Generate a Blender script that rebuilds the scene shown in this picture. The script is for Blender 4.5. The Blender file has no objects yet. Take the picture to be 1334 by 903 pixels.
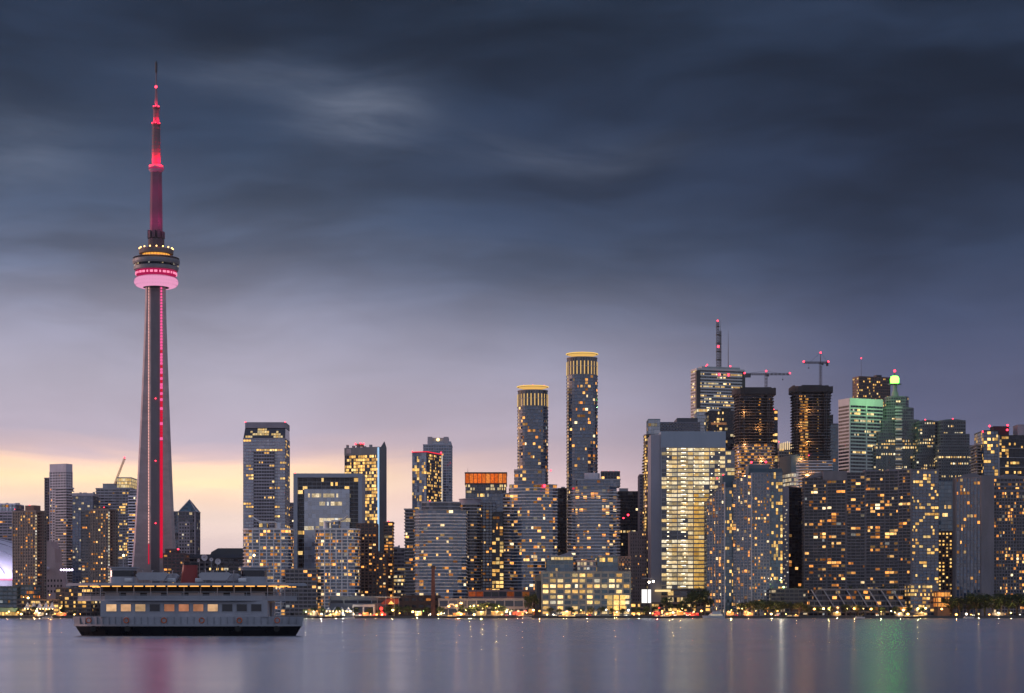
import bpy, math, random
from mathutils import Vector, Matrix

# ------------------------------------------------------------------ camera, sky, sun, exposure
sc = bpy.context.scene
COL = sc.collection
FP, HY, CZ = 2600.0, 801.0, 3.0          # focal length and horizon in photo pixels (1334 x 903), eye height
R = math.radians

def lin(c):
    return tuple((v/255/12.92 if v/255 <= 0.04045 else ((v/255+0.055)/1.055)**2.4) for v in c)

cam_d = bpy.data.cameras.new('camera')
cam = bpy.data.objects.new('camera', cam_d); COL.objects.link(cam)
cam.location = (0, 0, CZ); cam.rotation_euler = (R(90), 0, 0)
cam_d.sensor_width = 36; cam_d.lens = 36*FP/1334
cam_d.shift_y = (HY-451.5)/1334
cam_d.clip_start = 0.5; cam_d.clip_end = 60000
sc.camera = cam
sc.view_settings.view_transform = 'Standard'
sc.view_settings.look = 'None'
sc.view_settings.exposure = 0.0
sc.view_settings.gamma = 1.0
sc.view_settings.use_curve_mapping = False
sc.render.engine = 'CYCLES'
sc.cycles.use_denoising = True
sc.cycles.max_bounces = 5
sc.cycles.diffuse_bounces = 2
sc.cycles.glossy_bounces = 3
sc.cycles.sample_clamp_indirect = 6
sc.cycles.caustics_reflective = False
sc.cycles.caustics_refractive = False

SUN_EL, SUN_AZ = R(3.5), R(-80)           # sunset low on the left, ahead of the camera
w = bpy.data.worlds.new('World'); sc.world = w; w.use_nodes = True

class NT:
    """small helper for node trees"""
    def __init__(s, nt):
        s.nt = nt; s.n = nt.nodes; s.l = nt.links
    def new(s, t, **kw):
        x = s.n.new(t)
        for k, v in kw.items(): setattr(x, k, v)
        return x
    def put(s, sock, v):
        if hasattr(v, 'default_value') or hasattr(v, 'is_output'): s.l.new(v, sock)
        else: sock.default_value = v
    def m(s, op, a, b=None, c=None, clamp=False):
        x = s.new('ShaderNodeMath', operation=op, use_clamp=clamp)
        s.put(x.inputs[0], a)
        if b is not None: s.put(x.inputs[1], b)
        if c is not None: s.put(x.inputs[2], c)
        return x.outputs[0]
    def mix(s, f, a, b, blend='MIX'):
        x = s.new('ShaderNodeMix', data_type='RGBA', blend_type=blend)
        s.put(x.inputs[0], f)
        for sk, v in ((x.inputs[6], a), (x.inputs[7], b)):
            if isinstance(v, tuple) and len(v) == 3: v = v+(1,)
            s.put(sk, v)
        return x.outputs[2]
    def maprange(s, v, a, b, c=0.0, d=1.0, smooth=False):
        x = s.new('ShaderNodeMapRange', interpolation_type='SMOOTHSTEP' if smooth else 'LINEAR')
        s.put(x.inputs[0], v)
        for i, q in enumerate((a, b, c, d)): x.inputs[i+1].default_value = q
        return x.outputs[0]
    def ramp(s, v, stops, interp='LINEAR'):
        x = s.new('ShaderNodeValToRGB'); cr = x.color_ramp; cr.interpolation = interp
        while len(cr.elements) > 1: cr.elements.remove(cr.elements[-1])
        for i, (p, c) in enumerate(stops):
            e = cr.elements[0] if i == 0 else cr.elements.new(p)
            e.position = p; e.color = tuple(c)+(1,)
        s.put(x.inputs[0], v)
        return x.outputs[0]
    def combine(s, x, y, z):
        c = s.new('ShaderNodeCombineXYZ')
        for i, v in enumerate((x, y, z)): s.put(c.inputs[i], v)
        return c.outputs[0]
    def noise(s, vec, scale=1.0, detail=4, rough=0.5, dist=0.0):
        x = s.new('ShaderNodeTexNoise'); s.put(x.inputs['Vector'], vec)
        x.inputs['Scale'].default_value = scale; x.inputs['Detail'].default_value = detail
        x.inputs['Roughness'].default_value = rough; x.inputs['Distortion'].default_value = dist
        return x.outputs[0]

def build_sky():
    g = NT(w.node_tree); g.n.clear()
    tc = g.new('ShaderNodeTexCoord')
    sep = g.new('ShaderNodeSeparateXYZ'); g.l.new(tc.outputs['Generated'], sep.inputs[0])
    dx, dy, dz = sep.outputs
    az = g.m('ARCTAN2', dx, dy)
    rad = g.m('SQRT', g.m('ADD', g.m('MULTIPLY', dx, dx), g.m('MULTIPLY', dy, dy)))
    el = g.m('ARCTAN2', dz, rad)
    # long smooth streaks of cloud, drawn out along the horizon; a warp breaks the bands up
    wv = g.combine(g.m('MULTIPLY', az, 5.0), g.m('MULTIPLY', el, 14.0), 3.7)
    warp = g.m('SUBTRACT', g.noise(wv, 1.0, 3, 0.5), 0.5)
    el2 = g.m('ADD', el, g.m('MULTIPLY', warp, 0.055))
    n1 = g.noise(g.combine(g.m('MULTIPLY', az, 6.5), g.m('ADD', g.m('MULTIPLY', el2, 26.0), g.m('MULTIPLY', az, -2.0)), 0.4), 1.0, 4, 0.5)
    n2 = g.noise(g.combine(g.m('MULTIPLY', az, 16.0), g.m('ADD', g.m('MULTIPLY', el2, 80.0), g.m('MULTIPLY', az, 7.0)), 9.1), 1.0, 5, 0.55)
    n3 = g.noise(g.combine(g.m('MULTIPLY', az, 9.0), g.m('MULTIPLY', el2, 150.0), 5.5), 1.0, 3, 0.5)
    elw = g.m('ADD', el, g.m('MULTIPLY', g.m('SUBTRACT', n1, 0.5), g.maprange(el, 0.06, 0.14, 0.016, 0.05)))
    elw = g.m('ADD', elw, g.m('MULTIPLY', g.m('SUBTRACT', n3, 0.5), 0.009))
    T = 0.7
    def P(y): return max(0.0, ((HY-y)/FP))/T
    t = g.m('DIVIDE', elw, T, clamp=True)
    S = lambda L: [(P(y), lin(c)) for y, c in L]
    left = g.ramp(t, S([(801, (190,168,172)), (715, (212,190,188)), (678, (226,203,192)), (650, (240,208,184)), (626, (253,219,176)), (603, (246,207,178)), (585, (196,172,176)), (560, (172,161,176)), (500, (163,157,173)), (420, (142,140,160)), (350, (104,111,136)), (280, (76,87,112)), (190, (52,65,89)), (90, (41,54,77)), (0, (37,49,71)), (-150, (48,60,84)), (-700, (116,124,158))]))
    mid = g.ramp(t, S([(801, (196,168,176)), (715, (205,178,182)), (660, (216,187,185)), (620, (206,180,184)), (585, (180,166,180)), (500, (156,152,172)), (430, (122,124,146)), (370, (84,92,116)), (310, (62,72,96)), (250, (48,59,83)), (150, (43,55,79)), (50, (37,49,70)), (-150, (48,60,84)), (-700, (116,124,158))]))
    right = g.ramp(t, S([(801, (120,114,136)), (650, (104,104,130)), (560, (90,93,121)), (480, (77,82,109)), (400, (61,69,95)), (320, (46,56,80)), (220, (38,48,71)), (100, (36,47,69)), (-150, (48,60,84)), (-700, (116,124,158))]))
    a1 = g.maprange(az, -0.14, 0.03, 0, 1, True)
    a2 = g.maprange(az, 0.0, 0.20, 0, 1, True)
    c = g.mix(a1, left, mid); c = g.mix(a2, c, right)
    # light and dark in the cloud deck, strongest high up
    hi = g.maprange(el, 0.10, 0.19, 0.25, 1.0, True)
    f1 = g.maprange(n1, 0.30, 0.72, 0.62, 1.42, True)
    f2 = g.maprange(n2, 0.30, 0.75, 0.92, 1.08)
    mod = g.m('MULTIPLY', f1, f2)
    mod = g.m('ADD', 1.0, g.m('MULTIPLY', g.m('SUBTRACT', mod, 1.0), hi))
    # two thinner places in the deck where the light comes through
    def spot(x0, y0, sx, sy):
        a = g.m('DIVIDE', g.m('SUBTRACT', az, (x0-667)/FP), sx/FP)
        b = g.m('DIVIDE', g.m('SUBTRACT', el2, (HY-y0)/FP), sy/FP)
        q = g.m('ADD', g.m('MULTIPLY', a, a), g.m('MULTIPLY', b, b))
        return g.m('MULTIPLY', g.m('EXPONENT', g.m('MULTIPLY', q, -1.0)), g.maprange(n2, 0.32, 0.68, 0.35, 1.2))
    sp = g.m('ADD', g.m('MULTIPLY', spot(465, 165, 80, 42), 1.9), g.m('MULTIPLY', spot(40, 215, 90, 40), 1.1))
    sp = g.m('ADD', sp, g.m('ADD', g.m('MULTIPLY', spot(720, 205, 150, 26), 0.7), g.m('MULTIPLY', spot(330, 110, 110, 30), 0.8)))
    mod = g.m('MULTIPLY', mod, g.maprange(el, 0.05, 0.11, 1.28, 1.2, True))
    mod = g.m('MULTIPLY', mod, g.maprange(el, 0.13, 0.24, 1.0, 0.74, True))
    x = g.new('ShaderNodeVectorMath', operation='SCALE'); g.l.new(c, x.inputs[0]); g.l.new(mod, x.inputs['Scale'])
    c = x.outputs[0]
    tint = g.mix(g.maprange(el, 0.10, 0.20, 0, 1, True), (1, 1, 1), (0.93, 1.0, 1.01))
    c = g.mix(1.0, c, tint, 'MULTIPLY')
    c = g.mix(g.m('MULTIPLY', sp, 0.25, clamp=True), c, lin((128, 136, 155)))
    # the open blue dusk behind the camera
    back = g.maprange(g.m('ABSOLUTE', az), 0.9, 2.0, 0, 1, True)
    bk = g.ramp(g.m('DIVIDE', el, 1.5708, clamp=True), [(0, (0.42,0.42,0.54)), (0.35, (0.29,0.35,0.51)), (1, (0.10,0.125,0.19))])
    c = g.mix(back, c, bk)
    # warm afterglow further round to the left, outside the picture
    wg = g.m('MULTIPLY', g.maprange(az, -0.35, -0.8, 0, 1, True), g.maprange(az, -2.2, -1.5, 0, 1, True))
    wg = g.m('MULTIPLY', wg, g.maprange(el, 0.32, 0.0, 0, 1, True))
    c = g.mix(wg, c, (1.7, 0.98, 0.74))
    sky = g.new('ShaderNodeTexSky', sky_type='NISHITA', sun_disc=False)
    sky.sun_elevation = SUN_EL; sky.sun_rotation = SUN_AZ
    sk = g.new('ShaderNodeVectorMath', operation='SCALE'); g.l.new(sky.outputs[0], sk.inputs[0]); sk.inputs['Scale'].default_value = 0.05
    c = g.mix(0.06, c, sk.outputs[0])
    bg = g.new('ShaderNodeBackground'); g.l.new(c, bg.inputs[0]); bg.inputs[1].default_value = 1.08
    out = g.new('ShaderNodeOutputWorld'); g.l.new(bg.outputs[0], out.inputs[0])
build_sky()

sun_d = bpy.data.lights.new('sun', 'SUN'); sun_d.energy = 1.5; sun_d.angle = R(14); sun_d.color = (1.0, 0.58, 0.50)
sun = bpy.data.objects.new('sun', sun_d); COL.objects.link(sun)
sd = Vector((math.sin(SUN_AZ)*math.cos(SUN_EL), math.cos(SUN_AZ)*math.cos(SUN_EL), math.sin(SUN_EL)))
sun.rotation_euler = sd.to_track_quat('Z', 'Y').to_euler()

# ------------------------------------------------------------------ helpers
def PX(px, Y): return (px-667)*Y/FP
def PZ(py, Y): return CZ+(HY-py)*Y/FP
GZ = 2.0                                   # street level above the lake
def H(py, Y): return PZ(py, Y)-GZ          # height above the street of something seen at photo row py

def tag(o, label=None, cat=None, group=None, kind=None):
    if label: o['label'] = label
    if cat: o['category'] = cat
    if group: o['group'] = group
    if kind: o['kind'] = kind
    return o

def thing(name, label, cat, loc=(0,0,0), rz=0.0, group=None):
    o = bpy.data.objects.new(name, None); COL.objects.link(o)
    o.empty_display_size = 1
    o.location = loc; o.rotation_euler = (0, 0, rz)
    return tag(o, label, cat, group)

class MB:
    """collects faces and links them as ONE mesh object"""
    def __init__(s): s.v = []; s.f = []; s.uv = []; s.mi = []; s.mat = 0; s.sm = []; s.smooth = False
    def face(s, pts, uv=None):
        k = len(s.v); s.v.extend([tuple(p) for p in pts]); s.f.append(tuple(range(k, k+len(pts))))
        s.uv.append(uv or [(0.5, 0.5)]*len(pts)); s.mi.append(s.mat); s.sm.append(s.smooth)
    def mesh(s, verts, faces):
        k = len(s.v); s.v.extend([tuple(p) for p in verts])
        for f in faces:
            s.f.append(tuple(i+k for i in f)); s.uv.append([(0.5, 0.5)]*len(f)); s.mi.append(s.mat); s.sm.append(s.smooth)
    def prism(s, poly, z0, z1, caps=True, top=None):
        n = len(poly); tp = top or poly
        vs = [(p[0], p[1], z0) for p in poly]+[(p[0], p[1], z1) for p in tp]
        fs = [(i, (i+1) % n, n+(i+1) % n, n+i) for i in range(n)]
        if caps: fs += [tuple(range(n-1, -1, -1)), tuple(range(n, 2*n))]
        s.mesh(vs, fs)
    def box(s, x0, x1, y0, y1, z0, z1):
        s.prism([(x0,y0), (x1,y0), (x1,y1), (x0,y1)], z0, z1)
    def obox(s, c, ux, hx, hy, z0, z1):
        """box with its long axis along the plan direction ux"""
        uy = (-ux[1], ux[0])
        P = [(c[0]+ux[0]*a*hx+uy[0]*b*hy, c[1]+ux[1]*a*hx+uy[1]*b*hy) for a, b in ((-1,-1), (1,-1), (1,1), (-1,1))]
        s.prism(P, z0, z1)
    def tube(s, p, q, r0, r1=None, n=6):
        r1 = r0 if r1 is None else r1
        p = Vector(p); q = Vector(q); d = (q-p)
        if d.length < 1e-6: return
        d.normalize(); a = d.orthogonal().normalized(); b = d.cross(a)
        vs = []
        for c, r in ((p, r0), (q, r1)):
            for i in range(n):
                t = 2*math.pi*i/n; vs.append(c+a*(r*math.cos(t))+b*(r*math.sin(t)))
        fs = [(i, (i+1) % n, n+(i+1) % n, n+i) for i in range(n)]+[tuple(range(n-1, -1, -1)), tuple(range(n, 2*n))]
        s.mesh(vs, fs)
    def lathe(s, prof, n=32, c=(0,0,0)):
        vs = []; fs = []
        for r, z in prof:
            for i in range(n):
                t = 2*math.pi*i/n; vs.append((c[0]+r*math.cos(t), c[1]+r*math.sin(t), c[2]+z))
        for k in range(len(prof)-1):
            for i in range(n):
                j = (i+1) % n; fs.append((k*n+i, k*n+j, (k+1)*n+j, (k+1)*n+i))
        fs.append(tuple(range(n-1, -1, -1))); fs.append(tuple((len(prof)-1)*n+i for i in range(n)))
        s.mesh(vs, fs)
    def ball(s, c, r, n=8, m=5, sz=1.0):
        prof = [(max(1e-3, r*math.sin(math.pi*k/m)), -r*sz*math.cos(math.pi*k/m)) for k in range(m+1)]
        s.lathe(prof, n, c)
    def extrude(s, prof, ax, off0, off1):
        """prof: (a, z) outline in the vertical plane; ax = 'x': prof runs along x and is pushed along y; 'y': the other way"""
        n = len(prof)
        def P(a, z, o): return (a, o, z) if ax == 'x' else (o, a, z)
        vs = [P(a, z, off0) for a, z in prof]+[P(a, z, off1) for a, z in prof]
        fs = [(i, (i+1) % n, n+(i+1) % n, n+i) for i in range(n)]+[tuple(range(n-1, -1, -1)), tuple(range(n, 2*n))]
        s.mesh(vs, fs)
    def each(s, name, mat, parent):
        """every separate shape collected so far becomes an object of its own"""
        comp = {}
        def root(i):
            while comp.setdefault(i, i) != i: i = comp[i]
            return i
        for f in s.f:
            for j in f[1:]: comp[root(j)] = root(f[0])
        grp = {}
        for f in s.f: grp.setdefault(root(f[0]), []).append(f)
        out = []
        for fs in grp.values():
            ids = sorted({i for f in fs for i in f}); P = [s.v[i] for i in ids]
            c = [sum(p[k] for p in P)/len(P) for k in range(3)]
            q = MB(); q.smooth = s.smooth
            ix = {i: k for k, i in enumerate(ids)}
            q.mesh([tuple(p[k]-c[k] for k in range(3)) for p in P], [tuple(ix[i] for i in f) for f in fs])
            out.append(q.build(name, mat, parent, loc=c))
        return out
    def build(s, name, mats, parent=None, loc=None, kind=None, recalc=False):
        me = bpy.data.meshes.new(name)
        me.from_pydata(s.v, [], s.f)
        if not isinstance(mats, (list, tuple)): mats = [mats]
        for m in mats: me.materials.append(m)
        uvl = me.uv_layers.new(name='UVMap')
        flat = [c for u in s.uv for p in u for c in p]
        uvl.data.foreach_set('uv', flat)
        me.polygons.foreach_set('material_index', s.mi)
        me.polygons.foreach_set('use_smooth', s.sm)
        if recalc:
            import bmesh
            b = bmesh.new(); b.from_mesh(me); bmesh.ops.recalc_face_normals(b, faces=b.faces); b.to_mesh(me); b.free()
        me.update()
        o = bpy.data.objects.new(name, me); COL.objects.link(o)
        if parent: o.parent = parent
        if loc: o.location = loc
        if kind: o['kind'] = kind
        return o

def kids(o, allobs=None):
    return [c for c in COL.objects if c.parent is o]

def dup(root, loc, rz=None, label=None, scale=None, tree=None):
    r = root.copy(); COL.objects.link(r); r.location = loc
    if rz is not None: r.rotation_euler = (0, 0, rz)
    if scale is not None: r.scale = scale if isinstance(scale, tuple) else (scale,)*3
    if label: r['label'] = label
    for ch, gch in tree:
        c = ch.copy(); COL.objects.link(c); c.parent = r
        for g_ in gch:
            d = g_.copy(); COL.objects.link(d); d.parent = c
    return r
def family(root):
    return [(c, kids(c)) for c in kids(root)]

# ------------------------------------------------------------------ materials
def mk(name):
    m = bpy.data.materials.new(name); m.use_nodes = True
    g = NT(m.node_tree); g.n.clear()
    out = g.new('ShaderNodeOutputMaterial')
    return m, g, out

MATS = {}
def wall(name, rgb, rough=0.8, metal=0.0, var=0.25, scale=0.12, zs=0.22):
    """weathered opaque surface: base colour broken up by blotches and rain streaks"""
    if name in MATS: return MATS[name]
    m, g, out = mk(name)
    p = g.new('ShaderNodeBsdfPrincipled')
    tc = g.new('ShaderNodeTexCoord')
    mp = g.new('ShaderNodeMapping'); g.l.new(tc.outputs['Object'], mp.inputs[0]); mp.inputs['Scale'].default_value = (1, 1, zs)
    a = g.noise(mp.outputs[0], scale, 5, 0.6); b = g.noise(tc.outputs['Object'], scale*9, 3, 0.6)
    s_ = g.m('ADD', g.m('MULTIPLY', a, 0.7), g.m('MULTIPLY', b, 0.3))
    f = g.maprange(s_, 0.3, 0.7, 1-var, 1+var)
    x = g.new('ShaderNodeVectorMath', operation='SCALE'); x.inputs[0].default_value = rgb; g.l.new(f, x.inputs['Scale'])
    g.l.new(x.outputs[0], p.inputs['Base Color'])
    g.l.new(g.maprange(b, 0.3, 0.7, max(0.05, rough-0.12), min(1, rough+0.12)), p.inputs['Roughness'])
    p.inputs['Metallic'].default_value = metal
    g.l.new(p.outputs[0], out.inputs[0])
    MATS[name] = m
    return m

def glass(name, tint, refl=1.9, rough=0.06, blinds=0.25, jit=0.025, blind=(0.16, 0.16, 0.18)):
    """curtain-wall glass: coated panes, each sitting a hair out of plane, some with blinds behind"""
    if name in MATS: return MATS[name]
    m, g, out = mk(name)
    p = g.new('ShaderNodeBsdfPrincipled')
    uv = g.new('ShaderNodeUVMap')
    fl = g.new('ShaderNodeVectorMath', operation='FLOOR'); g.l.new(uv.outputs[0], fl.inputs[0])
    wn = g.new('ShaderNodeTexWhiteNoise', noise_dimensions='2D'); g.l.new(fl.outputs[0], wn.inputs['Vector'])
    isb = g.m('LESS_THAN', wn.outputs['Value'], blinds)
    base = g.mix(isb, tint, blind)
    sepc = g.new('ShaderNodeSeparateColor'); g.l.new(wn.outputs['Color'], sepc.inputs[0])
    br = g.maprange(sepc.outputs[1], 0, 1, 0.45, 1.5)
    x = g.new('ShaderNodeVectorMath', operation='SCALE'); g.l.new(base, x.inputs[0]); g.l.new(br, x.inputs['Scale'])
    g.l.new(x.outputs[0], p.inputs['Base Color'])
    p.inputs['Roughness'].default_value = rough
    p.inputs['IOR'].default_value = refl
    geo = g.new('ShaderNodeNewGeometry')
    sub = g.new('ShaderNodeVectorMath', operation='SUBTRACT'); g.l.new(wn.outputs['Color'], sub.inputs[0]); sub.inputs[1].default_value = (0.5, 0.5, 0.5)
    scl = g.new('ShaderNodeVectorMath', operation='SCALE'); g.l.new(sub.outputs[0], scl.inputs[0]); scl.inputs['Scale'].default_value = jit*2
    add = g.new('ShaderNodeVectorMath', operation='ADD'); g.l.new(geo.outputs['Normal'], add.inputs[0]); g.l.new(scl.outputs[0], add.inputs[1])
    nrm = g.new('ShaderNodeVectorMath', operation='NORMALIZE'); g.l.new(add.outputs[0], nrm.inputs[0])
    g.l.new(nrm.outputs[0], p.inputs['Normal'])
    g.l.new(p.outputs[0], out.inputs[0])
    MATS[name] = m
    return m

def litmat(name, stops, lo, hi, power=1.6):
    """a lit room behind its window: every window its own colour and brightness, broken up by blinds and furniture"""
    if name in MATS: return MATS[name]
    m, g, out = mk(name)
    oi = g.new('ShaderNodeObjectInfo'); geo = g.new('ShaderNodeNewGeometry')
    r = g.m('FRACT', g.m('ADD', oi.outputs['Random'], geo.outputs['Random Per Island']))
    r2 = g.m('FRACT', g.m('MULTIPLY', r, 7.31))
    c = g.ramp(r, stops)
    st = g.m('ADD', lo, g.m('MULTIPLY', g.m('POWER', r2, power), hi-lo))
    tc = g.new('ShaderNodeTexCoord')
    nz = g.noise(geo.outputs['Position'], 0.55, 2, 0.6)
    st = g.m('MULTIPLY', st, g.maprange(nz, 0.3, 0.7, 0.6, 1.3))
    e = g.new('ShaderNodeEmission'); g.l.new(c, e.inputs[0]); g.l.new(st, e.inputs[1])
    g.l.new(e.outputs[0], out.inputs[0])
    m.cycles.emission_sampling = 'NONE'
    MATS[name] = m
    return m

def glow(name, rgb, strength, sampling='AUTO'):
    if name in MATS: return MATS[name]
    m, g, out = mk(name)
    e = g.new('ShaderNodeEmission'); e.inputs[0].default_value = tuple(rgb)+(1,); e.inputs[1].default_value = strength
    g.l.new(e.outputs[0], out.inputs[0])
    m.cycles.emission_sampling = sampling
    MATS[name] = m
    return m

LIT_HOME = litmat('lit_home', [(0, (1,0.32,0.06)), (0.5, (1,0.43,0.105)), (0.84, (1,0.58,0.20)), (0.96, (1,0.78,0.46)), (1, (0.8,0.9,1))], 0.18, 2.4, 2.1)
LIT_OFFICE = litmat('lit_office', [(0, (1,0.55,0.16)), (0.5, (1,0.66,0.26)), (0.85, (1,0.78,0.42)), (1, (1,0.9,0.68))], 0.5, 1.8)
LIT_GOLD = litmat('lit_gold', [(0, (1,0.50,0.12)), (0.6, (1,0.58,0.17)), (1, (1,0.68,0.26))], 0.5, 1.9, 1.2)
LIT_PALE = litmat('lit_pale', [(0, (1,0.74,0.42)), (0.7, (1,0.82,0.55)), (1, (0.95,0.95,0.9))], 0.35, 1.0)
LIT_HALL = litmat('lit_hall', [(0, (1,0.60,0.20)), (0.5, (1,0.70,0.30)), (1, (1,0.80,0.48))], 0.55, 1.0, 1.0)
LIT_EMBER = litmat('lit_ember', [(0, (1,0.22,0.04)), (0.6, (1,0.34,0.07)), (1, (1,0.5,0.15))], 0.35, 1.3)
LIT_WORK = litmat('lit_work', [(0, (1,0.36,0.06)), (0.6, (1,0.46,0.11)), (1, (1,0.6,0.2))], 0.3, 1.1)
RED = glow('red_beacon', (1, 0.03, 0.06), 7, 'NONE')
WARM_LAMP = glow('warm_lamp', (1, 0.62, 0.22), 14)
WHITE_LAMP = glow('white_lamp', (1, 0.86, 0.66), 12)

CONC = wall('concrete_grey', (0.30,0.29,0.29))
CONC_D = wall('concrete_dark', (0.10,0.10,0.105))
CONC_W = wall('concrete_white', (0.60,0.58,0.58))
CONC_B = wall('concrete_brown', (0.23,0.19,0.17))
BRICK = wall('brick_brown', (0.19,0.115,0.09))
METAL = wall('metal_grey', (0.33,0.34,0.36), 0.45, 0.4)
METAL_D = wall('metal_dark', (0.05,0.05,0.055), 0.5, 0.3)
SLAB_W = wall('slab_white', (0.74,0.73,0.75), 0.6)
SLAB_G = wall('slab_grey', (0.38,0.37,0.39), 0.7)
BLACK = wall('black_cladding', (0.022,0.022,0.026), 0.4)
ROOF = wall('roof_grey', (0.12,0.12,0.13), 0.9)
MULLION = wall('mullion_dark', (0.13,0.13,0.15), 0.5)
GL_BLUE = glass('glass_blue', (0.022,0.062,0.125), 2.05, 0.06, 0.2, 0.03, (0.10,0.12,0.16))
GL_PALE = glass('glass_pale', (0.08,0.13,0.21), 2.9, 0.08, 0.3, 0.02, (0.24,0.25,0.29))
GL_DARK = glass('glass_dark', (0.010,0.013,0.022), 1.5, 0.06, 0.12, 0.03, (0.045,0.045,0.055))
GL_TEAL = glass('glass_teal', (0.018,0.075,0.11), 2.0, 0.07, 0.15, 0.03, (0.08,0.12,0.14))
GL_GREY = glass('glass_grey', (0.030,0.036,0.052), 1.7, 0.08, 0.25, 0.03, (0.10,0.10,0.115))

# ------------------------------------------------------------------ footprints
def rect(w_, d, cx=0, cy=0): return [(cx-w_/2, cy-d/2), (cx+w_/2, cy-d/2), (cx+w_/2, cy+d/2), (cx-w_/2, cy+d/2)]
def ell(rx, ry, n=28, cx=0, cy=0): return [(cx+rx*math.cos(2*math.pi*i/n-math.pi/2), cy+ry*math.sin(2*math.pi*i/n-math.pi/2)) for i in range(n)]
def bow(w_, d, b, n=8):
    """rectangle whose front bulges out by b"""
    P = []
    for i in range(n+1):
        t = -1+2*i/n; P.append((t*w_/2, -d/2-b*(1-t*t)))
    return P+[(w_/2, d/2), (-w_/2, d/2)]
def rrect(w_, d, r, n=4):
    P = []
    for (sx, sy, a0) in ((-1,-1,180), (1,-1,270), (1,1,0), (-1,1,90)):
        for k in range(n+1):
            t = R(a0+90*k/n); P.append((sx*(w_/2-r)+r*math.cos(t), sy*(d/2-r)+r*math.sin(t)))
    return P
def offset(poly, d):
    n = len(poly); out = []
    for i in range(n):
        p0, p1, p2 = poly[i-1], poly[i], poly[(i+1) % n]
        def nm(a, b):
            l = math.hypot(b[0]-a[0], b[1]-a[1]) or 1; return ((b[1]-a[1])/l, -(b[0]-a[0])/l)
        n1, n2 = nm(p0, p1), nm(p1, p2)
        k = 1+n1[0]*n2[0]+n1[1]*n2[1]
        k = max(k, 0.35)
        out.append((p1[0]+d*(n1[0]+n2[0])/k, p1[1]+d*(n1[1]+n2[1])/k))
    return out

def front(xl, xr, Y, depth):
    """a building square on to the lake: centre of the footprint, width"""
    x0, x1 = PX(xl, Y), PX(xr, Y)
    return ((x0+x1)/2, Y+depth/2, GZ), 0.0, (x1-x0), depth
def corner(xl, xm, xr, Y, a):
    """a building seen over its corner: a = degrees its right-hand face turns away; returns centre, rotation, width of the right-hand face, of the left-hand face"""
    a = R(a); X = PX(xm, Y)
    K = (xr-667)/FP; wr = (K*Y-X)/(math.cos(a)-K*math.sin(a))
    K = (xl-667)/FP; wl = (X-K*Y)/(math.sin(a)+K*math.cos(a))
    cx = X+math.cos(a)*wr/2-math.sin(a)*wl/2; cy = Y+math.sin(a)*wr/2+math.cos(a)*wl/2
    return (cx, cy, GZ), a, wr, wl

# ------------------------------------------------------------------ the facade builder
_unit = {}
def unit_window(mat):
    if mat.name not in _unit:
        b = MB(); b.box(-.5, .5, -.5, .5, -.5, .5)
        me = bpy.data.meshes.new('window'); me.from_pydata(b.v, [], b.f); me.materials.append(mat); _unit[mat.name] = me
    return _unit[mat.name]

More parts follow.
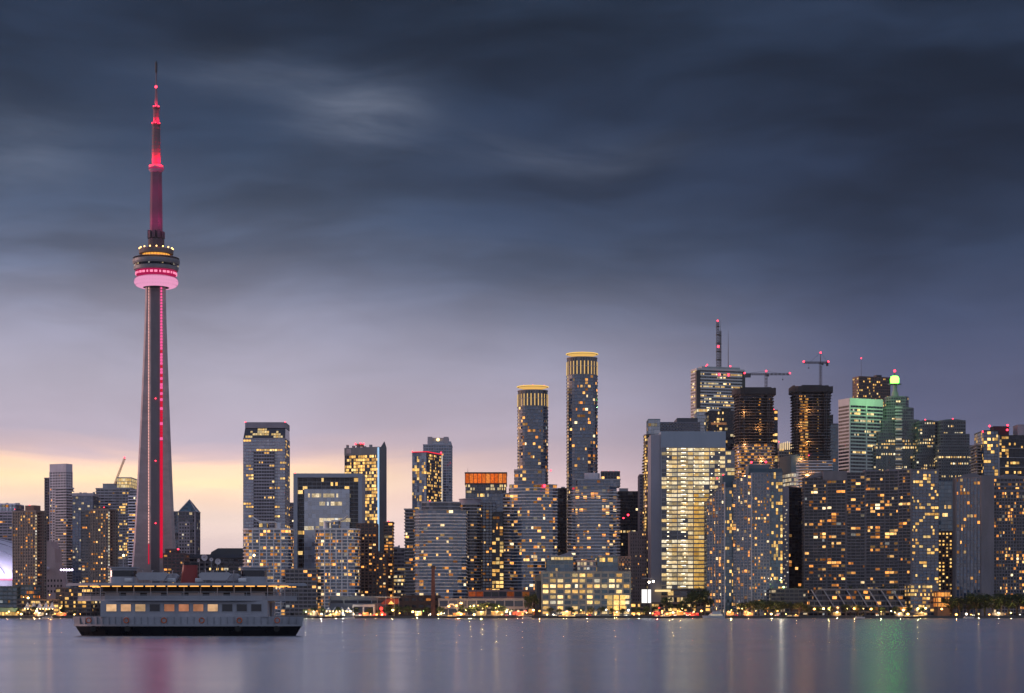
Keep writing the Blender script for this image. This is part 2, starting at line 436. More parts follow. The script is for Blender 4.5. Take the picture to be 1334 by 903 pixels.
class Tower:
    def __init__(s, name, label, cat, loc, rz=0.0, group=None, seed=1):
        s.o = thing(name, label, cat, loc, rz, group); s.loc = loc; s.rz = rz
        s.r = random.Random(seed); s.wall = {}; s.gl = {}; s.win = []; s.nwin = 0; s.seed = seed
    def mb(s, d, mat):
        return d.setdefault(mat.name, (MB(), mat))[0]
    def lit(s, mat, c, ang, w_, h):
        s.win.append((w_*h, mat, c, ang, w_, h))
    def tier(s, poly, z0, z1, fh=3.1, bay=3.6, sp=0.28, spd=0.35, pw=0.35, pd=0.18, wm=CONC, gm=GL_BLUE, lit=0.10, lm=LIT_HOME,
             pat='home', pm=None, edges=None, parapet=1.0, cols=(), skip=0, band=None, half=0.3, every=1):
        """floors of glass between bands and piers; lit rooms are windows of their own"""
        if pm is None and wm in (SLAB_G, SLAB_W): pm = MULLION; bay = max(bay, 3.0)
        pm = pm or wm
        n = len(poly); nf = max(1, int(round((z1-z0)/fh))); fh = (z1-z0)/nf
        W = s.mb(s.wall, wm); P = s.mb(s.wall, pm); G = s.mb(s.gl, gm)
        if sp > 0:
            op = offset(poly, spd)
            for k in range(0, nf+1, every):
                za = z0+k*fh-(sp*fh*0.5 if k else 0); zb = z0+k*fh+sp*fh*0.5
                if k == nf: zb = z1+0.01
                W.prism(op, za, zb)
        if parapet:
            W.prism(offset(poly, spd+0.12), z1, z1+parapet)
        cr, sr = math.cos(s.rz), math.sin(s.rz)
        lit_cells = []
        for i in range(n):
            a, b = poly[i], poly[(i+1) % n]
            L = math.hypot(b[0]-a[0], b[1]-a[1])
            if L < 0.3: continue
            ux, uy = (b[0]-a[0])/L, (b[1]-a[1])/L; nx, ny = uy, -ux
            nb = max(1, int(round(L/bay))); bw = L/nb
            u0 = s.r.randrange(500); v0 = s.r.randrange(500)
            G.face([(a[0], a[1], z0), (b[0], b[1], z0), (b[0], b[1], z1), (a[0], a[1], z1)], [(u0, v0), (u0+nb, v0), (u0+nb, v0+nf), (u0, v0+nf)])
            if pw > 0:
                for j in range(nb+1 if n < 12 else nb):
                    c = (a[0]+ux*bw*j+nx*(pd/2-0.1), a[1]+uy*bw*j+ny*(pd/2-0.1))
                    P.obox(c, (ux, uy), pw/2, pd/2+0.1, z0, z1-0.03)
            # does this side look towards the lake?
            wx, wy = cr*nx-sr*ny, sr*nx+cr*ny
            mx, my = (a[0]+b[0])/2, (a[1]+b[1])/2
            gx, gy = s.loc[0]+cr*mx-sr*my, s.loc[1]+sr*mx+cr*my
            face = -(wx*gx+wy*gy)/math.hypot(gx, gy)
            if face < 0.04: continue
            if edges is not None and i not in edges: continue
            ang = math.atan2(uy, ux)
            for k in range(skip, nf):
                run = 0
                pr_floor = lit
                if pat == 'office':
                    q = s.r.random(); pr_floor = lit*(3.2 if q < 0.22 else 0.35)
                if band: pr_floor = max(pr_floor, band.get(k, 0))
                for j in range(nb):
                    on = False
                    if pat == 'office':
                        if run > 0: on = True; run -= 1
                        elif s.r.random() < pr_floor*0.5: on = True; run = s.r.randrange(1, 5)
                        if band and band.get(k, 0) >= 1: on = s.r.random() < 0.93
                    elif run > 0: on = s.r.random() < .6; run -= 1
                    else:
                        pl = pr_floor*1.45 if lit < .5 else pr_floor
                        for (cj, cp) in cols:
                            if cj == (i, j) or cj == j: pl = max(pl, cp)
                        on = s.r.random() < pl
                        if on and lit < .5 and s.r.random() < .45: run = s.r.choice((1, 1, 2))
                    if not on: continue
                    hw = bw-pw-0.12; hh = fh*(1-sp)-0.12
                    if hw < 0.4: continue
                    fx = bw*(j+0.5)
                    if s.r.random() < (half+.12 if half > .2 else half): hw *= 0.5; fx += s.r.choice((-1, 1))*hw*0.5
                    zc = z0+(k+0.5)*fh+(sp*fh*0.25 if k == 0 else 0)
                    if k == 0: hh -= sp*fh*0.5
                    s.lit(lm, (a[0]+ux*fx+nx*0.03, a[1]+uy*fx+ny*0.03, zc), ang, hw, max(0.5, hh))
    def plain(s, poly, z0, z1, mat, top=None):
        s.mb(s.wall, mat).prism(poly, z0, z1, top=top)
    def done(s, wall_name='wall', cap=100):
        first = True
        for nm_, (b, m) in s.wall.items():
            if b.f: b.build('wall' if first else 'facade_panel', m, s.o); first = False
        for nm_, (b, m) in s.gl.items():
            if b.f: b.build('glazing', m, s.o)
        # the 100 windows that show largest are parts, the rest one mass
        W = sorted(s.win, key=lambda q: -q[0]+s.r.random()*0.01)
        s.r.shuffle(W) if len({round(q[0], 1) for q in W}) < 3 else None
        for (_a, m, c, ang, w_, h) in W[:cap]:
            o = bpy.data.objects.new('window', unit_window(m)); COL.objects.link(o)
            o.parent = s.o; o.location = c; o.rotation_euler = (0, 0, ang); o.scale = (w_, 0.1, h)
        rest = {}
        for (_a, m, c, ang, w_, h) in W[cap:]:
            b = rest.setdefault('all', (MB(), []))
            if m not in b[1]: b[1].append(m)
            b[0].mat = b[1].index(m)
            ux = (math.cos(ang), math.sin(ang))
            b[0].obox((c[0], c[1]), ux, w_/2, 0.05, c[2]-h/2, c[2]+h/2)
        for b, ms in rest.values():
            b.build('windows', ms, s.o, kind='stuff')
        return s.o
    # roof furniture
    def penthouse(s, poly, z0, z1, mat=METAL, name='penthouse'):
        b = MB(); b.prism(poly, z0-0.3, z1); b.prism(offset(poly, 0.25), z1-0.002, z1+0.5)
        return b.build(name, mat, s.o)
    def beacon(s, x, y, z, r=1.0, mat=None):
        r = r*.72
        b = MB(); b.tube((x, y, z-1.5), (x, y, z), 0.15); 
        o = b.build('beacon', METAL_D, s.o)
        c = MB(); c.ball((x, y, z+r*0.7), r); c.build('lamp', mat or RED, o)
        return o
    def mast(s, x, y, z0, z1, r=0.35, name='antenna', mat=None, red=()):
        b = MB(); b.tube((x, y, z0), (x, y, z0+(z1-z0)*0.55), r, r*0.7); b.tube((x, y, z0+(z1-z0)*0.55), (x, y, z1), r*0.6, r*0.25)
        o = b.build(name, mat or METAL_D, s.o)
        for z in red:
            c = MB(); c.ball((x, y, z), max(0.8, r*1.3)); c.build('lamp', RED, o)
        return o
    def clutter(s, poly, z, n, lo=1.5, hi=4):
        """plant boxes on a roof"""
        xs = [p[0] for p in poly]; ys = [p[1] for p in poly]
        b = MB()
        for _ in range(n):
            w_ = s.r.uniform(1.5, 5); d = s.r.uniform(1.5, 4)
            x = s.r.uniform(min(xs)+w_, max(xs)-w_); y = s.r.uniform(min(ys)+d, max(ys)-d)
            b.box(x-w_/2, x+w_/2, y-d/2, y+d/2, z-0.2, z+s.r.uniform(lo, hi))
        return b.build('roof_plant', METAL, s.o)
# ------------------------------------------------------------------ ground and water
def build_ground():
    m, g, out = mk('lake_water')
    p = g.new('ShaderNodeBsdfGlossy', distribution='MULTI_GGX'); p.inputs['Color'].default_value = (0.84, 0.91, 1.0, 1)
    df = g.new('ShaderNodeBsdfDiffuse'); df.inputs[0].default_value = (0.015, 0.045, 0.085, 1)
    lw = g.new('ShaderNodeFresnel'); lw.inputs[0].default_value = 1.33
    mx = g.new('ShaderNodeMixShader'); g.l.new(lw.outputs[0], mx.inputs[0]); g.l.new(df.outputs[0], mx.inputs[1]); g.l.new(p.outputs[0], mx.inputs[2])
    tc = g.new('ShaderNodeTexCoord')
    def ns(sx, sy, sc_, det):
        mp = g.new('ShaderNodeMapping'); g.l.new(tc.outputs['Object'], mp.inputs[0]); mp.inputs['Scale'].default_value = (sx, sy, 1)
        return g.noise(mp.outputs[0], sc_, det, 0.55)
    a = ns(0.05, 0.12, 1.0, 4); b = ns(0.5, 1.0, 1.0, 3); c = ns(0.006, 0.025, 1.0, 3)
    h = g.m('ADD', g.m('MULTIPLY', a, 0.5), g.m('MULTIPLY', b, 0.02))
    bp = g.new('ShaderNodeBump'); bp.inputs['Strength'].default_value = 0.10; bp.inputs['Distance'].default_value = 0.8
    g.l.new(h, bp.inputs['Height']); g.l.new(bp.outputs[0], p.inputs['Normal'])
    g.l.new(g.maprange(c, 0.35, 0.65, 0.195, 0.235), p.inputs['Roughness'])
    g.l.new(mx.outputs[0], out.inputs[0])
    b_ = MB(); b_.face([(-6000,-400,0), (6000,-400,0), (6000,8000,0), (-6000,8000,0)])
    tag(b_.build('lake_water', m), kind='structure')
    m = wall('ground_asphalt', (0.055,0.055,0.06), 0.9, scale=0.02)
    b_ = MB(); b_.face([(-6000,1702,GZ), (6000,1702,GZ), (6000,8000,GZ), (-6000,8000,GZ)])
    tag(b_.build('ground', m), kind='structure')
    b_ = MB(); b_.box(-2500, 2500, 1700, 1702.5, -1.5, GZ+0.12)
    for i in range(-110, 111):
        b_.box(i*9-0.25, i*9+0.25, 1699.6, 1700.02, -1, GZ-0.1)
    tag(b_.build('quay_wall', wall('quay_concrete', (0.10,0.10,0.10))), kind='structure')
    b_ = MB(); b_.face([(-2500,1702.6,GZ+0.02), (2500,1702.6,GZ+0.02), (2500,1712,GZ+0.02), (-2500,1712,GZ+0.02)])
    tag(b_.build('promenade', wall('promenade_boards', (0.12,0.11,0.10))), kind='structure')
build_ground()

# ------------------------------------------------------------------ the tall concrete needle tower
def build_needle():
    Y = 1990; s = Y/FP
    T = thing('observation_tower', 'very tall concrete needle tower with a pink ring and red lit antenna', 'tower', (PX(203.5, Y), Y, GZ))
    Z = lambda py: PZ(py, Y)-GZ
    conc = wall('tower_concrete', (0.52,0.42,0.405), 0.85, var=0.22, scale=0.05, zs=3.2)
    dk = wall('tower_glass_core', (0.17,0.15,0.165), 0.5)
    # three tapering wings round a hexagonal core
    prof = [(372, 11.6), (420, 12.8), (470, 14.6), (520, 16.6), (570, 18.7), (620, 21.0), (670, 23.4), (710, 25.6), (750, 28.4), (803, 33.0)]
    rings = []
    for py, hw in prof:
        Rt = hw*s/math.cos(R(30)); P = []
        tw = 2.3 if py < 700 else 2.3+(py-700)*0.02
        for k in range(3):
            ph = R(210+120*k)
            d = (math.cos(ph), math.sin(ph)); q = (-d[1], d[0])
            nd = R(210+120*k+60); e = (math.cos(nd), math.sin(nd)); f = (-e[1], e[0])
            P += [(d[0]*Rt-q[0]*tw, d[1]*Rt-q[1]*tw), (d[0]*Rt+q[0]*tw, d[1]*Rt+q[1]*tw),
                  (e[0]*5-f[0]*5.8, e[1]*5-f[1]*5.8), (e[0]*5+f[0]*5.8, e[1]*5+f[1]*5.8)]
        rings.append((P, max(-1.0, Z(py))))
    b = MB(); n = 12
    vs = [(x, y, z) for P, z in rings for x, y in P]
    fs = [(k*n+i, (k+1)*n+i, (k+1)*n+(i+1) % n, k*n+(i+1) % n) for k in range(len(rings)-1) for i in range(n)]
    fs += [tuple(range(n))]
    b.mesh(vs, fs); b.build('shaft', conc, T)
    # glazed lift nooks: dark panels up the middle of the three recesses
    b = MB()
    for k in range(3):
        nd = R(270+120*k); e = (math.cos(nd), math.sin(nd)); f = (-e[1], e[0])
        b.obox((e[0]*5.0, e[1]*5.0), f, 4.2, 0.3, 0, Z(373))
        for i in range(60):
            z = 5+i*5.4
            b.obox((e[0]*5.28, e[1]*5.28), f, 4.3, 0.15, z, z+0.35)
    b.build('lift_shaft_glazing', dk, T)
    # strips of light along the edges of the nook
    pinkw = glow('strip_pale', (1.0, 0.50, 0.44), 1.1, 'NONE'); magenta = glow('strip_magenta', (1.0, 0.10, 0.33), 1.2, 'NONE'); red = glow('strip_red', (1.0, 0.008, 0.06), 0.68, 'NONE')
    b = MB(); 
    z = Z(735)
    b2 = MB(); b2.box(-6.9, -6.0, -5.95, -5.6, Z(735), Z(709)); b2.build('light_strip', red, T); z = Z(708)
    while z < Z(374):
        b.box(-6.9, -6.0, -5.95, -5.6, z, z+2.1); z += 2.9
    b.each('strip_lamp', pinkw, T)
    b = MB(); b.box(4.8, 8.0, -6.3, -5.6, Z(727), Z(575)); b.build('light_strip', red, T)
    b = MB(); bm_ = MB(); z = Z(574); k = 0
    while z < Z(374):
        t = (z-Z(574))/(Z(374)-Z(574))
        (b if k*0.618 % 1 > t*1.6 else bm_).box(4.8+t*0.6, 8.0-t*0.8, -6.3, -5.6, z, z+2.7-0.9*t); z += 3.0; k += 1
    b.each('strip_lamp', red, T); bm_.each('strip_lamp', magenta, T)
    b = MB()
    for py in (520, 601, 682): b.ball((0.4, -5.9, Z(py)), 0.65)
    b.each('warning_lamp', RED, T)
    # the main pod
    K = lambda px: px*s
    def Q(rp, py): return (rp*s, (HY-py)*(Y-rp*s)/FP+CZ-GZ)     # ring seen at photo row py on its near side
    grey = wall('pod_panel', (0.22,0.22,0.24), 0.5); dark = wall('pod_dark', (0.05,0.05,0.06), 0.35)
    radome = glow('radome_pink_glow', (1.0, 0.40, 0.66), 0.85, 'AUTO')  # pink floodlighting on the ring, put in as its own glow
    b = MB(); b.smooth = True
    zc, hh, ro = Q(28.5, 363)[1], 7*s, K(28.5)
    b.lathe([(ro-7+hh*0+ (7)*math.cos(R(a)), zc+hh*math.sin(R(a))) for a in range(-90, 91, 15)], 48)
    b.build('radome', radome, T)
    b = MB()
    for i in range(48):
        a = R(i*7.5); u = (math.cos(a), math.sin(a))
        P0 = (u[0]*(ro-2.2), u[1]*(ro-2.2)); 
        b.tube((u[0]*(ro-1.6), u[1]*(ro-1.6), zc+hh*0.75), (u[0]*(ro+0.12), u[1]*(ro+0.12), zc), 0.13, n=4)
        b.tube((u[0]*(ro+0.12), u[1]*(ro+0.12), zc), (u[0]*(ro-1.6), u[1]*(ro-1.6), zc-hh*0.75), 0.13, n=4)
    b.lathe([(ro-1.5, zc+hh*.74), (ro-1.3, zc+hh*.78)], 48); b.build('radome_lattice', wall('rib_pink', (0.5,0.25,0.35)), T)
    b = MB(); b.lathe([(8, Q(22, 372)[1]), Q(22, 370.5), Q(22, 368), (8, Q(22, 368)[1])], 40); b.build('pod_soffit', dark, T)
    b = MB(); b.lathe([Q(25, 357), Q(26.5, 349), Q(25, 348.5), (5, Q(24, 348.5)[1])], 48); b.build('light_band', glow('band_magenta', (0.72, 0.012, 0.13), 0.55, 'NONE'), T)
    b = MB()
    for i in range(30):
        a = R(i*12+3); u = (math.cos(a), math.sin(a)); b.obox((u[0]*K(26.6), u[1]*K(26.6)), (-u[1], u[0]), 1.5 if i % 3 else 0.8, 0.25, Q(26.6, 354)[1], Q(26.6, 351.2)[1])
    b.each('band_lamp', glow('band_pink', (1.0, 0.25, 0.42), 1.3, 'NONE'), T)
    b = MB(); b.lathe([Q(26, 349.4), Q(28.5, 347.5), Q(29.2, 343.5), Q(27.5, 343.2), (5, Q(24, 343.2)[1])], 48); b.build('deck_ring', grey, T)
    b = MB(); b.lathe([Q(27.3, 343.4), Q(28.4, 338.8), (5, Q(24, 338.8)[1])], 48); b.build('deck_glazing', GL_DARK, T)
    b = MB(); b.lathe([Q(29.4, 340), Q(30.3, 337.5), Q(30.5, 334), Q(29.5, 333.6), (5, Q(24, 333.6)[1])], 48); b.build('deck_ring', grey, T)
    b = MB()
    for i in range(40):
        if i % 4 == 1:
            a = R(i*9); u = (math.cos(a), math.sin(a)); b.obox((u[0]*K(28.2), u[1]*K(28.2)), (-u[1], u[0]), 0.7, 0.2, Q(28.2, 342)[1], Q(28.2, 340.6)[1])
    b.each('deck_lamp', LIT_PALE, T)
    b = MB(); b.lathe([Q(29.2, 334), (K(27), Q(29.2, 334)[1]+.6), (K(18), Q(29.2, 334)[1]+.9), (5, Q(29.2, 334)[1]+.9)], 48); b.build('pod_roof', wall('pod_roof', (0.2,0.19,0.2)), T)
    b = MB()
    for i in range(36):
        a = R(i*10); u = (math.cos(a), math.sin(a)); b.tube((u[0]*K(29.8), u[1]*K(29.8), Q(29.8, 334)[1]), (u[0]*K(29.8), u[1]*K(29.8), Q(29.8, 331.9)[1]), 0.12, n=4)
    b.lathe([Q(29.6, 331.7), Q(29.95, 331.5), Q(29.6, 331.2)], 40)
    b.build('railing', METAL, T)
    b = MB(); b.lathe([Q(16.5, 336), Q(18, 327.2), (5, Q(24, 327.2)[1])], 40); b.build('lantern_wall', glow('lantern_amber', (1.0, 0.42, 0.06), 1.15), T)
    b = MB()
    for i in range(28):
        a = R(i*360/28); u = (math.cos(a), math.sin(a)); b.tube((u[0]*K(17), u[1]*K(17), Q(17, 335.5)[1]), (u[0]*K(18.3), u[1]*K(18.3), Q(18.3, 327)[1]), 0.2, n=4)
    b.build('lantern_mullion', dark, T)
    b = MB(); b.lathe([Q(18.5, 328.4), Q(22, 327.4), Q(22.4, 321.8), Q(20, 321.4), (5, Q(24, 321.4)[1])], 40); b.build('upper_ring', wall('pod_bronze', (0.20,0.15,0.13)), T)
    for i in range(16):
        a = R(i*22.5+11); u = (math.cos(a), math.sin(a)); c = MB(); c.ball((0, 0, 0), 0.75)
        o = c.build('ring_lamp', glow('ring_lamp_amber', (1, 0.55, 0.16), 5), T, loc=(u[0]*K(21.5), u[1]*K(21.5), Q(21.5, 321)[1]+0.7))
    b = MB(); b.lathe([Q(10.5, 322), Q(10.5, 311), Q(9.5, 309.5), (2, Z(309.5))], 20)
    for i in range(10):
        a = R(i*36+10); u = (math.cos(a), math.sin(a))
        b.obox((u[0]*K(9.2), u[1]*K(9.2)), (-u[1], u[0]), 1.6, 1.5, Z(311), Z(302.5-(i % 3)))
    b.build('equipment_ring', wall('equip_dark', (0.07,0.07,0.085)), T)
    # upper shaft, sky pod, antenna; floodlit red from the rings
    b = MB(); b.lathe([(K(8.4), Z(311)), (K(8.0), Z(262)), (K(7.2), Z(223)), (2, Z(223))], 6)
    b.build('upper_shaft', wall('upper_concrete', (0.13,0.09,0.12), 0.9), T)
    b = MB()
    for i in range(14):
        z = Z(305)+i*4.6; b.lathe([(K(8.5)-i*0.07, z), (K(8.5)-i*0.07, z+0.5)], 6)
    b.build('shaft_ring', wall('upper_band', (0.16,0.10,0.13)), T)
    b = MB(); b.smooth = True; b.lathe([(K(6.5), Z(225)), (K(9.2), Z(222.5)), (K(9.7), Z(219)), (K(9.3), Z(216)), (K(6.5), Z(215)), (2, Z(214.6))], 32); b.build('sky_pod', wall('sky_pod_panel', (0.36,0.28,0.32), 0.5), T)
    b = MB(); b.lathe([(K(9.75), Z(221.3)), (K(9.85), Z(219.4))], 32); b.build('sky_pod_window', glow('sky_pod_pink', (0.6, 0.03, 0.16), 0.6, 'NONE'), T)
    white = wall('antenna_white', (0.17,0.13,0.15), 0.7)
    def seg(r0, r1, y0, y1, nm='antenna_segment', ribs=0):
        q = MB(); q.lathe([(r0, Z(y0)), (r1, Z(y1)), (0.2, Z(y1))], 12)
        for i in range(ribs):
            z = Z(y0)+(Z(y1)-Z(y0))*(i+0.5)/ribs; q.lathe([(r0+0.15, z), (r0+0.15, z+0.45)], 12)
        return q.build(nm, white, T)
    seg(K(5.6), K(4.7), 215, 162, ribs=12); seg(K(4.0), K(3.5), 161, 141, ribs=4); seg(K(2.0), K(1.3), 139, 114, ribs=0); seg(K(0.9), K(0.7), 114, 94)
    for r_, y_ in ((5.6, 162.5), (4.4, 141.2)):
        q = MB(); q.lathe([(K(r_), Z(y_+1.2)), (K(r_+0.4), Z(y_)), (K(r_), Z(y_-1.6)), (0.3, Z(y_-1.6))], 16); q.build('antenna_collar', METAL_D, T)
    q = MB(); q.lathe([(K(1.5), Z(95)), (K(1.6), Z(82)), (K(0.6), Z(80)), (0.1, Z(79.5))], 8); q.build('antenna_tip', METAL_D, T)
    q = MB(); q.ball((0, -1.2, Z(113.5)), 1.3); q.build('warning_lamp', RED, T)
    q = MB()
    for a in range(6): q.ball((K(5.2)*math.cos(R(a*60+30)), K(5.2)*math.sin(R(a*60+30)), Z(161)), 0.7)
    for a in range(6): q.ball((K(3.6)*math.cos(R(a*60+30)), K(3.6)*math.sin(R(a*60+30)), Z(140)+1), 0.6)
    q.each('warning_lamp', RED, T)
    def flood(py, rad, power, col, n_=4):
        for i in range(n_):
            a = R(i*360/n_-45)
            L = bpy.data.lights.new('floodlight', 'POINT'); L.energy = power; L.color = col; L.shadow_soft_size = 0.5
            o = bpy.data.objects.new('floodlight', L); COL.objects.link(o); o.parent = T
            o.location = (rad*math.cos(a), rad*math.sin(a), Z(py))
    flood(210, K(11), 19000, (1, 0.0, 0.03)); flood(158.5, K(8), 5500, (1, 0.0, 0.05)); flood(137.5, K(6.5), 3200, (1, 0.01, 0.08))
    flood(290, K(20), 6000, (0.8, 0.0, 0.22)); flood(250, K(24), 5000, (0.8, 0.0, 0.22))
build_needle()
# ------------------------------------------------------------------ the city, left to right
G_HARB = 'condominium towers near the harbour'; G_OFF = 'downtown office towers'
def Fr(name, label, cat, xl, xr, Y, depth, seed, group=None):
    loc, rz, w_, d = front(xl, xr, Y, depth); return Tower(name, label, cat, loc, rz, group, seed), w_, d
def Co(name, label, cat, xl, xm, xr, Y, a, seed, group=None):
    loc, rz, w_, d = corner(xl, xm, xr, Y, a); return Tower(name, label, cat, loc, rz, group, seed), w_, d
WW = wall

# -- far left
def left_block():
    Y = 2150
    T, w_, d = Fr('condo_tower', 'pinkish grey condo block at the left edge with white ribs round its top', 'condo tower', -26, 21.5, Y, 40, 11, G_HARB)
    P = rect(w_, d); h = H(667, Y)
    T.tier(P, 0, h, 3.1, 5, 0.42, 0.9, 0.5, 0.3, WW('pinkish', (0.42,0.36,0.38)), GL_GREY, 0.10)
    T.tier(rect(w_-3, d-3), h+1, H(657, Y), 3, 3.5, 0.2, 0.2, 0.7, 0.5, SLAB_W, GL_PALE, 0.03)
    T.clutter(P, H(657, Y), 3); T.beacon(w_/2-2, -d/2+2, H(664, Y)); T.done()

    Y = 1890
    for (xl, xm, xr, yt, yc, xc0, xc1, lab, sd) in (
            (17, 46.5, 60, 666.5, 658, 30, 43, 'brown concrete apartment tower beside the white stadium dome', 12),
            (118, 141.5, 153, 664.5, 661, 124, 134, 'brown concrete apartment tower just left of the needle tower', 13)):
        T, w_, d = Co('apartment_tower', lab, 'apartment tower', xl, xm, xr, Y, 62, sd, G_HARB)
        P = rect(w_, d); h = H(yt, Y)
        brown = WW('apart_brown', (0.27,0.225,0.195)); redb = WW('apart_red', (0.22,0.14,0.115))
        # left face: concrete with vertical grooves; right face: brick with small balconies
        T.tier(P, 0, h, 2.9, 3.1, 0.40, 0.25, 0.9, 0.5, brown, GL_GREY, 0.17, LIT_HOME, edges=(3,), pm=brown, parapet=1.2)
        T.tier([(w_/2+.05, -d/2+1.0), (w_/2+.05, d/2-1.0), (-w_/2+1, d/2-1), (-w_/2+1, -d/2-0.9)], 0, h-0.5, 2.9, 4, 0.45, 0.8, 1.0, 0.5, redb, GL_DARK, 0.06, LIT_EMBER, parapet=0.6)
        cs = math.hypot(xc1-xc0, 0)*Y/FP/math.sin(R(62))
        fr = (xm-(xc0+xc1)/2)/(xm-xl)
        q = MB(); y0 = -d/2+d*fr; q.box(-w_/2+2, w_/2-3, y0-cs/2, y0+cs/2, h-1, H(yc, Y)); q.build('lift_house', redb, T.o)
        q = MB(); z = 4.0
        while z < h-3:
            q.box(-w_/2-0.6, -w_/2+0.3, -d/2-0.9, -d/2-0.2, z, z+1.7); z += 2.9
        q.each('stair_lamp', LIT_PALE, T.o)
        T.beacon(0, 0, H(yc, Y), 0.8); T.done()
    # a greyer wing between the blue tower and the second brown one
    T, w_, d = Fr('apartment_tower', 'grey apartment wing between dark blue tower and brown apartment tower', 'apartment tower', 106.5, 120, 1915, 22, 14, G_HARB)
    T.tier(rect(w_, d), 0, H(666, 1915), 2.9, 3.2, 0.4, 0.7, 0.8, 0.4, WW('apart_grey', (0.26,0.25,0.25)), GL_GREY, 0.14); T.clutter(rect(w_, d), H(666, 1915), 2); T.done()

    Y = 2250
    T, w_, d = Co('condo_tower', 'tall white condo tower with curved balconies down its right corner', 'condo tower', 65, 86, 94, Y, 64, 15, G_HARB)
    P = rect(w_, d); wh = WW('condo_white', (0.60,0.57,0.60), 0.6); h = H(604, Y)
    T.tier(P, 0, H(614, Y), 3.1, 3.6, 0.45, 0.25, 1.3, 0.3, wh, GL_GREY, 0.07, parapet=0)
    T.plain(offset(P, 0.25), H(614, Y), h, wh)
    T.tier([(-w_/2-1.2, -d/2-1.2), (w_/2, -d/2-1.6), (w_/2, d/2-6), (-w_/2+2, d/2-6), (-w_/2-1.2, -d/2+14)], 0, H(636, Y), 3.1, 4, 0.42, 0.7, 0.2, 0.05, wh, GL_GREY, 0.06)
    T.done()
    T, w_, d = Fr('condo_tower', 'slim dark slab behind the tall white condo tower, lower on its left', 'condo tower', 58.3, 70, 2300, 26, 16, G_HARB)
    T.tier(rect(w_, d), 0, H(623.5, 2300), 3.1, 3.6, 0.35, 0.5, 0.6, 0.2, WW('slab_mauve', (0.25,0.21,0.23)), GL_DARK, 0.05); T.done()
    Y = 2200
    T, w_, d = Fr('condo_tower', 'dark blue condo tower with pale cap right of the white tower', 'condo tower', 94.5, 121, Y, 30, 17, G_HARB)
    P = rect(w_, d); T.tier(P, 0, H(646.5, Y), 3.1, 3.2, 0.3, 0.15, 0.6, 0.25, WW('blue_grey', (0.17,0.18,0.21)), GL_BLUE, 0.09, LIT_PALE)
    T.plain(offset(P, 0.6), H(646, Y), H(642.5, Y), WW('cap_grey', (0.42,0.40,0.42))); T.clutter(P, H(642.5, Y), 3, 1, 3); T.done()

    Y = 2260
    T, w_, d = Fr('condo_tower', 'grey condo tower with a glowing yellow glass box on its roof', 'condo tower', 125.5, 172, Y, 36, 18, G_HARB)
    wl = w_*0.56; P1 = rect(wl, d, -w_/2+wl/2); P2 = rect(w_-wl, d, w_/2-(w_-wl)/2, -1.5)
    T.tier(P1, 0, H(637, Y), 3.2, 4.5, 0.5, 0.7, 0.4, 0.2, WW('band_grey', (0.40,0.40,0.43)), GL_GREY, 0.05)
    T.tier(P2, 0, H(637, Y), 3.2, 3.3, 0.32, 0.3, 0.3, 0.15, WW('band_grey2', (0.34,0.34,0.37)), GL_GREY, 0.22, LIT_GOLD)
    T.tier(offset(P2, -0.8), H(637, Y)+1, H(623, Y), 3.4, 2.4, 0.12, 0.15, 0.3, 0.2, METAL, GL_PALE, 1.0, LIT_HALL, half=0)
    T.penthouse(rect(wl*0.72, d*0.5, -w_/2+wl*0.6), H(637, Y), H(630, Y)); T.done()
    T, w_, d = Fr('condo_tower', 'slender condo tower with staggered balconies against the needle tower', 'condo tower', 168, 180.5, 2160, 24, 19, G_HARB)
    Y = 2160; T.tier(rect(w_, d), 0, H(647, Y), 3.1, 4, 0.34, 0.9, 0.4, 0.2, SLAB_W, GL_DARK, 0.12); T.tier(rect(w_*.7, d*.7, -1), H(647, Y)+1, H(639, Y), 3, 4, .3, .3, .4, .2, SLAB_G, GL_GREY, .1); T.done()

left_block()

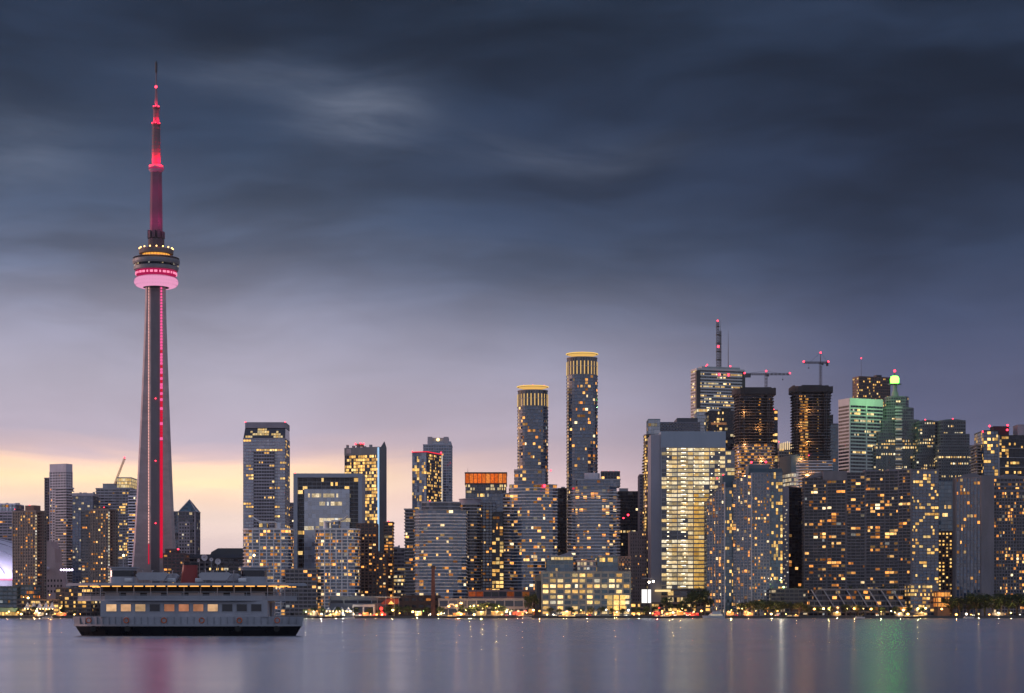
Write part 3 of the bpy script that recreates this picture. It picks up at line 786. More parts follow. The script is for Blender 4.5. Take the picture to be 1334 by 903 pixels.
def crane(label, x, Y, zbase, ymast, xj0, xj1, yj, luff=None, color=None, group='tower cranes'):
    """lattice tower crane: mast, slewing jib with a counterweight, cab, ties"""
    m = color or METAL_D
    T = thing('tower_crane', label, 'crane', (PX(x, Y), Y, zbase), 0, group)
    def lattice(b, p, q, w_, n, r=0.14):
        p = Vector(p); q = Vector(q); d = (q-p).normalized(); a = d.orthogonal().normalized(); c = d.cross(a)
        cs = [(a+c)*w_/2, (a-c)*w_/2, (-a-c)*w_/2, (-a+c)*w_/2]
        for k in cs: b.tube(p+k, q+k, r*1.5, n=4)
        for i in range(n):
            s0 = p+(q-p)*(i/n); s1 = p+(q-p)*((i+1)/n)
            for j in range(4): b.tube(s0+cs[j], s1+cs[(j+1) % 4], r, n=3)
    zt = PZ(ymast, Y)-zbase; zj = PZ(yj, Y)-zbase
    b = MB(); lattice(b, (0, 0, 0), (0, 0, zj), 2.0, max(4, int(zj/3))); b.build('mast', m, T)
    s = Y/FP; a0, a1 = (xj0-x)*s, (xj1-x)*s
    b = MB()
    if luff: lattice(b, (0, 0, zj), (a1, 0, PZ(luff, Y)-zbase), 1.6, 12)
    else: lattice(b, (0, 0, zj), (a0, 0, zj), 1.5, 12); lattice(b, (0, 0, zj), (a1, 0, zj), 1.5, 6)
    b.build('jib', m, T)
    if not luff:
        sh = a0 if abs(a0) < abs(a1) else a1; lg = a1 if abs(a0) < abs(a1) else a0
        b = MB(); b.box(min(sh, sh*0.72), max(sh, sh*0.72), -1.2, 1.2, zj-3.4, zj+0.4); b.build('counterweight', CONC_D, T)
        b = MB(); b.tube((0, 0, zj), (0, 0, zt), 0.5, 0.25, 5); b.tube((0, 0, zt), (sh*0.9, 0, zj+0.7), 0.12, n=3); b.tube((0, 0, zt), (lg*0.62, 0, zj+0.7), 0.12, n=3); b.build('tie_frame', m, T)
        b = MB(); b.tube((lg*0.7, 0, zj), (lg*0.7, 0, zj-5), 0.08, n=3); b.box(lg*0.7-.5, lg*0.7+.5, -.4, .4, zj-6.2, zj-5); b.build('hook', m, T)
        pts = [(a0, zj+1), (a1, zj+1), (0, zt)]
    else: pts = [(a1, PZ(luff, Y)-zbase+0.8)]
    b = MB(); b.box(0.8, 2.8, -2.2, -0.6, zj-2.6, zj-0.2); b.build('cab', m, T)
    b = MB()
    for px_, z_ in pts: b.ball((px_, -0.4, z_), 0.95)
    b.each('warning_lamp', RED, T)
crane('red luffing crane with its jib raised over the roof with the glowing yellow box', 150.5, 2270, PZ(632, 2270), 626, 150, 162.5, 628, luff=597, color=WW('crane_red', (0.45,0.16,0.09)))

def left_centre():
    # white stadium dome at the left edge
    Y = 2020; T = thing('stadium', 'white ribbed stadium dome cut off by the left edge', 'stadium', (PX(-38, Y+90), Y+90, GZ))
    r0 = 92; hd = H(694, Y); base = H(754, Y)
    b = MB(); b.smooth = True
    b.lathe([(r0*math.cos(R(t)), base+(hd-base)*math.sin(R(t))) for t in range(0, 91, 6)], 56)
    b.build('roof_dome', WW('dome_white', (0.72,0.70,0.80), 0.4, 0, 0.05), T)
    b = MB()
    for i in range(9):
        k = r0*(-0.8+0.2*i); pr = []
        rr = math.sqrt(max(1, r0*r0-k*k))
        for t in range(10, 171, 8):
            a = R(t); pr.append((rr*math.cos(a), k, base+(hd-base)*math.sqrt(max(0, 1-(k/r0)**2))*math.sin(a)+0.2))
        for p, q in zip(pr, pr[1:]): b.tube(p, q, 0.5, n=4)
    b.build('roof_rib', WW('dome_rib', (0.20,0.20,0.25)), T)
    b = MB(); b.lathe([(r0+2.5, H(756, Y)), (r0+2.5, base+0.3), (r0-4, base+0.3)], 56); b.build('red_fascia', WW('fascia_red', (0.45,0.13,0.17)), T)
    for lx in (30, 75):
        L_ = bpy.data.lights.new('dome_floodlight', 'POINT'); L_.energy = 150000; L_.color = (.74, .68, 1.0); L_.shadow_soft_size = 1
        o_ = bpy.data.objects.new('dome_floodlight', L_); COL.objects.link(o_); o_.parent = T; o_.location = (lx, -r0-18, H(752, Y))
    b = MB(); b.lathe([(r0+1, 0), (r0+1, H(756, Y)), (r0-4, H(756, Y))], 56); b.build('drum_wall', WW('drum', (0.24,0.23,0.25)), T)
    # pale wedge beside it
    Y = 1960
    T, w_, d = Fr('concrete_building', 'pale pink concrete block with a raked shoulder right of the brown apartment tower', 'building', 58, 74, Y, 30, 21)
    b = MB(); s = Y/FP; X = lambda p: (p-66)*s
    b.extrude([(X(57), 0), (X(86), 0), (X(84), H(768, Y)), (X(77), H(748, Y)), (X(72), H(733, Y)), (X(71), H(714, Y)), (X(68), H(713, Y)), (X(66), H(705, Y)), (X(57), H(705.5, Y))], 'x', -d/2, d/2)
    b.build('wall', WW('pale_pink', (0.55,0.43,0.42)), T.o)
    b = MB()
    for i in range(5):
        for j in range(3): b.box(X(62+i*4.2), X(63.8+i*4.2), -d/2-0.1, -d/2+0.3, H(772-j*7, Y), H(769-j*7, Y))
    b.each('window', GL_DARK, T.o)
    b = MB(); b.ball((X(60.5), -d/2-4, H(741, Y)), 4.5, 10, 6, 0.5); b.build('canopy', WW('dome_white', (0.72,0.70,0.80)), T.o); T.done()
    # floodlit plaza: lamp cluster on a mast
    T = thing('floodlight_mast', 'mast with a cluster of bright violet white floodlights', 'floodlight', (PX(87, 1900), 1900, GZ))
    b = MB(); b.tube((0, 0, 0), (0, 0, H(742, 1900)), 0.4, 0.25); b.box(-6, 6, -.3, .3, H(743, 1900)-.4, H(743, 1900)); b.build('pole', METAL, T)
    for i in range(5):
        b = MB(); b.ball((0, 0, 0), 0.9); b.build('floodlight_head', glow('violet_white', (0.85, 0.72, 1.0), 9), T, loc=(-5.2+2.6*i, -0.8, H(742.5, 1900)))
    # pyramid-roofed office
    Y = 2400; T, w_, d = Fr('office_tower', 'office tower with a steep glass pyramid roof right of the needle tower', 'office tower', 233.3, 255, Y, 32, 22, G_OFF)
    P = rect(w_, d); pk = WW('stone_pale', (0.46,0.42,0.45)); h = H(667, Y)
    T.tier(rect(w_*.64, 4, -w_*.18, -d/2+1), 0, H(681, Y), 4.2, 3.3, 0.5, 0.2, 1.2, 0.3, pk, GL_DARK, 0.06, LIT_PALE)
    T.tier(P, 0, h, 4.2, 4.4, 0.3, 0.2, 0.6, 0.5, WW('stone_dark', (0.23,0.22,0.25)), GL_GREY, 0.05, LIT_PALE, parapet=0.3)
    b = MB(); b.tube((w_/2-1, -d/2+.2, h), (w_/2-1, -d/2+.2, 20), 0.9, n=4); b.build('corner_pier', pk, T.o)
    b = MB(); ap = (0, 0, H(650, Y)); Q = [(x, y, h+0.3) for x, y in offset(P, 0.6)]
    hp = H(650, Y)-h
    for i in range(4): b.face([Q[i], Q[(i+1) % 4], ap], [(0, 0), (6, 0), (3, 6)])
    b.build('pyramid_roof', GL_TEAL, T.o)
    b = MB(); 
    for q in Q: b.tube(q, ap, 0.55, n=5)
    for i in range(4): b.tube(Q[i], Q[(i+1) % 4], 0.5, n=4)
    b.build('roof_edge', WW('roof_edge_pale', (0.4,0.36,0.37)), T.o)
    T.tier(rect(PX(235, Y)-PX(226, Y), d*.9, -w_/2-3.9, 2), 0, H(667, Y), 4.2, 3.5, 0.25, .2, .3, .15, WW('teal_grey', (0.2,0.22,0.25)), GL_BLUE, 0.05, LIT_PALE); T.done()
    # arena and low roofs between the towers
    Y = 2020; T, w_, d = Fr('arena', 'low arena with dark sloping roof and lit window bands', 'arena', 240, 330, Y, 90, 23)
    T.tier(rect(w_, d), 0, H(727, Y), 4.5, 5, 0.45, 0.3, 0.6, 0.3, WW('arena_wall', (0.16,0.15,0.16)), GL_DARK, 0.16, LIT_OFFICE, 'office', parapet=0.5)
    b = MB(); s = Y/FP; X = lambda p: (p-285)*s
    b.extrude([(X(239), H(727, Y)), (X(330), H(727, Y)), (X(330), H(722, Y)), (X(244), H(722.5, Y))], 'x', -d/2-1.5, d/2); b.build('lower_roof', WW('roof_blue', (0.05,0.065,0.09), 0.5), T.o)
    b = MB(); b.extrude([(X(273), H(722, Y)), (X(330), H(722, Y)), (X(330), H(714, Y)), (X(283), H(714, Y)), (X(274), H(719, Y))], 'x', -d/2+6, d/2-6); b.build('upper_roof', WW('roof_slate', (0.06,0.075,0.085), 0.5), T.o)
    for p in (280, 287, 295): T.mast(X(p), 0, H(714, Y), H(711, Y), 0.15)
    T.done()
    Y = 1960
    for i, (p, y, r) in enumerate(((267, 726.5, 4.3), (275.3, 729, 2.5), (283.3, 731.5, 4.0), (259.5, 730, 2.3))):
        lab = ['largest white satellite dish in front of the arena roof', 'small white dish second from right at the arena', 'tilted white dish, rightmost of the dishes at the arena', 'small white dish, leftmost of the dishes at the arena'][i]
        T = thing('satellite_dish', lab, 'satellite dish', (PX(p, Y), Y, GZ), R((-10, 8, 25, -30)[i]), 'satellite dishes by the arena')
        rr = r*Y/FP; zc = H(y, Y)
        b = MB(); b.smooth = True; n = 20; vs = []; fs = []
        for k in range(5):
            q = rr*k/4
            for j in range(n): t = 2*math.pi*j/n; vs.append((max(q, .01)*math.cos(t), -0.9-(q/rr)**2*rr*0.22, zc+max(q, .01)*math.sin(t)))
        for k in range(4):
            for j in range(n): fs.append((k*n+j, k*n+(j+1) % n, (k+1)*n+(j+1) % n, (k+1)*n+j))
        b.mesh(vs, fs)
        b.mesh([(x, y+0.22, z) for x, y, z in vs], [tuple(reversed(f)) for f in fs])
        b.build('reflector', WW('dish_white', (0.75,0.70,0.72), 0.5, 0, 0.08), T)
        b = MB(); b.tube((0, 0.4, 0), (0, 0.4, zc), 0.45); b.tube((0, 0.4, zc), (0, -0.8, zc), 0.4); b.build('pole', METAL, T)
        b = MB(); b.tube((0, -0.9, zc), (0, -0.9-rr*0.7, zc), 0.12, n=4); b.ball((0, -0.9-rr*0.7, zc), 0.4); b.build('feed_arm', METAL_D, T)
    T, w_, d = Fr('brick_building', 'reddish midrise with scattered lights between needle tower and arena', 'building', 213, 240, 1930, 30, 24)
    T.tier(rect(w_, d), 0, H(722, 1930), 3.4, 4, .45, .3, 1, .4, WW('maroon', (0.17,0.10,0.10)), GL_DARK, .2, LIT_HOME); T.tier(rect(w_*.5, d*.6, -4), H(722,1930), H(716,1930), 3.4, 4, .45, .3, 1, .4, WW('maroon', (0.17,0.10,0.10)), GL_DARK, .1); T.beacon(3, -8, H(716, 1930), 1.2); T.done()
    # tall grey hotel-like tower
    Y = 2150; T, w_, d = Fr('office_tower', 'tall grey tower with sloped lit glass crown and red corner lamps', 'tower', 317, 371.5, Y, 44, 25, G_OFF)
    P = rect(w_, d); gp = WW('panel_grey', (0.38,0.37,0.40), 0.6); h = H(572, Y)
    nf = int(h/3.4); band = {nf-2: 0.5, nf-5: 0.45, nf-9: .45}
    T.tier(P, 0, h, 3.4, 2.9, 0.38, 0.2, 0.4, 0.12, gp, GL_PALE, 0.14, LIT_GOLD, 'office', half=0.1)
    T.tier(rect(w_*.5, 3, 0, -d/2-0.2), h*0.1, h*0.93, 3.4, 2.9, 0.42, 0.25, 0.5, 0.15, gp, GL_DARK, 0.1, LIT_GOLD, 'office', parapet=.3)
    # crown: glass raking back, lit from inside, grey screen above
    y0, y1 = H(570, Y), H(557, Y)
    b = MB(); pr = [(-w_/2, -d/2), (w_/2, -d/2), (w_/2, d/2), (-w_/2, d/2)]; tp = [(-w_/2+1.2, -d/2+6), (w_/2-.3, -d/2+6), (w_/2-.3, d/2), (-w_/2+1.2, d/2)]
    b.prism(pr, h+.8, y1, top=tp); b.build('crown_glazing', GL_GREY, T.o)
    def onslope(u0, u1, t0, t1, mt, nm):
        q = MB(); L = lambda u, t: (-w_/2+w_*u, -d/2+6*t-.18, h+.8+(y1-h-.8)*t)
        for (dx) in (0,):
            f = [L(u0, t0), L(u1, t0), L(u1, t1), L(u0, t1)]; bk = [(x, y+.15, z) for x, y, z in f]
            q.mesh(f+bk, [(0,1,2,3), (7,6,5,4), (0,4,5,1), (1,5,6,2), (2,6,7,3), (3,7,4,0)])
        q.build(nm, mt, T.o)
    k = 0
    for row in range(4):
        for cc in range(16):
            t0, t1 = .06+row*.23, .06+row*.23+.19; u0, u1 = .05+cc*.056, .05+cc*.056+.05
            on = (row == 0 and (cc < 3 or cc > 11)) or (row == 1 and 2 < cc < 15 and cc != 10) or (row == 2 and (4 < cc < 10 or cc in (2, 13))) or (row == 3 and cc in (5, 6, 7, 8))
            if on: onslope(u0, u1, t0, t1, LIT_HALL, 'window')
    T.plain([(-w_/2+1.2, -d/2+5), (w_/2, -d/2+5), (w_/2, d/2), (-w_/2+1.2, d/2)], y1, H(549.5, Y), WW('screen_grey', (0.3,0.29,0.32)))
    T.beacon(-w_/2+1.6, -d/2+5.5, H(550, Y)); T.beacon(w_/2-.6, -d/2+5.5, H(550, Y)); T.done()
    Y = 2300; T, w_, d = Fr('condo_tower', 'narrow grey tower squeezed between grey crowned tower and frame building', 'condo tower', 369, 384, Y, 26, 26, G_HARB)
    T.tier(rect(w_, d), 0, H(656, Y), 3.1, 3.4, .4, .3, .6, .3, WW('grey_warm', (0.30,0.28,0.30)), GL_GREY, .1); T.clutter(rect(w_, d), H(656, Y), 2, 1, 2); T.done()
left_centre()

def winged_condo(lab, xl, xr, ytop, xp0, xp1, yp, fin, Y, sd):
    """white-ribbed condo with bowed front, floor slabs and a curving wing on the roof"""
    T, w_, d = Fr('condo_tower', lab, 'condo tower', xl, xr, Y, 30, sd, 'white ribbed condo towers with roof wings')
    P = rrect(w_, d, 9, 4); h = H(ytop+4, Y); s = Y/FP; xc = (xl+xr)/2; X = lambda p: (p-xc)*s
    T.tier(P, 0, h, 2.95, 3.4, 0.25, 0.95, 0.22, 0.1, SLAB_W, GL_BLUE, 0.24, LIT_HOME, parapet=1.1)
    b = MB()
    for i in range(5):
        x = -w_/2+9+(w_-18)*i/4; b.box(x-.45, x+.45, -d/2-1.6, -d/2+.5, 0, h+(1.5 if i in (1, 2) else 0.4))
    b.build('rib', SLAB_W, T.o)
    q = rect((xp1-xp0)*s, d*.5, X((xp0+xp1)/2), -d*.2)
    T.tier(q, h+1, H(yp, Y), 4, 4, .25, .3, .5, .3, SLAB_W, GL_BLUE, .5, LIT_GOLD, parapet=.8)
    b = MB(); top = [(X(a), H(y, Y)) for a, y in fin]
    b.extrude([(a, z+.5) for a, z in top]+[(a, z-.5) for a, z in reversed(top)], 'x', -d/2+1, -d/2+12); b.build('roof_wing', SLAB_W, T.o)
    b = MB(); b.lathe([(2.6, h), (2.6, H(yp, Y)), (2.4, H(yp, Y)+.3)], 20, (X(fin[-1][0])+1.5, -d*.15, 0)); b.build('roof_drum', SLAB_W, T.o)
    T.done()
winged_condo('white ribbed condo with a roof wing rising to the left, below the grey crowned tower', 316, 379, 686, 337, 347, 681, [(328, 673), (333, 676.5), (339, 679), (347, 680.2), (358, 680)], 1800, 31)
winged_condo('white ribbed condo with a roof wing rising to the right, before the frame building', 410, 466, 686, 432, 441, 678.5, [(452.5, 671.5), (447, 676), (441, 678.5), (433, 679.8), (422, 679.6)], 1800, 32)

def frame_building():
    Y = 1960; T, w_, d = Fr('office_building', 'square office block with grey outer frame around dark glass and a pale glass bay', 'office building', 382.5, 472, Y, 40, 33, G_OFF)
    s = Y/FP; fr = WW('frame_bluegrey', (0.36,0.39,0.45), 0.5, 0, 0.1); h = H(617, Y)
    P = rect(w_-8, d-4, 0, 2)
    T.tier(P, 0, h-4, 4.0, 4.5, 0.09, 0.12, 0.12, 0.1, WW('slab_line', (0.40,0.42,0.45)), GL_DARK, 0.06, LIT_GOLD)
    b = MB(); t = 3.9
    b.box(-w_/2, -w_/2+t, -d/2-2, d/2, 0, h-t); b.box(w_/2-t, w_/2, -d/2-2, d/2, 0, h-t); b.box(-w_/2-.05, w_/2+.05, -d/2-2.05, d/2+.05, h-t, h)
    b.build('outer_frame', fr, T.o)
    Q = rect((456-397)*s, 8, (426.5-427.25)*s, -d/2-1)
    pl = glass('glass_bay', (0.15,0.19,0.26), 3.0, 0.12, 0.0, 0.004)
    hb = H(638, Y); n_ = int(round(hb/4.0))
    T.tier(Q, 0, hb, 4.0, 3.6, 0.03, 0.05, 0.06, 0.04, WW('slab_pale', (0.36,0.40,0.47)), pl, 0.03, LIT_PALE, 'office', parapet=.4, band={n_-2: .8, n_-8: .8, n_-10: .6, n_-13: .7, n_-4: .15, n_-11: .3}, half=.1)
    for x in range(-4, 5): T.mast(x*8, 0, h, h+2.5, .2)
    T.beacon(-w_/2+1.5, -d/2, h, .7); T.done()
    # yellow-lit tower with a blade fin
    Y = 2200; T, w_, d = Co('office_tower', 'brightly yellow lit glass tower with blade fin and blue light strip', 'tower', 449, 493, 503, Y, 66, 34, G_OFF)
    P = rect(w_, d); h = H(592, Y)
    T.tier(P, 0, h, 3.6, 2.8, 0.2, 0.12, 0.25, 0.12, WW('steel_grey', (0.2,0.2,0.22)), GL_GREY, 0.68, LIT_GOLD, 'home', parapet=0, edges=(3,), half=.15)
    T.tier([(-w_/2+.5, -d/2-.4), (w_/2+.2, -d/2-.4), (w_/2+.2, d/2-.5), (-w_/2+.5, d/2-.5)], 0, h, 3.6, 2.8, 0.2, 0.12, 0.25, 0.12, WW('steel_grey', (0.2,0.2,0.22)), GL_GREY, 0.5, LIT_GOLD, 'home', parapet=0, edges=(0,), half=.2)
    T.plain(offset(P, .3), h, H(582, Y), WW('screen_green', (0.20,0.23,0.24), 0.5)); T.clutter(P, H(582, Y), 5, 1.5, 3.5)
    b = MB(); b.box(-w_/2-.55, -w_/2-.2, d/2-8.5, d/2-2.5, H(589.5, Y), H(583.5, Y)); b.build('sign_panel', WW('sign_pale', (0.42,0.40,0.42)), T.o)
    b = MB(); zt = H(574, Y); b.extrude([(-w_/2, 0), (w_/2-1, 0), (w_/2-1, H(582, Y)), (w_/2-4.5, zt-2), (w_/2-6, zt), (-w_/2, H(586, Y))], 'x', -d/2-1.2, -d/2-.7); b.build('blade_fin', WW('fin_grey', (0.15,0.17,0.19), .4), T.o)
    b = MB(); b.box(-w_/2-1.6, -w_/2-.7, -d/2-1.3, -d/2+.4, H(718, Y), H(583, Y)); b.build('light_strip', glow('strip_blue', (0.42, 0.68, 1.0), 1.0, 'NONE'), T.o)
    T.done()
    crane('small red roof crane on the yellow lit glass tower', 470, 2215, PZ(582, 2215), 577.5, 463, 474, 579.5, color=WW('crane_red', (0.45,0.16,0.09)))
    Y = 1900; T, w_, d = Fr('apartment_tower', 'brown brick apartment block in front of the yellow lit tower', 'apartment tower', 462, 503, Y, 26, 35, G_HARB)
    T.tier(rect(w_*.62, d, -w_*.12, -.5), 0, H(683, Y), 3.0, 3.4, .42, .3, 1.1, .5, BRICK, GL_DARK, .16, LIT_HOME)
    T.tier(rect(w_, d), 0, H(722, Y), 3.0, 3.4, .42, .3, 1.1, .5, BRICK, GL_DARK, .2, LIT_HOME, cols=((0, 9), .9) and (((0, 8), .7),)); T.beacon(-w_*.3, 0, H(683, Y), .9); T.done()
    Y = 1960; T, w_, d = Fr('condo_tower', 'slender dark condo with red roof lamp beside the blade fin tower', 'condo tower', 500.5, 511, Y, 22, 36, G_HARB)
    T.tier(rect(w_, d), 0, H(681, Y), 3.0, 3.4, .35, .8, .4, .2, WW('apart_red', (0.22,0.14,0.115)), GL_DARK, .3, LIT_HOME); T.beacon(0, -6, H(680, Y), 1.3); T.done()
    Y = 2150; T, w_, d = Fr('office_building', 'low grey office with few lit floors left of the curved glass condo', 'office building', 508, 532, Y, 40, 37, G_OFF)
    T.tier(rect(w_, d), 0, H(715, Y), 4, 4, .4, .2, .3, .15, WW('grey_mid', (0.22,0.21,0.23)), GL_GREY, .22, LIT_OFFICE, 'office'); T.clutter(rect(w_, d), H(715, Y), 2); T.done()
frame_building()

def centre():
    Y = 2200; T, w_, d = Co('condo_tower', 'glass tower with red roof edge, blue left face and lit right face', 'condo tower', 537, 555.5, 575, Y, 68, 41, G_HARB)
    P = rect(w_, d); h = H(590, Y)
    T.tier(P, 0, h, 3.3, 3.0, 0.07, 0.06, 0.07, 0.05, WW('mull_blue', (0.22,0.26,0.33)), GL_PALE, 0.10, LIT_GOLD, edges=(3,), parapet=1.0, band={int(h/3.3)-6: .75, int(h/3.3)-7: .4})
    T.tier([(-w_/2+.6, -d/2-.5), (w_/2, -d/2-.5), (w_/2, d/2-1), (-w_/2+.6, d/2-1)], 0, h-.6, 3.3, 3.6, 0.3, 0.25, 0.4, 0.2, WW('face_dark', (0.16,0.15,0.17)), GL_DARK, 0.28, LIT_GOLD, edges=(0,), parapet=.4, cols=(((0, 6), .75), ((0, 7), .6)))
    b = MB(); b.box(-w_/2-.6, -w_/2+.4, -d/2, d/2, h+.9, h+1.7); b.box(-w_/2, w_/2, -d/2-1.1, -d/2-.3, h+.9, h+1.7); b.build('roof_edge_light', glow('edge_red', (1, .03, .06), 1.2, 'NONE'), T.o)
    b = MB(); b.box(w_/2-1, w_/2+.3, -d/2-1.3, -d/2-.4, 0, h); b.build('corner_glow', glow('edge_white', (1, .86, .75), .7, 'NONE'), T.o)
    T.beacon(-w_/2, d/2, h+1.4); T.beacon(w_/2-1, -d/2, h+2.4, 1.3); T.done()
    Y = 2350; T, w_, d = Fr('condo_tower', 'stepped pale blue tower behind the red edged glass tower', 'condo tower', 551, 588.5, Y, 34, 42, G_HARB)
    s = Y/FP; xc = 569.75; X = lambda p: (p-xc)*s; lp = WW('pale_blue_panel', (0.42,0.44,0.50), .5)
    T.tier(rect(w_-1, d), 0, H(580, Y), 3.2, 3, .3, .5, .5, .2, lp, GL_BLUE, .03)
    T.tier(rect((587-557)*s, d-4, X(572)), H(580, Y)+.5, H(576, Y), 3.2, 4, .2, .2, .3, .2, lp, GL_PALE, 0)
    b = MB(); b.box(X(557), X(563), -d/2+1, d/2-3, H(581, Y), H(569, Y)); b.box(X(578), X(584), -d/2+1, d/2-3, H(577, Y), H(569, Y)); b.box(X(563)+.02, X(578)-.02, -d/2+4, d/2-3.1, H(577, Y), H(570, Y)); b.build('crown', WW('crown_pale', (0.50,0.45,0.46)), T.o)
    b = MB(); b.ball((X(570.5), -d/2+3, H(572.5, Y)), 1.8); b.build('crown_lamp', glow('crown_lamp', (1, .74, .32), 3, 'NONE'), T.o); T.done()
    # curved condo
    Y = 1800; T, w_, d = Fr('condo_tower', 'broad bowed glass condo with thin white floor lines behind the brick chimney', 'condo tower', 541, 607, Y, 34, 43, G_HARB)
    P = bow(w_, d, 8, 12); h = H(665, Y)
    T.tier(P, 0, h, 2.95, 3.2, 0.16, 0.35, 0.2, 0.12, SLAB_G, GL_BLUE, 0.09, LIT_HOME, parapet=.4)
    b = MB()
    for k in range(0, int(h/2.95), 1):
        z = k*2.95
        b.prism(offset(P, .8 if k % 3 else 1.1), z-.2, z+.42)
    b.build('floor_slab', SLAB_W, T.o)
    T.tier(bow(w_*.74, d-8, 5, 10), h+.5, H(655, Y), 3.1, 3, .2, .6, .3, .2, SLAB_G, GL_GREY, .03)
    T.penthouse(rect(w_*.22, 8, -w_*.28, -6), H(665, Y), H(653, Y), WW('crown_pale', (0.50,0.45,0.46))); T.beacon(-w_*.22, -6, H(653, Y), 1.0); T.done()
    Y = 1830; T, w_, d = Fr('condo_tower', 'narrow condo wing with stacked balconies left of the bowed condo', 'condo tower', 528, 543, Y, 26, 44, G_HARB)
    T.tier(rect(w_, d), 0, H(664, Y), 2.95, 3.4, .3, 1.1, .4, .2, SLAB_G, GL_DARK, .1); T.clutter(rect(w_, d), H(664, Y), 1, 1, 2); T.done()
    # orange-crowned office
    Y = 2150; T, w_, d = Fr('office_tower', 'dark blue glass office with glowing orange crown', 'office tower', 606.5, 659.5, Y, 40, 45, G_OFF)
    P = rect(w_, d); h = H(643, Y)
    T.tier(P, 0, h, 3.8, 3.2, .1, .1, .15, .1, WW('steel_blue', (0.16,0.18,0.22)), GL_BLUE, .08, LIT_OFFICE, 'office', parapet=0)
    T.tier(P, h+.05, H(631, Y), 3.4, 2.5, .15, .2, .2, .12, WW('steel_grey', (0.2,0.2,0.22)), GL_GREY, .8, LIT_HALL, 'office', parapet=0)
    T.tier(offset(P, .4), H(631, Y)+.05, H(616.5, Y), 11, 4.4, .10, .5, .45, .35, WW('crown_frame', (0.14,0.09,0.08)), GL_DARK, 1.0, litmat('crown_orange', [(0, (1,.16,.02)), (.6, (1,.24,.04)), (1, (1,.34,.07))], .45, .95, 1), half=0)
    T.mast(-w_/2+2, 0, H(616, Y), H(607, Y), .25); T.done()
    # dark condo cluster
    Y = 1850
    T, w_, d = Fr('condo_tower', 'round ended condo with drum top left of the orange crowned office', 'condo tower', 597, 627, Y, 30, 46, G_HARB)
    T.tier(rrect(w_, d, 10, 5), 0, H(657, Y), 2.95, 3.4, .36, .9, .35, .2, SLAB_G, GL_DARK, .10); b = MB(); b.lathe([(w_*.47, H(657, Y)+1), (w_*.47, H(650, Y)), (w_*.5, H(650, Y)), (w_*.5, H(649, Y)), (1, H(649, Y))], 32); b.build('roof_drum', WW('drum_mauve', (0.34,0.30,0.33)), T.o); T.done()
    T, w_, d = Fr('condo_tower', 'bluish condo with punched windows right of the drum topped condo', 'condo tower', 624, 646, Y+12, 26, 47, G_HARB)
    T.tier(rect(w_, d), 0, H(656, Y+12), 2.95, 3.2, .35, .2, .7, .2, WW('blue_grey', (0.17,0.18,0.21)), GL_BLUE, .12, LIT_HOME, cols=(((0, 0), .35),)); T.clutter(rect(w_, d), H(656, Y+12), 2, 1, 2.5); T.done()
    T, w_, d = Fr('condo_tower', 'black narrow block with a stack of bright yellow floors', 'condo tower', 641, 656, Y-10, 22, 48, G_HARB)
    T.tier(rect(w_, d), 0, H(700, Y-10), 3.6, 3.4, .25, .25, .3, .15, BLACK, GL_DARK, .62, LIT_GOLD, half=.1); T.tier(rect(w_*.9, d*.8), H(700, Y-10)+1, H(668, Y-10), 3.1, 3.4, .25, .25, .3, .15, BLACK, GL_DARK, .1); T.done()
    # two very tall round-cornered towers
    for (xl, xr, yt, yc0, yc1, ydisc, lab, sd) in ((674.5, 714, 506, 510, 529, 503, 'shorter of the two tall round glass towers with golden disc crown', 51), (739, 779, 463, 466, 488, 460, 'taller of the two round glass towers with golden disc crown', 52)):
        Y = 2000; T, w_, d = Fr('residential_tower', lab, 'tower', xl, xr, Y, (xr-xl)*Y/FP, sd, 'twin round glass towers with disc crowns')
        r0 = w_/2; P = rrect(w_, w_, w_*.42, 7); h = H(yc1, Y)
        T.tier(P, 0, h, 3.3, 2.9, .24, .5, .08, .06, WW('ice_band', (0.20,0.21,0.24), .4), GL_BLUE, .27, LIT_HOME, 'office', parapet=0, pm=MULLION)
        Q = offset(P, -.5)
        T.tier(Q, h+.05, H(yt+2, Y), 9, 2.6, .06, .5, .22, .3, WW('ice_fin', (0.40,0.38,0.36)), GL_GREY, 0, parapet=.6)
        # uplights between the crown fins
        n_ = 26
        for i in range(n_):
            a = 2*math.pi*i/n_; u = (math.cos(a), math.sin(a)); rr = r0*1.0
            c = MB(); c.obox((0, 0), (-u[1], u[0]), .5, .15, 0, (H(yt+4, Y)-h)*.82)
            c.build('crown_uplight', glow('uplight_gold', (1, .62, .22), .8, 'NONE'), T.o, loc=(u[0]*(rr+.35), u[1]*(rr+.35), h+.8))
        zd = H(ydisc, Y)
        b = MB(); b.smooth = False; b.lathe([(r0*.62, H(yt+2, Y)), (r0*.62, zd-.6)], 24); b.build('crown_drum', glow('drum_gold', (1, .55, .14), .9), T.o)
        b = MB(); b.lathe([(r0*.7, zd-1.0), (r0*1.04, zd+.3), (r0*1.04, zd+1.1), (r0*.5, zd+1.5), (.5, zd+1.6)], 40); b.build('crown_disc', WW('disc_pale', (0.55,0.48,0.36), .5), T.o)
        b = MB(); b.lathe([(r0*1.05, zd+.25), (r0*1.07, zd+.6), (r0*1.05, zd+1.15)], 40); b.build('disc_edge_light', glow('disc_gold', (1, .62, .16), 1.1, 'AUTO'), T.o)
        b = MB(); b.lathe([(r0*.72, zd-1.15), (r0*.96, zd-.15), (r0*.96, zd-.1)], 40); b.build('disc_soffit_light', glow('soffit_gold', (1, .58, .16), .8, 'NONE'), T.o)
        for x, y in ((-r0*.6, -4), (r0*.75, -3), (0, -r0*.5)): T.beacon(x, y, zd+1.5, .7)
        # sunset light on the left edge, put in as glowing strips
        b = MB(); z = 3
        while z < h-4: b.obox((-w_*.47, -w_*.24), (.35, -.94), 1.1, .25, z, z+2.0); z += 3.15
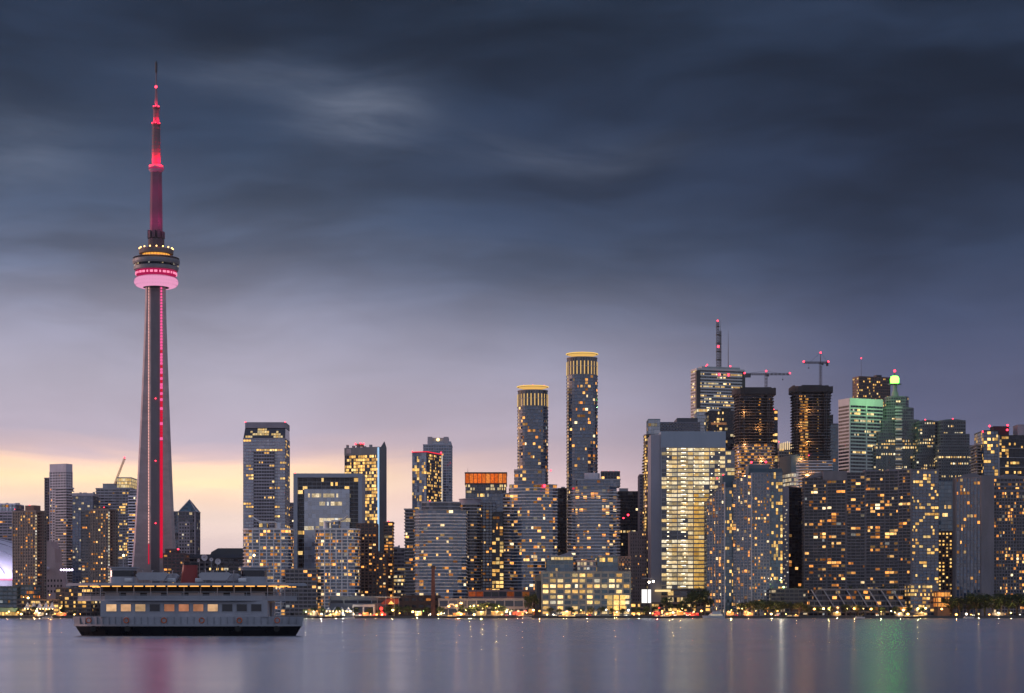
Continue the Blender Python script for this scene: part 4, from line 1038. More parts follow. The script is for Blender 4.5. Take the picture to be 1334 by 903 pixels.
        b.each('corner_glow', litmat('sunset_peach', [(0, (1,.56,.30)), (1, (1,.70,.44))], .35, .8), T.o)
        T.done()
    # the two broad condos below them
    for (xl, xr, yt, xp0, xp1, yp, lab, sd, wing) in ((655, 726, 632, 679, 719, 612.5, 'bowed condo with white slab lines below the shorter round tower', 53, 'left'), (740, 808, 634, 752, 808, 625, 'bowed condo with white roof drum below the taller round tower', 54, 'right')):
        Y = 1850; T, w_, d = Fr('condo_tower', lab, 'condo tower', xl, xr, Y, 36, sd, G_HARB)
        s = Y/FP; xc = (xl+xr)/2; X = lambda p: (p-xc)*s
        P = bow(w_*.86, d, 9, 12); P = [(x+(w_*.06 if wing == 'left' else 0), y) for x, y in P]; h = H(yt, Y)
        T.tier(P, 0, h, 2.95, 3.2, .16, .35, .2, .12, SLAB_G, GL_BLUE, .17, LIT_HOME, parapet=.5)
        b = MB()
        for k in range(int(h/2.95)):
            z = k*2.95; b.prism(offset(P, 1.0), z-.2, z+.42)
        b.build('floor_slab', SLAB_W, T.o)
        # balcony stacks on both flanks
        b = MB(); 
        for sx in (-1, 1):
            cx = sx*(w_/2-4)
            for k in range(int((h-8)/2.95)):
                z = k*2.95; b.box(cx-4, cx+4, -d/2-1.0, d/2-6, z-.15, z+.95)
        b.each('balcony', WW('balcony_pink', (0.50,0.44,0.46)), T.o)
        T.tier(rect(w_-2, d-10, 0, 2), 0, h-8, 2.95, 3, .2, .3, .4, .2, SLAB_G, GL_DARK, .16, LIT_HOME)
        T.tier(bow((xp1-xp0)*s, d-8, 5, 8) if wing == 'left' else rect((xp1-xp0)*s, d-8, X((xp0+xp1)/2)), h+.6, H(yp, Y), 3.2, 3, .2, .5, .3, .15, SLAB_G, GL_BLUE, .12)
        if wing == 'left':
            T.penthouse(rect(5, 6, X(681), -d/2+6), h, H(614, Y), WW('crown_pale', (0.50,0.45,0.46)))
            T.beacon(X(718), -4, H(612, Y)); b = MB(); b.ball((X(709), -d/2-10, H(634, Y)), 1.3); b.build('red_lamp', RED, T.o)
        else:
            b = MB(); b.lathe([(7.2, H(626, Y)), (7.2, H(616, Y)), (6.9, H(615.6, Y))], 28, (X(772), -6, 0)); b.build('roof_drum', WW('drum_white', (0.62,0.58,0.62)), T.o)
            T.tier(rect((808-784)*s, 14, X(796), -4), H(625, Y), H(614.5, Y), 3.2, 3, .15, .2, .3, .2, WW('face_dark', (0.16,0.15,0.17)), GL_DARK, .05)
            for p in (786, 793, 800, 807): T.beacon(X(p), -10, H(614, Y), .7)
        T.done()
    Y = 2250; T, w_, d = Fr('office_tower', 'dark slab in the gap between the two bowed condos', 'office tower', 722, 741, Y, 30, 55, G_OFF)
    T.tier(rect(w_, d), 0, H(637, Y), 3.6, 3.6, .3, .2, .5, .2, WW('brown_black', (0.06,0.045,0.045)), GL_DARK, .03); T.clutter(rect(w_, d), H(637, Y), 2); T.mast(2, 0, H(637, Y), H(632, Y)); T.done()
    Y = 2400; T, w_, d = Fr('office_tower', 'black office block with red rooftop sign lights right of the bowed condos', 'office tower', 805, 838, Y, 34, 56, G_OFF)
    T.tier(rect(w_, d), 0, H(641, Y), 3.8, 3.2, .3, .2, .3, .15, BLACK, GL_DARK, .10, LIT_OFFICE, 'office', band={26: .6, 22: .4}); T.penthouse(rect(w_*.35, 12, -w_*.25), H(641, Y), H(636, Y))
    b = MB(); b.ball((-w_*.1, -d/2-.6, H(671, Y)), 1.3); b.ball((-w_*.28, -d/2-.6, H(675, Y)), 1.0); b.each('red_lamp', RED, T.o); T.done()
    # beige pre-war tower
    Y = 1950; T, w_, d = Fr('office_tower', 'narrow beige masonry tower with rows of tiny windows', 'office tower', 821, 842, Y, 26, 57, G_OFF)
    bg = WW('masonry_beige', (0.34,0.27,0.26)); T.tier(rect(w_, d), 0, H(694, Y), 3.5, 2.3, .5, .25, 1.3, .35, bg, GL_DARK, .07, LIT_HOME, half=.1, parapet=1.4)
    T.tier(rect(w_*1.25, d*.8, -w_*.15, -8), 0, H(728, Y), 3.5, 2.3, .5, .25, 1.3, .35, bg, GL_DARK, .05, LIT_HOME, half=.1); T.done()
    Y = 1960; T, w_, d = Fr('condo_tower', 'slim condo with lit wavy balconies against the golden office tower', 'condo tower', 840.5, 853, Y, 24, 58, G_HARB)
    P = rrect(w_, d, 4, 4); T.tier(P, 0, H(567, Y), 2.95, 3.2, .25, .6, .2, .1, BLACK, GL_DARK, .55, LIT_GOLD)
    b = MB()
    for k in range(int(H(568, Y)/2.95)):
        z = k*2.95; b.prism([(x+.9*math.sin(k*.35), y) for x, y in offset(P, 1.3)], z-.15, z+.3)
    b.each('balcony', WW('balcony_dark', (0.12,0.10,0.09)), T.o); T.done()
    Y = 2080; T, w_, d = Fr('office_tower', 'plain grey slab left of the slim balcony condo', 'office tower', 833.5, 843, Y, 26, 59, G_OFF)
    T.tier(rect(w_, d), 0, H(619, Y), 3.4, 3, .5, .2, 1, .2, WW('grey_mauve', (0.30,0.27,0.31)), GL_GREY, .03); T.done()
    # harbour terminal
    Y = 1745; T, w_, d = Fr('terminal_building', 'wide harbour terminal with grid of lit windows and glazed upper storeys', 'building', 706, 821, Y, 44, 60)
    s = Y/FP; xc = 763.5; X = lambda p: (p-xc)*s; st = WW('terminal_stone', (0.27,0.31,0.31)); h = H(746, Y)
    n0 = 8
    T.tier(rect(w_, d), 0, h, h/n0, 6.6, .36, .35, 1.5, .5, st, GL_TEAL, .5, LIT_OFFICE, half=.15, parapet=1, band={0: .8, 5: .95, 3: .6, 2: .55})
    T.tier(rect((747-712)*s, d-12, X(729.5)), h+1, H(730, Y), 3.6, 4, .1, .15, .2, .1, WW('teal_frame', (0.16,0.22,0.23)), GL_TEAL, .04, parapet=.2)
    T.tier(rect((747-718)*s, d-14, X(732.5)), H(730, Y)+.3, H(725.5, Y), 3.4, 2.6, .08, .2, .2, .1, st, GL_TEAL, 1.0, LIT_HALL, half=0)
    T.tier(rect((777-752)*s, d-10, X(764.5)), h+1, H(731, Y), 4, 3, .35, .4, .6, .3, WW('terminal_pink', (0.42,0.36,0.35)), GL_TEAL, .5, LIT_PALE)
    T.tier(rect((806-778)*s, d-11, X(792)), h+1, H(726, Y), 4, 4.4, .12, .15, .2, .1, WW('teal_frame', (0.16,0.22,0.23)), GL_TEAL, .3, LIT_GOLD)
    T.tier(rect((822-806)*s, d-11.5, X(814)), h+1, H(726, Y), 4, 3, .5, .3, 1, .3, WW('terminal_brown', (0.27,0.20,0.18)), GL_DARK, .25, LIT_HOME)
    b = MB(); b.extrude([(X(733), H(725, Y)), (X(726), H(724, Y)), (X(735), H(721, Y)), (X(744), H(718, Y)), (X(748), H(724.5, Y))], 'x', -8, 8); b.build('roof_feature', WW('roof_mauve', (0.30,0.27,0.30)), T.o)
    b = MB()
    for xx in range(3):
        for k in range(3): b.box(X(791)+xx*5.6, X(791)+xx*5.6+4.6, -d/2-.75, -d/2-.6, 5+k*4.6, 9.0+k*4.6)
    b.each('lobby_window', LIT_GOLD, T.o)
    T.done()
    T, w_, d = Fr('terminal_wing', 'angled grey wing at the left end of the harbour terminal', 'building', 697, 707, 1760, 30, 61)
    b = MB(); b.extrude([(-w_/2, 0), (w_/2, 0), (w_/2, H(746, 1760)), (-w_/2, H(752, 1760))], 'x', -d/2, d/2); b.build('wall', WW('terminal_dark', (0.18,0.19,0.20)), T.o)
    b = MB(); b.box(-w_/2+1.2, w_/2-1, -d/2-.1, -d/2+.2, 6, H(757, 1760)); b.build('glazing', GL_DARK, T.o); T.done()
centre()
def right_side():
    # golden office tower
    Y = 1900; T, w_, d = Fr('office_tower', 'tall office tower glowing gold floor by floor behind glass, blank blue top', 'office tower', 848, 945, Y, 46, 71, G_OFF)
    s = Y/FP; xc = 896.5; X = lambda p: (p-xc)*s; h = H(583, Y); z0 = H(768, Y)
    bl = WW('panel_bluegrey', (0.30,0.36,0.43), .4, 0, .08)
    gd = glass('glass_gold_tower', (0.12,0.13,0.15), 1.6, .05, .1, .01)
    Q = rect((945-861.5)*s, d, X(903.2))
    T.tier(Q, z0, h, 3.95, 5.2, .27, .25, .04, .05, WW('spandrel_warm', (0.30,0.29,0.28), .5), gd, .993, LIT_HALL, pm=METAL, parapet=0, half=0, edges=(0,))
    pale = litmat('lit_tower_pale', [(0, (1,.70,.34)), (.6, (1,.79,.46)), (1, (1,.86,.60))], .32, 1.15, 1); deep = litmat('lit_tower_gold', [(0, (1,.52,.10)), (1, (1,.64,.2))], .42, .85, 1)
    T.win = [(a_, deep if (c_[0] > X(900) and c_[2] < H(643, Y) and T.r.random() < .93) else (m_ if T.r.random() < .25 else pale), c_, g_, w2, h2_) for (a_, m_, c_, g_, w2, h2_) in T.win
             if not (c_[0] < X(869) and T.r.random() < .6 or c_[0] < X(899) and H(703, Y) < c_[2] < H(692, Y) or c_[0] > X(925) and c_[2] > H(650, Y) and T.r.random() < .3)]
    b = MB()
    for k in range(5): b.box(X(861.5)+k*(w_*.86)/4-.35, X(861.5)+k*(w_*.86)/4+.35, -d/2-.55, -d/2, z0, h)
    b.build('pier', METAL, T.o)
    T.plain(offset(Q, .35), h, H(562, Y), bl)
    b = MB(); b.box(-w_/2, X(861.5)-.05, -d/2+1.5, d/2-1, 0, H(566, Y)); b.build('side_core', WW('core_mauve', (0.36,0.35,0.40), .6, 0, .1), T.o)
    T.tier(rect((945-853)*s, d-2, X(899), 1), 0, z0-.4, 6, 6, .3, .3, .8, .4, WW('podium_pink', (0.36,0.28,0.27)), GL_GREY, .6, LIT_HALL, parapet=.5)
    # lobby canopy
    b = MB(); b.box(X(853), X(873), -d/2-6, -d/2-.6, H(771, Y), H(768.5, Y)); b.build('canopy', glow('canopy_light', (1, .72, .34), 1.2, 'NONE'), T.o)
    # balcony ledges left with small lamps: column of brighter ceiling lamps
    nf_ = int(round((h-z0)/3.95)); fh_ = (h-z0)/nf_
    lampm = litmat('ceiling_lamp', [(0, (1,.80,.48)), (1, (1,.88,.62))], 2.2, 4.5, 1)
    for k in range(nf_):
        zz = z0+(k+1)*fh_-.24*fh_*.5-.55
        for px_, wd_ in ((870, 1.6), (889.5, 3.4), (892.5, 1.2), (904, 1.0), (916, 1.0), (927, 1.0), (937, 1.0)):
            if k < nf_-14 and px_ > 900 or T.r.random() < .12: continue
            q = MB(); q.box(-wd_/2, wd_/2, -.06, .06, -.32, .32); q.build('ceiling_lamp', lampm, T.o, loc=(X(px_)+T.r.uniform(-.5, .5), -d/2-.1, zz))
    T.done()
    T, w_, d = Fr('office_tower', 'lower stepped wing glowing gold at the right of the golden office tower', 'office tower', 943, 957, Y+6, 40, 72, G_OFF)
    h2 = H(587, Y); z1 = 0
    T.tier(rect(w_, d), 0, h2, 3.95, 3.4, .24, .25, .10, .12, WW('spandrel_warm', (0.30,0.29,0.28), .5), GL_BLUE, .5, LIT_HALL, parapet=.6, half=0); T.done()
    Y = 2120; T, w_, d = Fr('condo_tower', 'pale teal glass tower top showing behind the golden office tower', 'tower', 844.5, 860, Y, 28, 73, G_OFF)
    T.tier(rect(w_, d), 0, H(547, Y), 3.5, 3, .1, .1, .12, .1, WW('teal_pale', (0.30,0.38,0.40)), GL_PALE, .02); T.done()
    T, w_, d = Fr('office_tower', 'wide grey slate roofed block behind the golden office tower', 'office tower', 856, 912, Y+30, 40, 74, G_OFF)
    Y += 30; s = Y/FP; X = lambda p: (p-884)*s
    T.tier(rect(w_, d), 0, H(551, Y), 3.6, 3.4, .5, .2, .6, .2, WW('slate_mauve', (0.25,0.25,0.29)), GL_GREY, .01)
    b = MB(); b.box(X(882), X(909), -d/2+.6, d/2, H(552, Y), H(544.5, Y)); b.build('roof_house', WW('slate_dark', (0.11,0.12,0.14)), T.o); T.done()
    # banded white skyscraper with masts
    Y = 2600; T, w_, d = Co('office_tower', 'tallest white banded skyscraper carrying two lattice masts', 'skyscraper', 900, 908, 970, Y, 16, 75, G_OFF)
    P = rect(w_, d); h = H(481, Y); wt = WW('marble_white', (0.55,0.53,0.54), .5, 0, .1)
    T.tier(P, 0, h, 4.0, 3.3, .48, .3, .12, .05, wt, GL_DARK, .22, LIT_OFFICE, 'office', parapet=1.5, half=.35, band={72: .0, 71: .9, 69: .9, 45: 1.0, 46: .9}, skip=20)
    b = MB(); b.box(-w_/2-.8, -w_/2+4.5, -d/2-.6, -d/2+4, 0, h-2); b.box(w_/2-3.5, w_/2+.7, -d/2-.6, -d/2+4, 0, h-2); b.build('corner_notch', BLACK, T.o)
    T.penthouse(rect(w_*.8, d*.6, 2), h+1, H(477, Y)); s = Y/FP
    def lat(xp, ya, yb, wd):
        b = MB(); x = (xp-936)*s; za, zb = H(ya, Y), H(yb, Y); n = int((zb-za)/3.5)
        for i in range(4):
            c = ((-1, 1, 1, -1)[i]*wd/2, (-1, -1, 1, 1)[i]*wd/2); b.tube((x+c[0], c[1], za), (x+c[0], c[1], zb), .28, n=4)
        for i in range(n):
            z = za+(zb-za)*i/n; z2 = za+(zb-za)*(i+1)/n
            b.tube((x-wd/2, -wd/2, z), (x+wd/2, -wd/2, z2), .2, n=3); b.tube((x+wd/2, wd/2, z), (x-wd/2, wd/2, z2), .2, n=3); b.box(x-wd/2, x+wd/2, -wd/2, wd/2, z-.15, z+.15)
        for i in range(0, n, 3): b.box(x-wd*.7, x+wd*.7, -wd*.7, wd*.7, za+(zb-za)*i/n, za+(zb-za)*i/n+1.6)
        o = b.build('lattice_mast', METAL_D, T.o); return o, x
    o, x = lat(936, 478, 416, 2.6); c = MB(); c.ball((x, -2, H(449, Y)), 1.6); c.ball((x, 0, H(415, Y)), 1.1); c.build('lamp', RED, o)
    o, x = lat(939.8, 478, 428, 1.6); T.mast(x, 0, H(428, Y), H(414, Y), .25)
    T.mast((950.8-936)*s, 0, H(478, Y), H(427, Y), .5); 
    for p, y in ((919, 475), (917, 477.5), (951.5, 475.5)): T.beacon((p-936)*s, -d*.25, H(y, Y), 1.5)
    for p in (933.5, 946.5): 
        b = MB(); b.ball(((p-936)*s, -d/2-.5, H(487, Y)), 1.5); b.build('red_lamp', RED, T.o)
    T.done()
    # dark blocks in front
    Y = 2420; T, w_, d = Fr('office_tower', 'black glass office block below the white banded skyscraper', 'office tower', 923, 962, Y, 36, 76, G_OFF)
    T.tier(rect(w_, d), 0, H(536, Y), 3.9, 3.2, .25, .2, .25, .15, BLACK, GL_DARK, .10, LIT_OFFICE, 'home'); T.penthouse(rect(12, 12, w_*.12), H(536, Y), H(532, Y), BLACK)
    b = MB(); b.box(-w_*.42, w_*.1, -d/2-.5, -d/2-.3, H(553.5, Y), H(550.5, Y)); b.build('lit_floor', litmat('lit_dim_orange', [(0, (1,.42,.2)), (1, (1,.5,.25))], .25, .5), T.o); T.done()
    T, w_, d = Fr('office_tower', 'pale narrow office block with one lit top floor left of the black block', 'office tower', 907.5, 924, 2440, 30, 77, G_OFF); Y = 2440
    T.tier(rect(w_, d), 0, H(537, Y), 4, 3.3, .2, .2, .2, .1, WW('pale_teal', (0.34,0.37,0.38)), GL_PALE, .03, LIT_OFFICE, 'office', parapet=0); T.tier(rect(w_, d), H(537, Y)+.1, H(533, Y), 3.4, 2.5, .1, .2, .2, .1, WW('pale_teal', (0.34,0.37,0.38)), GL_PALE, 1, LIT_OFFICE, half=0); T.done()
    # two towers under construction
    def site(lab, xl, xr, yt, Y, sd, lamps, lowlit):
        T, w_, d = Fr('unfinished_tower', lab, 'construction site', xl, xr, Y, (xr-xl)*Y/FP*.9, sd, 'towers under construction')
        P = rrect(w_-2, d-2, 7, 4); h = H(yt, Y); n = int(h/3.0)
        core = MB(); core.prism(rect(w_*.5, d*.5), 0, h+3); core.build('core', CONC_D, T.o)
        b = MB()
        for k in range(n+1):
            wob = T.r.uniform(.2, 1.3); b.prism(offset(P, wob), k*3.0-.18, k*3.0+.18)
        b.build('floor_slab', WW('raw_concrete', (0.27,0.24,0.23), .9), T.o)
        b = MB()
        for (x, y) in [P[i] for i in range(0, len(P), 2)]+[(x*w_*.16, -d/2+2) for x in (-2, -1, 0, 1, 2)]:
            b.box(x*.94-.4, x*.94+.4, y*.94-.4, y*.94+.4, 0, h)
        b.build('column', CONC_D, T.o)
        # netting and guard screens round the top
        b = MB()
        for k in range(n):
            for i in range(len(P)):
                if T.r.random() < (.55 if k > n-5 else .17):
                    p, q = P[i], P[(i+1) % len(P)]; L = math.hypot(q[0]-p[0], q[1]-p[1])
                    ux = ((q[0]-p[0])/L, (q[1]-p[1])/L); m = int(max(1, L//4))
                    for j in range(m):
                        if m > 1 and T.r.random() < .5: continue
                        f = (j+.5)/m; b.obox((p[0]+(q[0]-p[0])*f+ux[1]*.1, p[1]+(q[1]-p[1])*f-ux[0]*.1), ux, L/m*.45, .06, k*3+.2, k*3+(2.8 if k > n-4 else 1.6))
        b.build('screen', WW('netting', (0.05,0.05,0.06), .9), T.o)
        b = MB()
        for i in range(len(P)):
            p, q = offset(P, 2.2)[i], offset(P, 2.2)[(i+1) % len(P)]; L = math.hypot(q[0]-p[0], q[1]-p[1]); ux = ((q[0]-p[0])/max(L, .1), (q[1]-p[1])/max(L, .1))
            if L > .3: b.obox(((p[0]+q[0])/2, (p[1]+q[1])/2), ux, L/2, .2, h-5, h+T.r.uniform(.5, 2))
        b.build('formwork', WW('formwork', (0.06,0.055,0.055), .9), T.o)
        # work lamps on the open floors
        cnt = 0
        for (u, dens, r_) in lamps:
            for k in range(4, n-2):
                if T.r.random() < dens:
                    q = MB(); q.box(-.9*r_, .9*r_, -.15, .15, -.5*r_, .5*r_)
                    q.build('work_lamp', LIT_WORK, T.o, loc=((u-.5)*w_+T.r.uniform(-.7, .7), -d/2+1.2, k*3+1.7)); cnt += 1
        for k in range(8):      # site lighting on the open floors
            L_ = bpy.data.lights.new('site_light', 'POINT'); L_.energy = 2600; L_.color = (1, .45, .14); L_.shadow_soft_size = .4
            o_ = bpy.data.objects.new('site_light', L_); COL.objects.link(o_); o_.parent = T.o; o_.location = ((lamps[k % 2][0]-.5)*w_+T.r.uniform(-2, 2), -d/2-1.5, h*(.40+.07*k)+1.4)
        if lowlit:   # lower floors already glazed, lamps glinting on slab edges
            T.tier(rrect(w_-3, d-3, 7, 4), 0, h*lowlit, 3.0, 3.2, .1, .1, .2, .1, CONC_D, GL_GREY, .35, LIT_WORK, parapet=.1)
            b = MB()
            for k in range(int(h*lowlit/3)): b.prism(offset(P, 1.6), k*3-.15, k*3+.75)
            b.each('balcony', WW('balcony_pale', (0.50,0.42,0.40)), T.o)
        return T, w_, d, h
    Y = 2060
    T, w_, d, h = site('unfinished concrete tower with pale lower balconies under a hammerhead crane', 959, 1010.5, 507, Y, 78, ((.60, .75, .9), (.2, .25, .6), (.85, .12, .6)), .76); T.done()
    T, w_, d, h = site('unfinished dark concrete tower with an orange lit hoist bay', 1034, 1085, 504, Y, 79, ((.2, .95, 1.5), (.33, .95, 1.7), (.27, .5, 1.3), (.62, .6, .6)), .0)
    T.tier(rect(w_*.9, d*.9, 1.5), 0, H(600, Y), 3, 4, .45, .9, .3, .2, SLAB_W, GL_DARK, .08, parapet=.2); T.done()
    crane('hammerhead crane with long jib to the right on the left unfinished tower', 998, Y+20, H(507, Y)+GZ, 483.5, 970, 1029, 487.5, color=WW('crane_grey', (0.10,0.10,0.11)))
    crane('tall hammerhead crane on the right unfinished tower, jib to the left', 1069, Y+20, H(504, Y)+GZ, 459.5, 1047, 1079, 472.5, color=WW('crane_grey', (0.10,0.10,0.11)))
    # neighbours
    Y = 2300; T, w_, d = Fr('office_tower', 'black slab edge right of the left unfinished tower', 'office tower', 1000, 1013, Y, 30, 81, G_OFF)
    T.tier(rect(w_, d), 0, H(535, Y), 3.7, 3.3, .2, .2, .2, .1, BLACK, GL_DARK, .05, LIT_GOLD); T.beacon(2, -10, H(534, Y), 1.2); T.done()
    Y = 2500; T, w_, d = Fr('office_tower', 'office top with bright vertical light fins between the unfinished towers', 'office tower', 1015, 1034, Y, 28, 82, G_OFF)
    T.tier(rect(w_, d), 0, H(584, Y), 4, 3.2, .3, .2, .3, .2, WW('tan', (0.34,0.29,0.26)), GL_DARK, .1, LIT_GOLD)
    for i in range(8):
        b = MB(); b.box(-.5, .5, -.2, .2, 0, H(575, Y)-H(586, Y)-(abs(i-4)*.7)); b.build('light_fin', glow('fin_light', (1, .72, .42), 1.1, 'NONE'), T.o, loc=(-w_/2+1.2+i*2.3, -d/2-.6, H(586, Y)))
    T.beacon(-w_/2+1, -4, H(575, Y), .9); T.plain(rect(w_*.8, d*.8), H(584, Y), H(577, Y), WW('tan', (0.34,0.29,0.26))); T.done()
    Y = 2120; T, w_, d = Fr('office_tower', 'bluish glass tower half hidden behind the right unfinished tower', 'office tower', 1078, 1092, Y, 26, 83, G_OFF)
    T.tier(rect(w_, d), 0, H(553, Y), 3.6, 3, .15, .15, .15, .1, WW('steel_blue', (0.16,0.18,0.22)), GL_TEAL, .04); T.penthouse(rect(w_*.6, 12, -2), H(553, Y), H(540, Y), METAL_D); T.done()
    Y = 2060; T, w_, d = Co('office_tower', 'teal glass office with sloping blank roof and white lit floors', 'office tower', 1016, 1031, 1086, Y, 14, 84, G_OFF)
    P = rect(w_, d); h = H(634, Y)
    T.tier(P, 0, h, 4, 3.4, .3, .2, .5, .2, WW('grey_mid', (0.22,0.21,0.23)), GL_TEAL, .12, LIT_PALE, parapet=0)
    T.tier(P, h+.1, H(616, Y), 4.6, 2.6, .3, .25, .3, .15, WW('grey_light', (0.34,0.34,0.36)), GL_TEAL, .93, LIT_PALE, parapet=.3, half=0)
    b = MB(); z0, zt, zr = H(616, Y)+.3, H(588, Y), H(604, Y)
    b.extrude([(-w_/2-.3, z0), (w_/2+.3, z0), (w_/2+.3, zr), (w_*.22, H(587, Y)), (w_*.05, H(589, Y)), (-w_/2-.3, H(593, Y))], 'x', -d/2-.3, d/2)
    b.build('roof_screen', WW('screen_teal', (0.075,0.145,0.20), .35, 0, .1), T.o)
    T.beacon(w_*.18, -8, H(587, Y), 1.0); T.beacon(-w_*.1, -d/2-1, H(594, Y), 1.0); T.done()
    Y = 1900; T, w_, d = Co('condo_tower', 'dark glass slab with pale side wall right of the blue twin condo', 'condo tower', 1014, 1027.5, 1056, Y, 20, 85, G_HARB)
    T.tier(rect(w_, d), 0, H(636, Y), 3.1, 3.2, .15, .15, .2, .1, BLACK, GL_DARK, .04, LIT_HOME, edges=(0,)); b = MB(); b.box(-w_/2-.4, -w_/2+.2, -d/2-.2, d/2, 0, H(634, Y)); b.build('side_wall', WW('core_mauve', (0.36,0.35,0.40)), T.o)
    for k in range(0, 30): 
        q = MB(); q.box(-.15, .15, -1.2, 1.2, 0, .9); q.build('window', LIT_PALE, T.o, loc=(-w_/2-.5, -d*.25+(T.r.random()-.5)*d*.4, 6+k*3.5))
    T.done()
    # red-brown stepped skyscraper
    Y = 2700; T, w_, d = Co('office_tower', 'dark red granite skyscraper with notched roof and thin antenna', 'skyscraper', 1111, 1119, 1159.5, Y, 18, 86, G_OFF)
    P = rect(w_, d); rg = WW('granite_red', (0.10,0.045,0.04), .4); h = H(491, Y)
    T.tier(P, 0, h, 4, 3.0, .45, .2, .9, .25, rg, GL_DARK, .13, LIT_GOLD, half=.2, skip=30); T.penthouse(rect(8, 8, w_*.2), h, H(487.5, Y), METAL_D); T.mast(-w_/2+6, -4, H(519, Y), H(466, Y), .45, red=(H(466, Y), H(492, Y))); T.done()
    # green-washed banded tower
    Y = 2450; T, w_, d = Co('office_tower', 'white banded tower washed green at the top with pink left face', 'skyscraper', 1092.5, 1107, 1150, Y, 24, 87, G_OFF)
    P = rect(w_, d); h = H(527, Y); wt = WW('band_white', (0.50,0.50,0.50), .5, 0, .1)
    T.tier(P, 0, h, 4.3, 4.4, .40, .3, .15, .05, wt, GL_DARK, .16, LIT_OFFICE, 'office', skip=20, parapet=0, edges=(0,)); T.plain(offset(P, .3), h, H(518.5, Y), wt)
    b = MB(); b.box(-.9, .9, -d/2-.55, -d/2, 0, H(519, Y)); b.box(-w_/2-.6, -w_/2+.9, -d/2-.6, -d/2+.9, 0, H(519, Y)); b.build('pier', wt, T.o)
    for i in range(4):
        L_ = bpy.data.lights.new('green_floodlight', 'POINT'); L_.energy = 7500; L_.color = (0.38, 1.0, 0.36); L_.shadow_soft_size = .6
        o_ = bpy.data.objects.new('green_floodlight', L_); COL.objects.link(o_); o_.parent = T.o; o_.location = (-w_*.36+i*w_*.24, -d/2-24, h+4)
    T.done()
    # stepped tower with green beacon
    Y = 2460; s = Y/FP; T = Tower('office_tower', 'stepped tower crowned by a glaring green beacon on a mast', 'skyscraper', (PX(1171.5, Y), Y+22, GZ), 0, G_OFF, 88)
    sg = WW('stone_greygreen', (0.19,0.20,0.20))
    tiers = [(1136, 1207, 581), (1140, 1203, 563), (1146, 1200, 547), (1152, 1193, 531), (1158, 1187, 516)]
    zb = 0
    for i, (a, b_, y) in enumerate(tiers):
        w_ = (b_-a)*s; zt = H(y, Y); o_ = ((a+b_)/2-1171.5)*s
        P = [(x+o_, y_) for x, y_ in rrect(w_, 44-i*6, 5, 1)]
        nf = round((zt-zb)/4)
        T.tier(P, zb, zt, 4, 3.0, .38, .2, .7, .2, sg, GL_GREY, .18 if i < 2 else .05, LIT_OFFICE, 'office', skip=22 if i == 0 else 0, band={nf-1: .95, nf-7: .9, nf-8: .6} if i == 0 else ({nf-4: .9, nf-3: .3} if i == 1 else None))
        zb = zt
    # light bay up the middle
    b = MB()
    for k in range(26):
        z = H(640, Y)+k*4.1
        if z < H(522, Y): b.box(-5.2, 3.6, -23.2, -21.6, z, z+1.7)
    b.build('centre_bay', WW('bay_pale', (0.52,0.48,0.47)), T.o)
    for i in range(0, 24, 3):
        q = MB(); q.box(-4.4, 2.8, -.1, .1, 0, 1.7); q.build('window', LIT_PALE, T.o, loc=(0, -22.6, H(640, Y)+i*4.1+1.9))
    z = H(515, Y); b = MB(); b.lathe([(5.0, z), (3.8, z+6), (2.8, z+8), (2.5, H(497, Y))], 12, (-1, 0, 0)); 
    b.build('mast_base', WW('mast_grey', (0.25,0.25,0.26)), T.o)
    b = MB(); b.smooth = True; b.lathe([(2.6, H(497, Y)), (5.2, H(496, Y)), (5.4, H(491, Y)), (4.6, H(488, Y)), (2.0, H(487, Y))], 20, (-1.5, 0, 0)); b.build('green_beacon', glow('beacon_green', (0.10, 1.0, 0.03), 15), T.o)
    Lg = bpy.data.lights.new('beacon_light', 'POINT'); Lg.energy = 9000; Lg.color = (0.25, 1.0, 0.1); Lg.shadow_soft_size = 6.6
    og = bpy.data.objects.new('beacon_light', Lg); COL.objects.link(og); og.parent = T.o; og.location = (-1.5, -9, H(492, Y))
    b = MB(); b.lathe([(3, H(499, Y)), (8.5, H(498.3, Y)), (8.5, H(497.6, Y)), (3, H(497.4, Y))], 20, (-1.5, 0, 0)); b.build('beacon_shield', WW('mast_grey', (0.25,0.25,0.26)), T.o)  # added disc that keeps the beacon's light off the tower below
    b = MB(); b.tube((-1.5, 0, H(487, Y)), (-1.5, 0, H(480, Y)), .5); o = b.build('antenna', METAL_D, T.o); b = MB(); b.ball((-1.5, 0, H(480.5, Y)), 1.6); b.build('lamp', RED, o)
    T.done()
    # two stepped, arched-top blocks
    for (lab, parts, sd, red) in (('stepped grey office block with arched green tinted top right of the green beacon tower', [(1193, 1226, 592), (1198, 1223, 549)], 89, 1208),
                             ('widest stepped office block with arched top and bright floors, right of its twin', [(1222, 1272, 581), (1225, 1264.5, 566), (1226, 1260, 548)], 90, 1244)):
        Y = 2440 if sd == 89 else 2425; s = Y/FP; xc = (parts[0][0]+parts[0][1])/2
        T = Tower('office_tower', lab, 'office tower', (PX(xc, Y), Y+20, GZ), 0, G_OFF, sd)
        zb = 0
        for i, (a, b_, y) in enumerate(parts):
            w_ = (b_-a)*s; o_ = ((a+b_)/2-xc)*s; P = [(x+o_, y_) for x, y_ in rrect(w_, 40-i*5, 4, 2)]; zt = H(y, Y); nf = round((zt-zb)/3.9)
            T.tier(P, zb, zt, 3.9, 2.7, .45, .2, .8, .2, WW('stone_greygreen', (0.19,0.20,0.20)), GL_DARK, .28 if i == 0 else .16, LIT_OFFICE, 'office', skip=18 if i == 0 else 0, band={nf-4: 1.0, nf-12: .8} if i == 0 and sd == 90 else ({nf-6: .9, nf-7: .8} if i == len(parts)-1 and sd == 89 else None))
            zb = zt
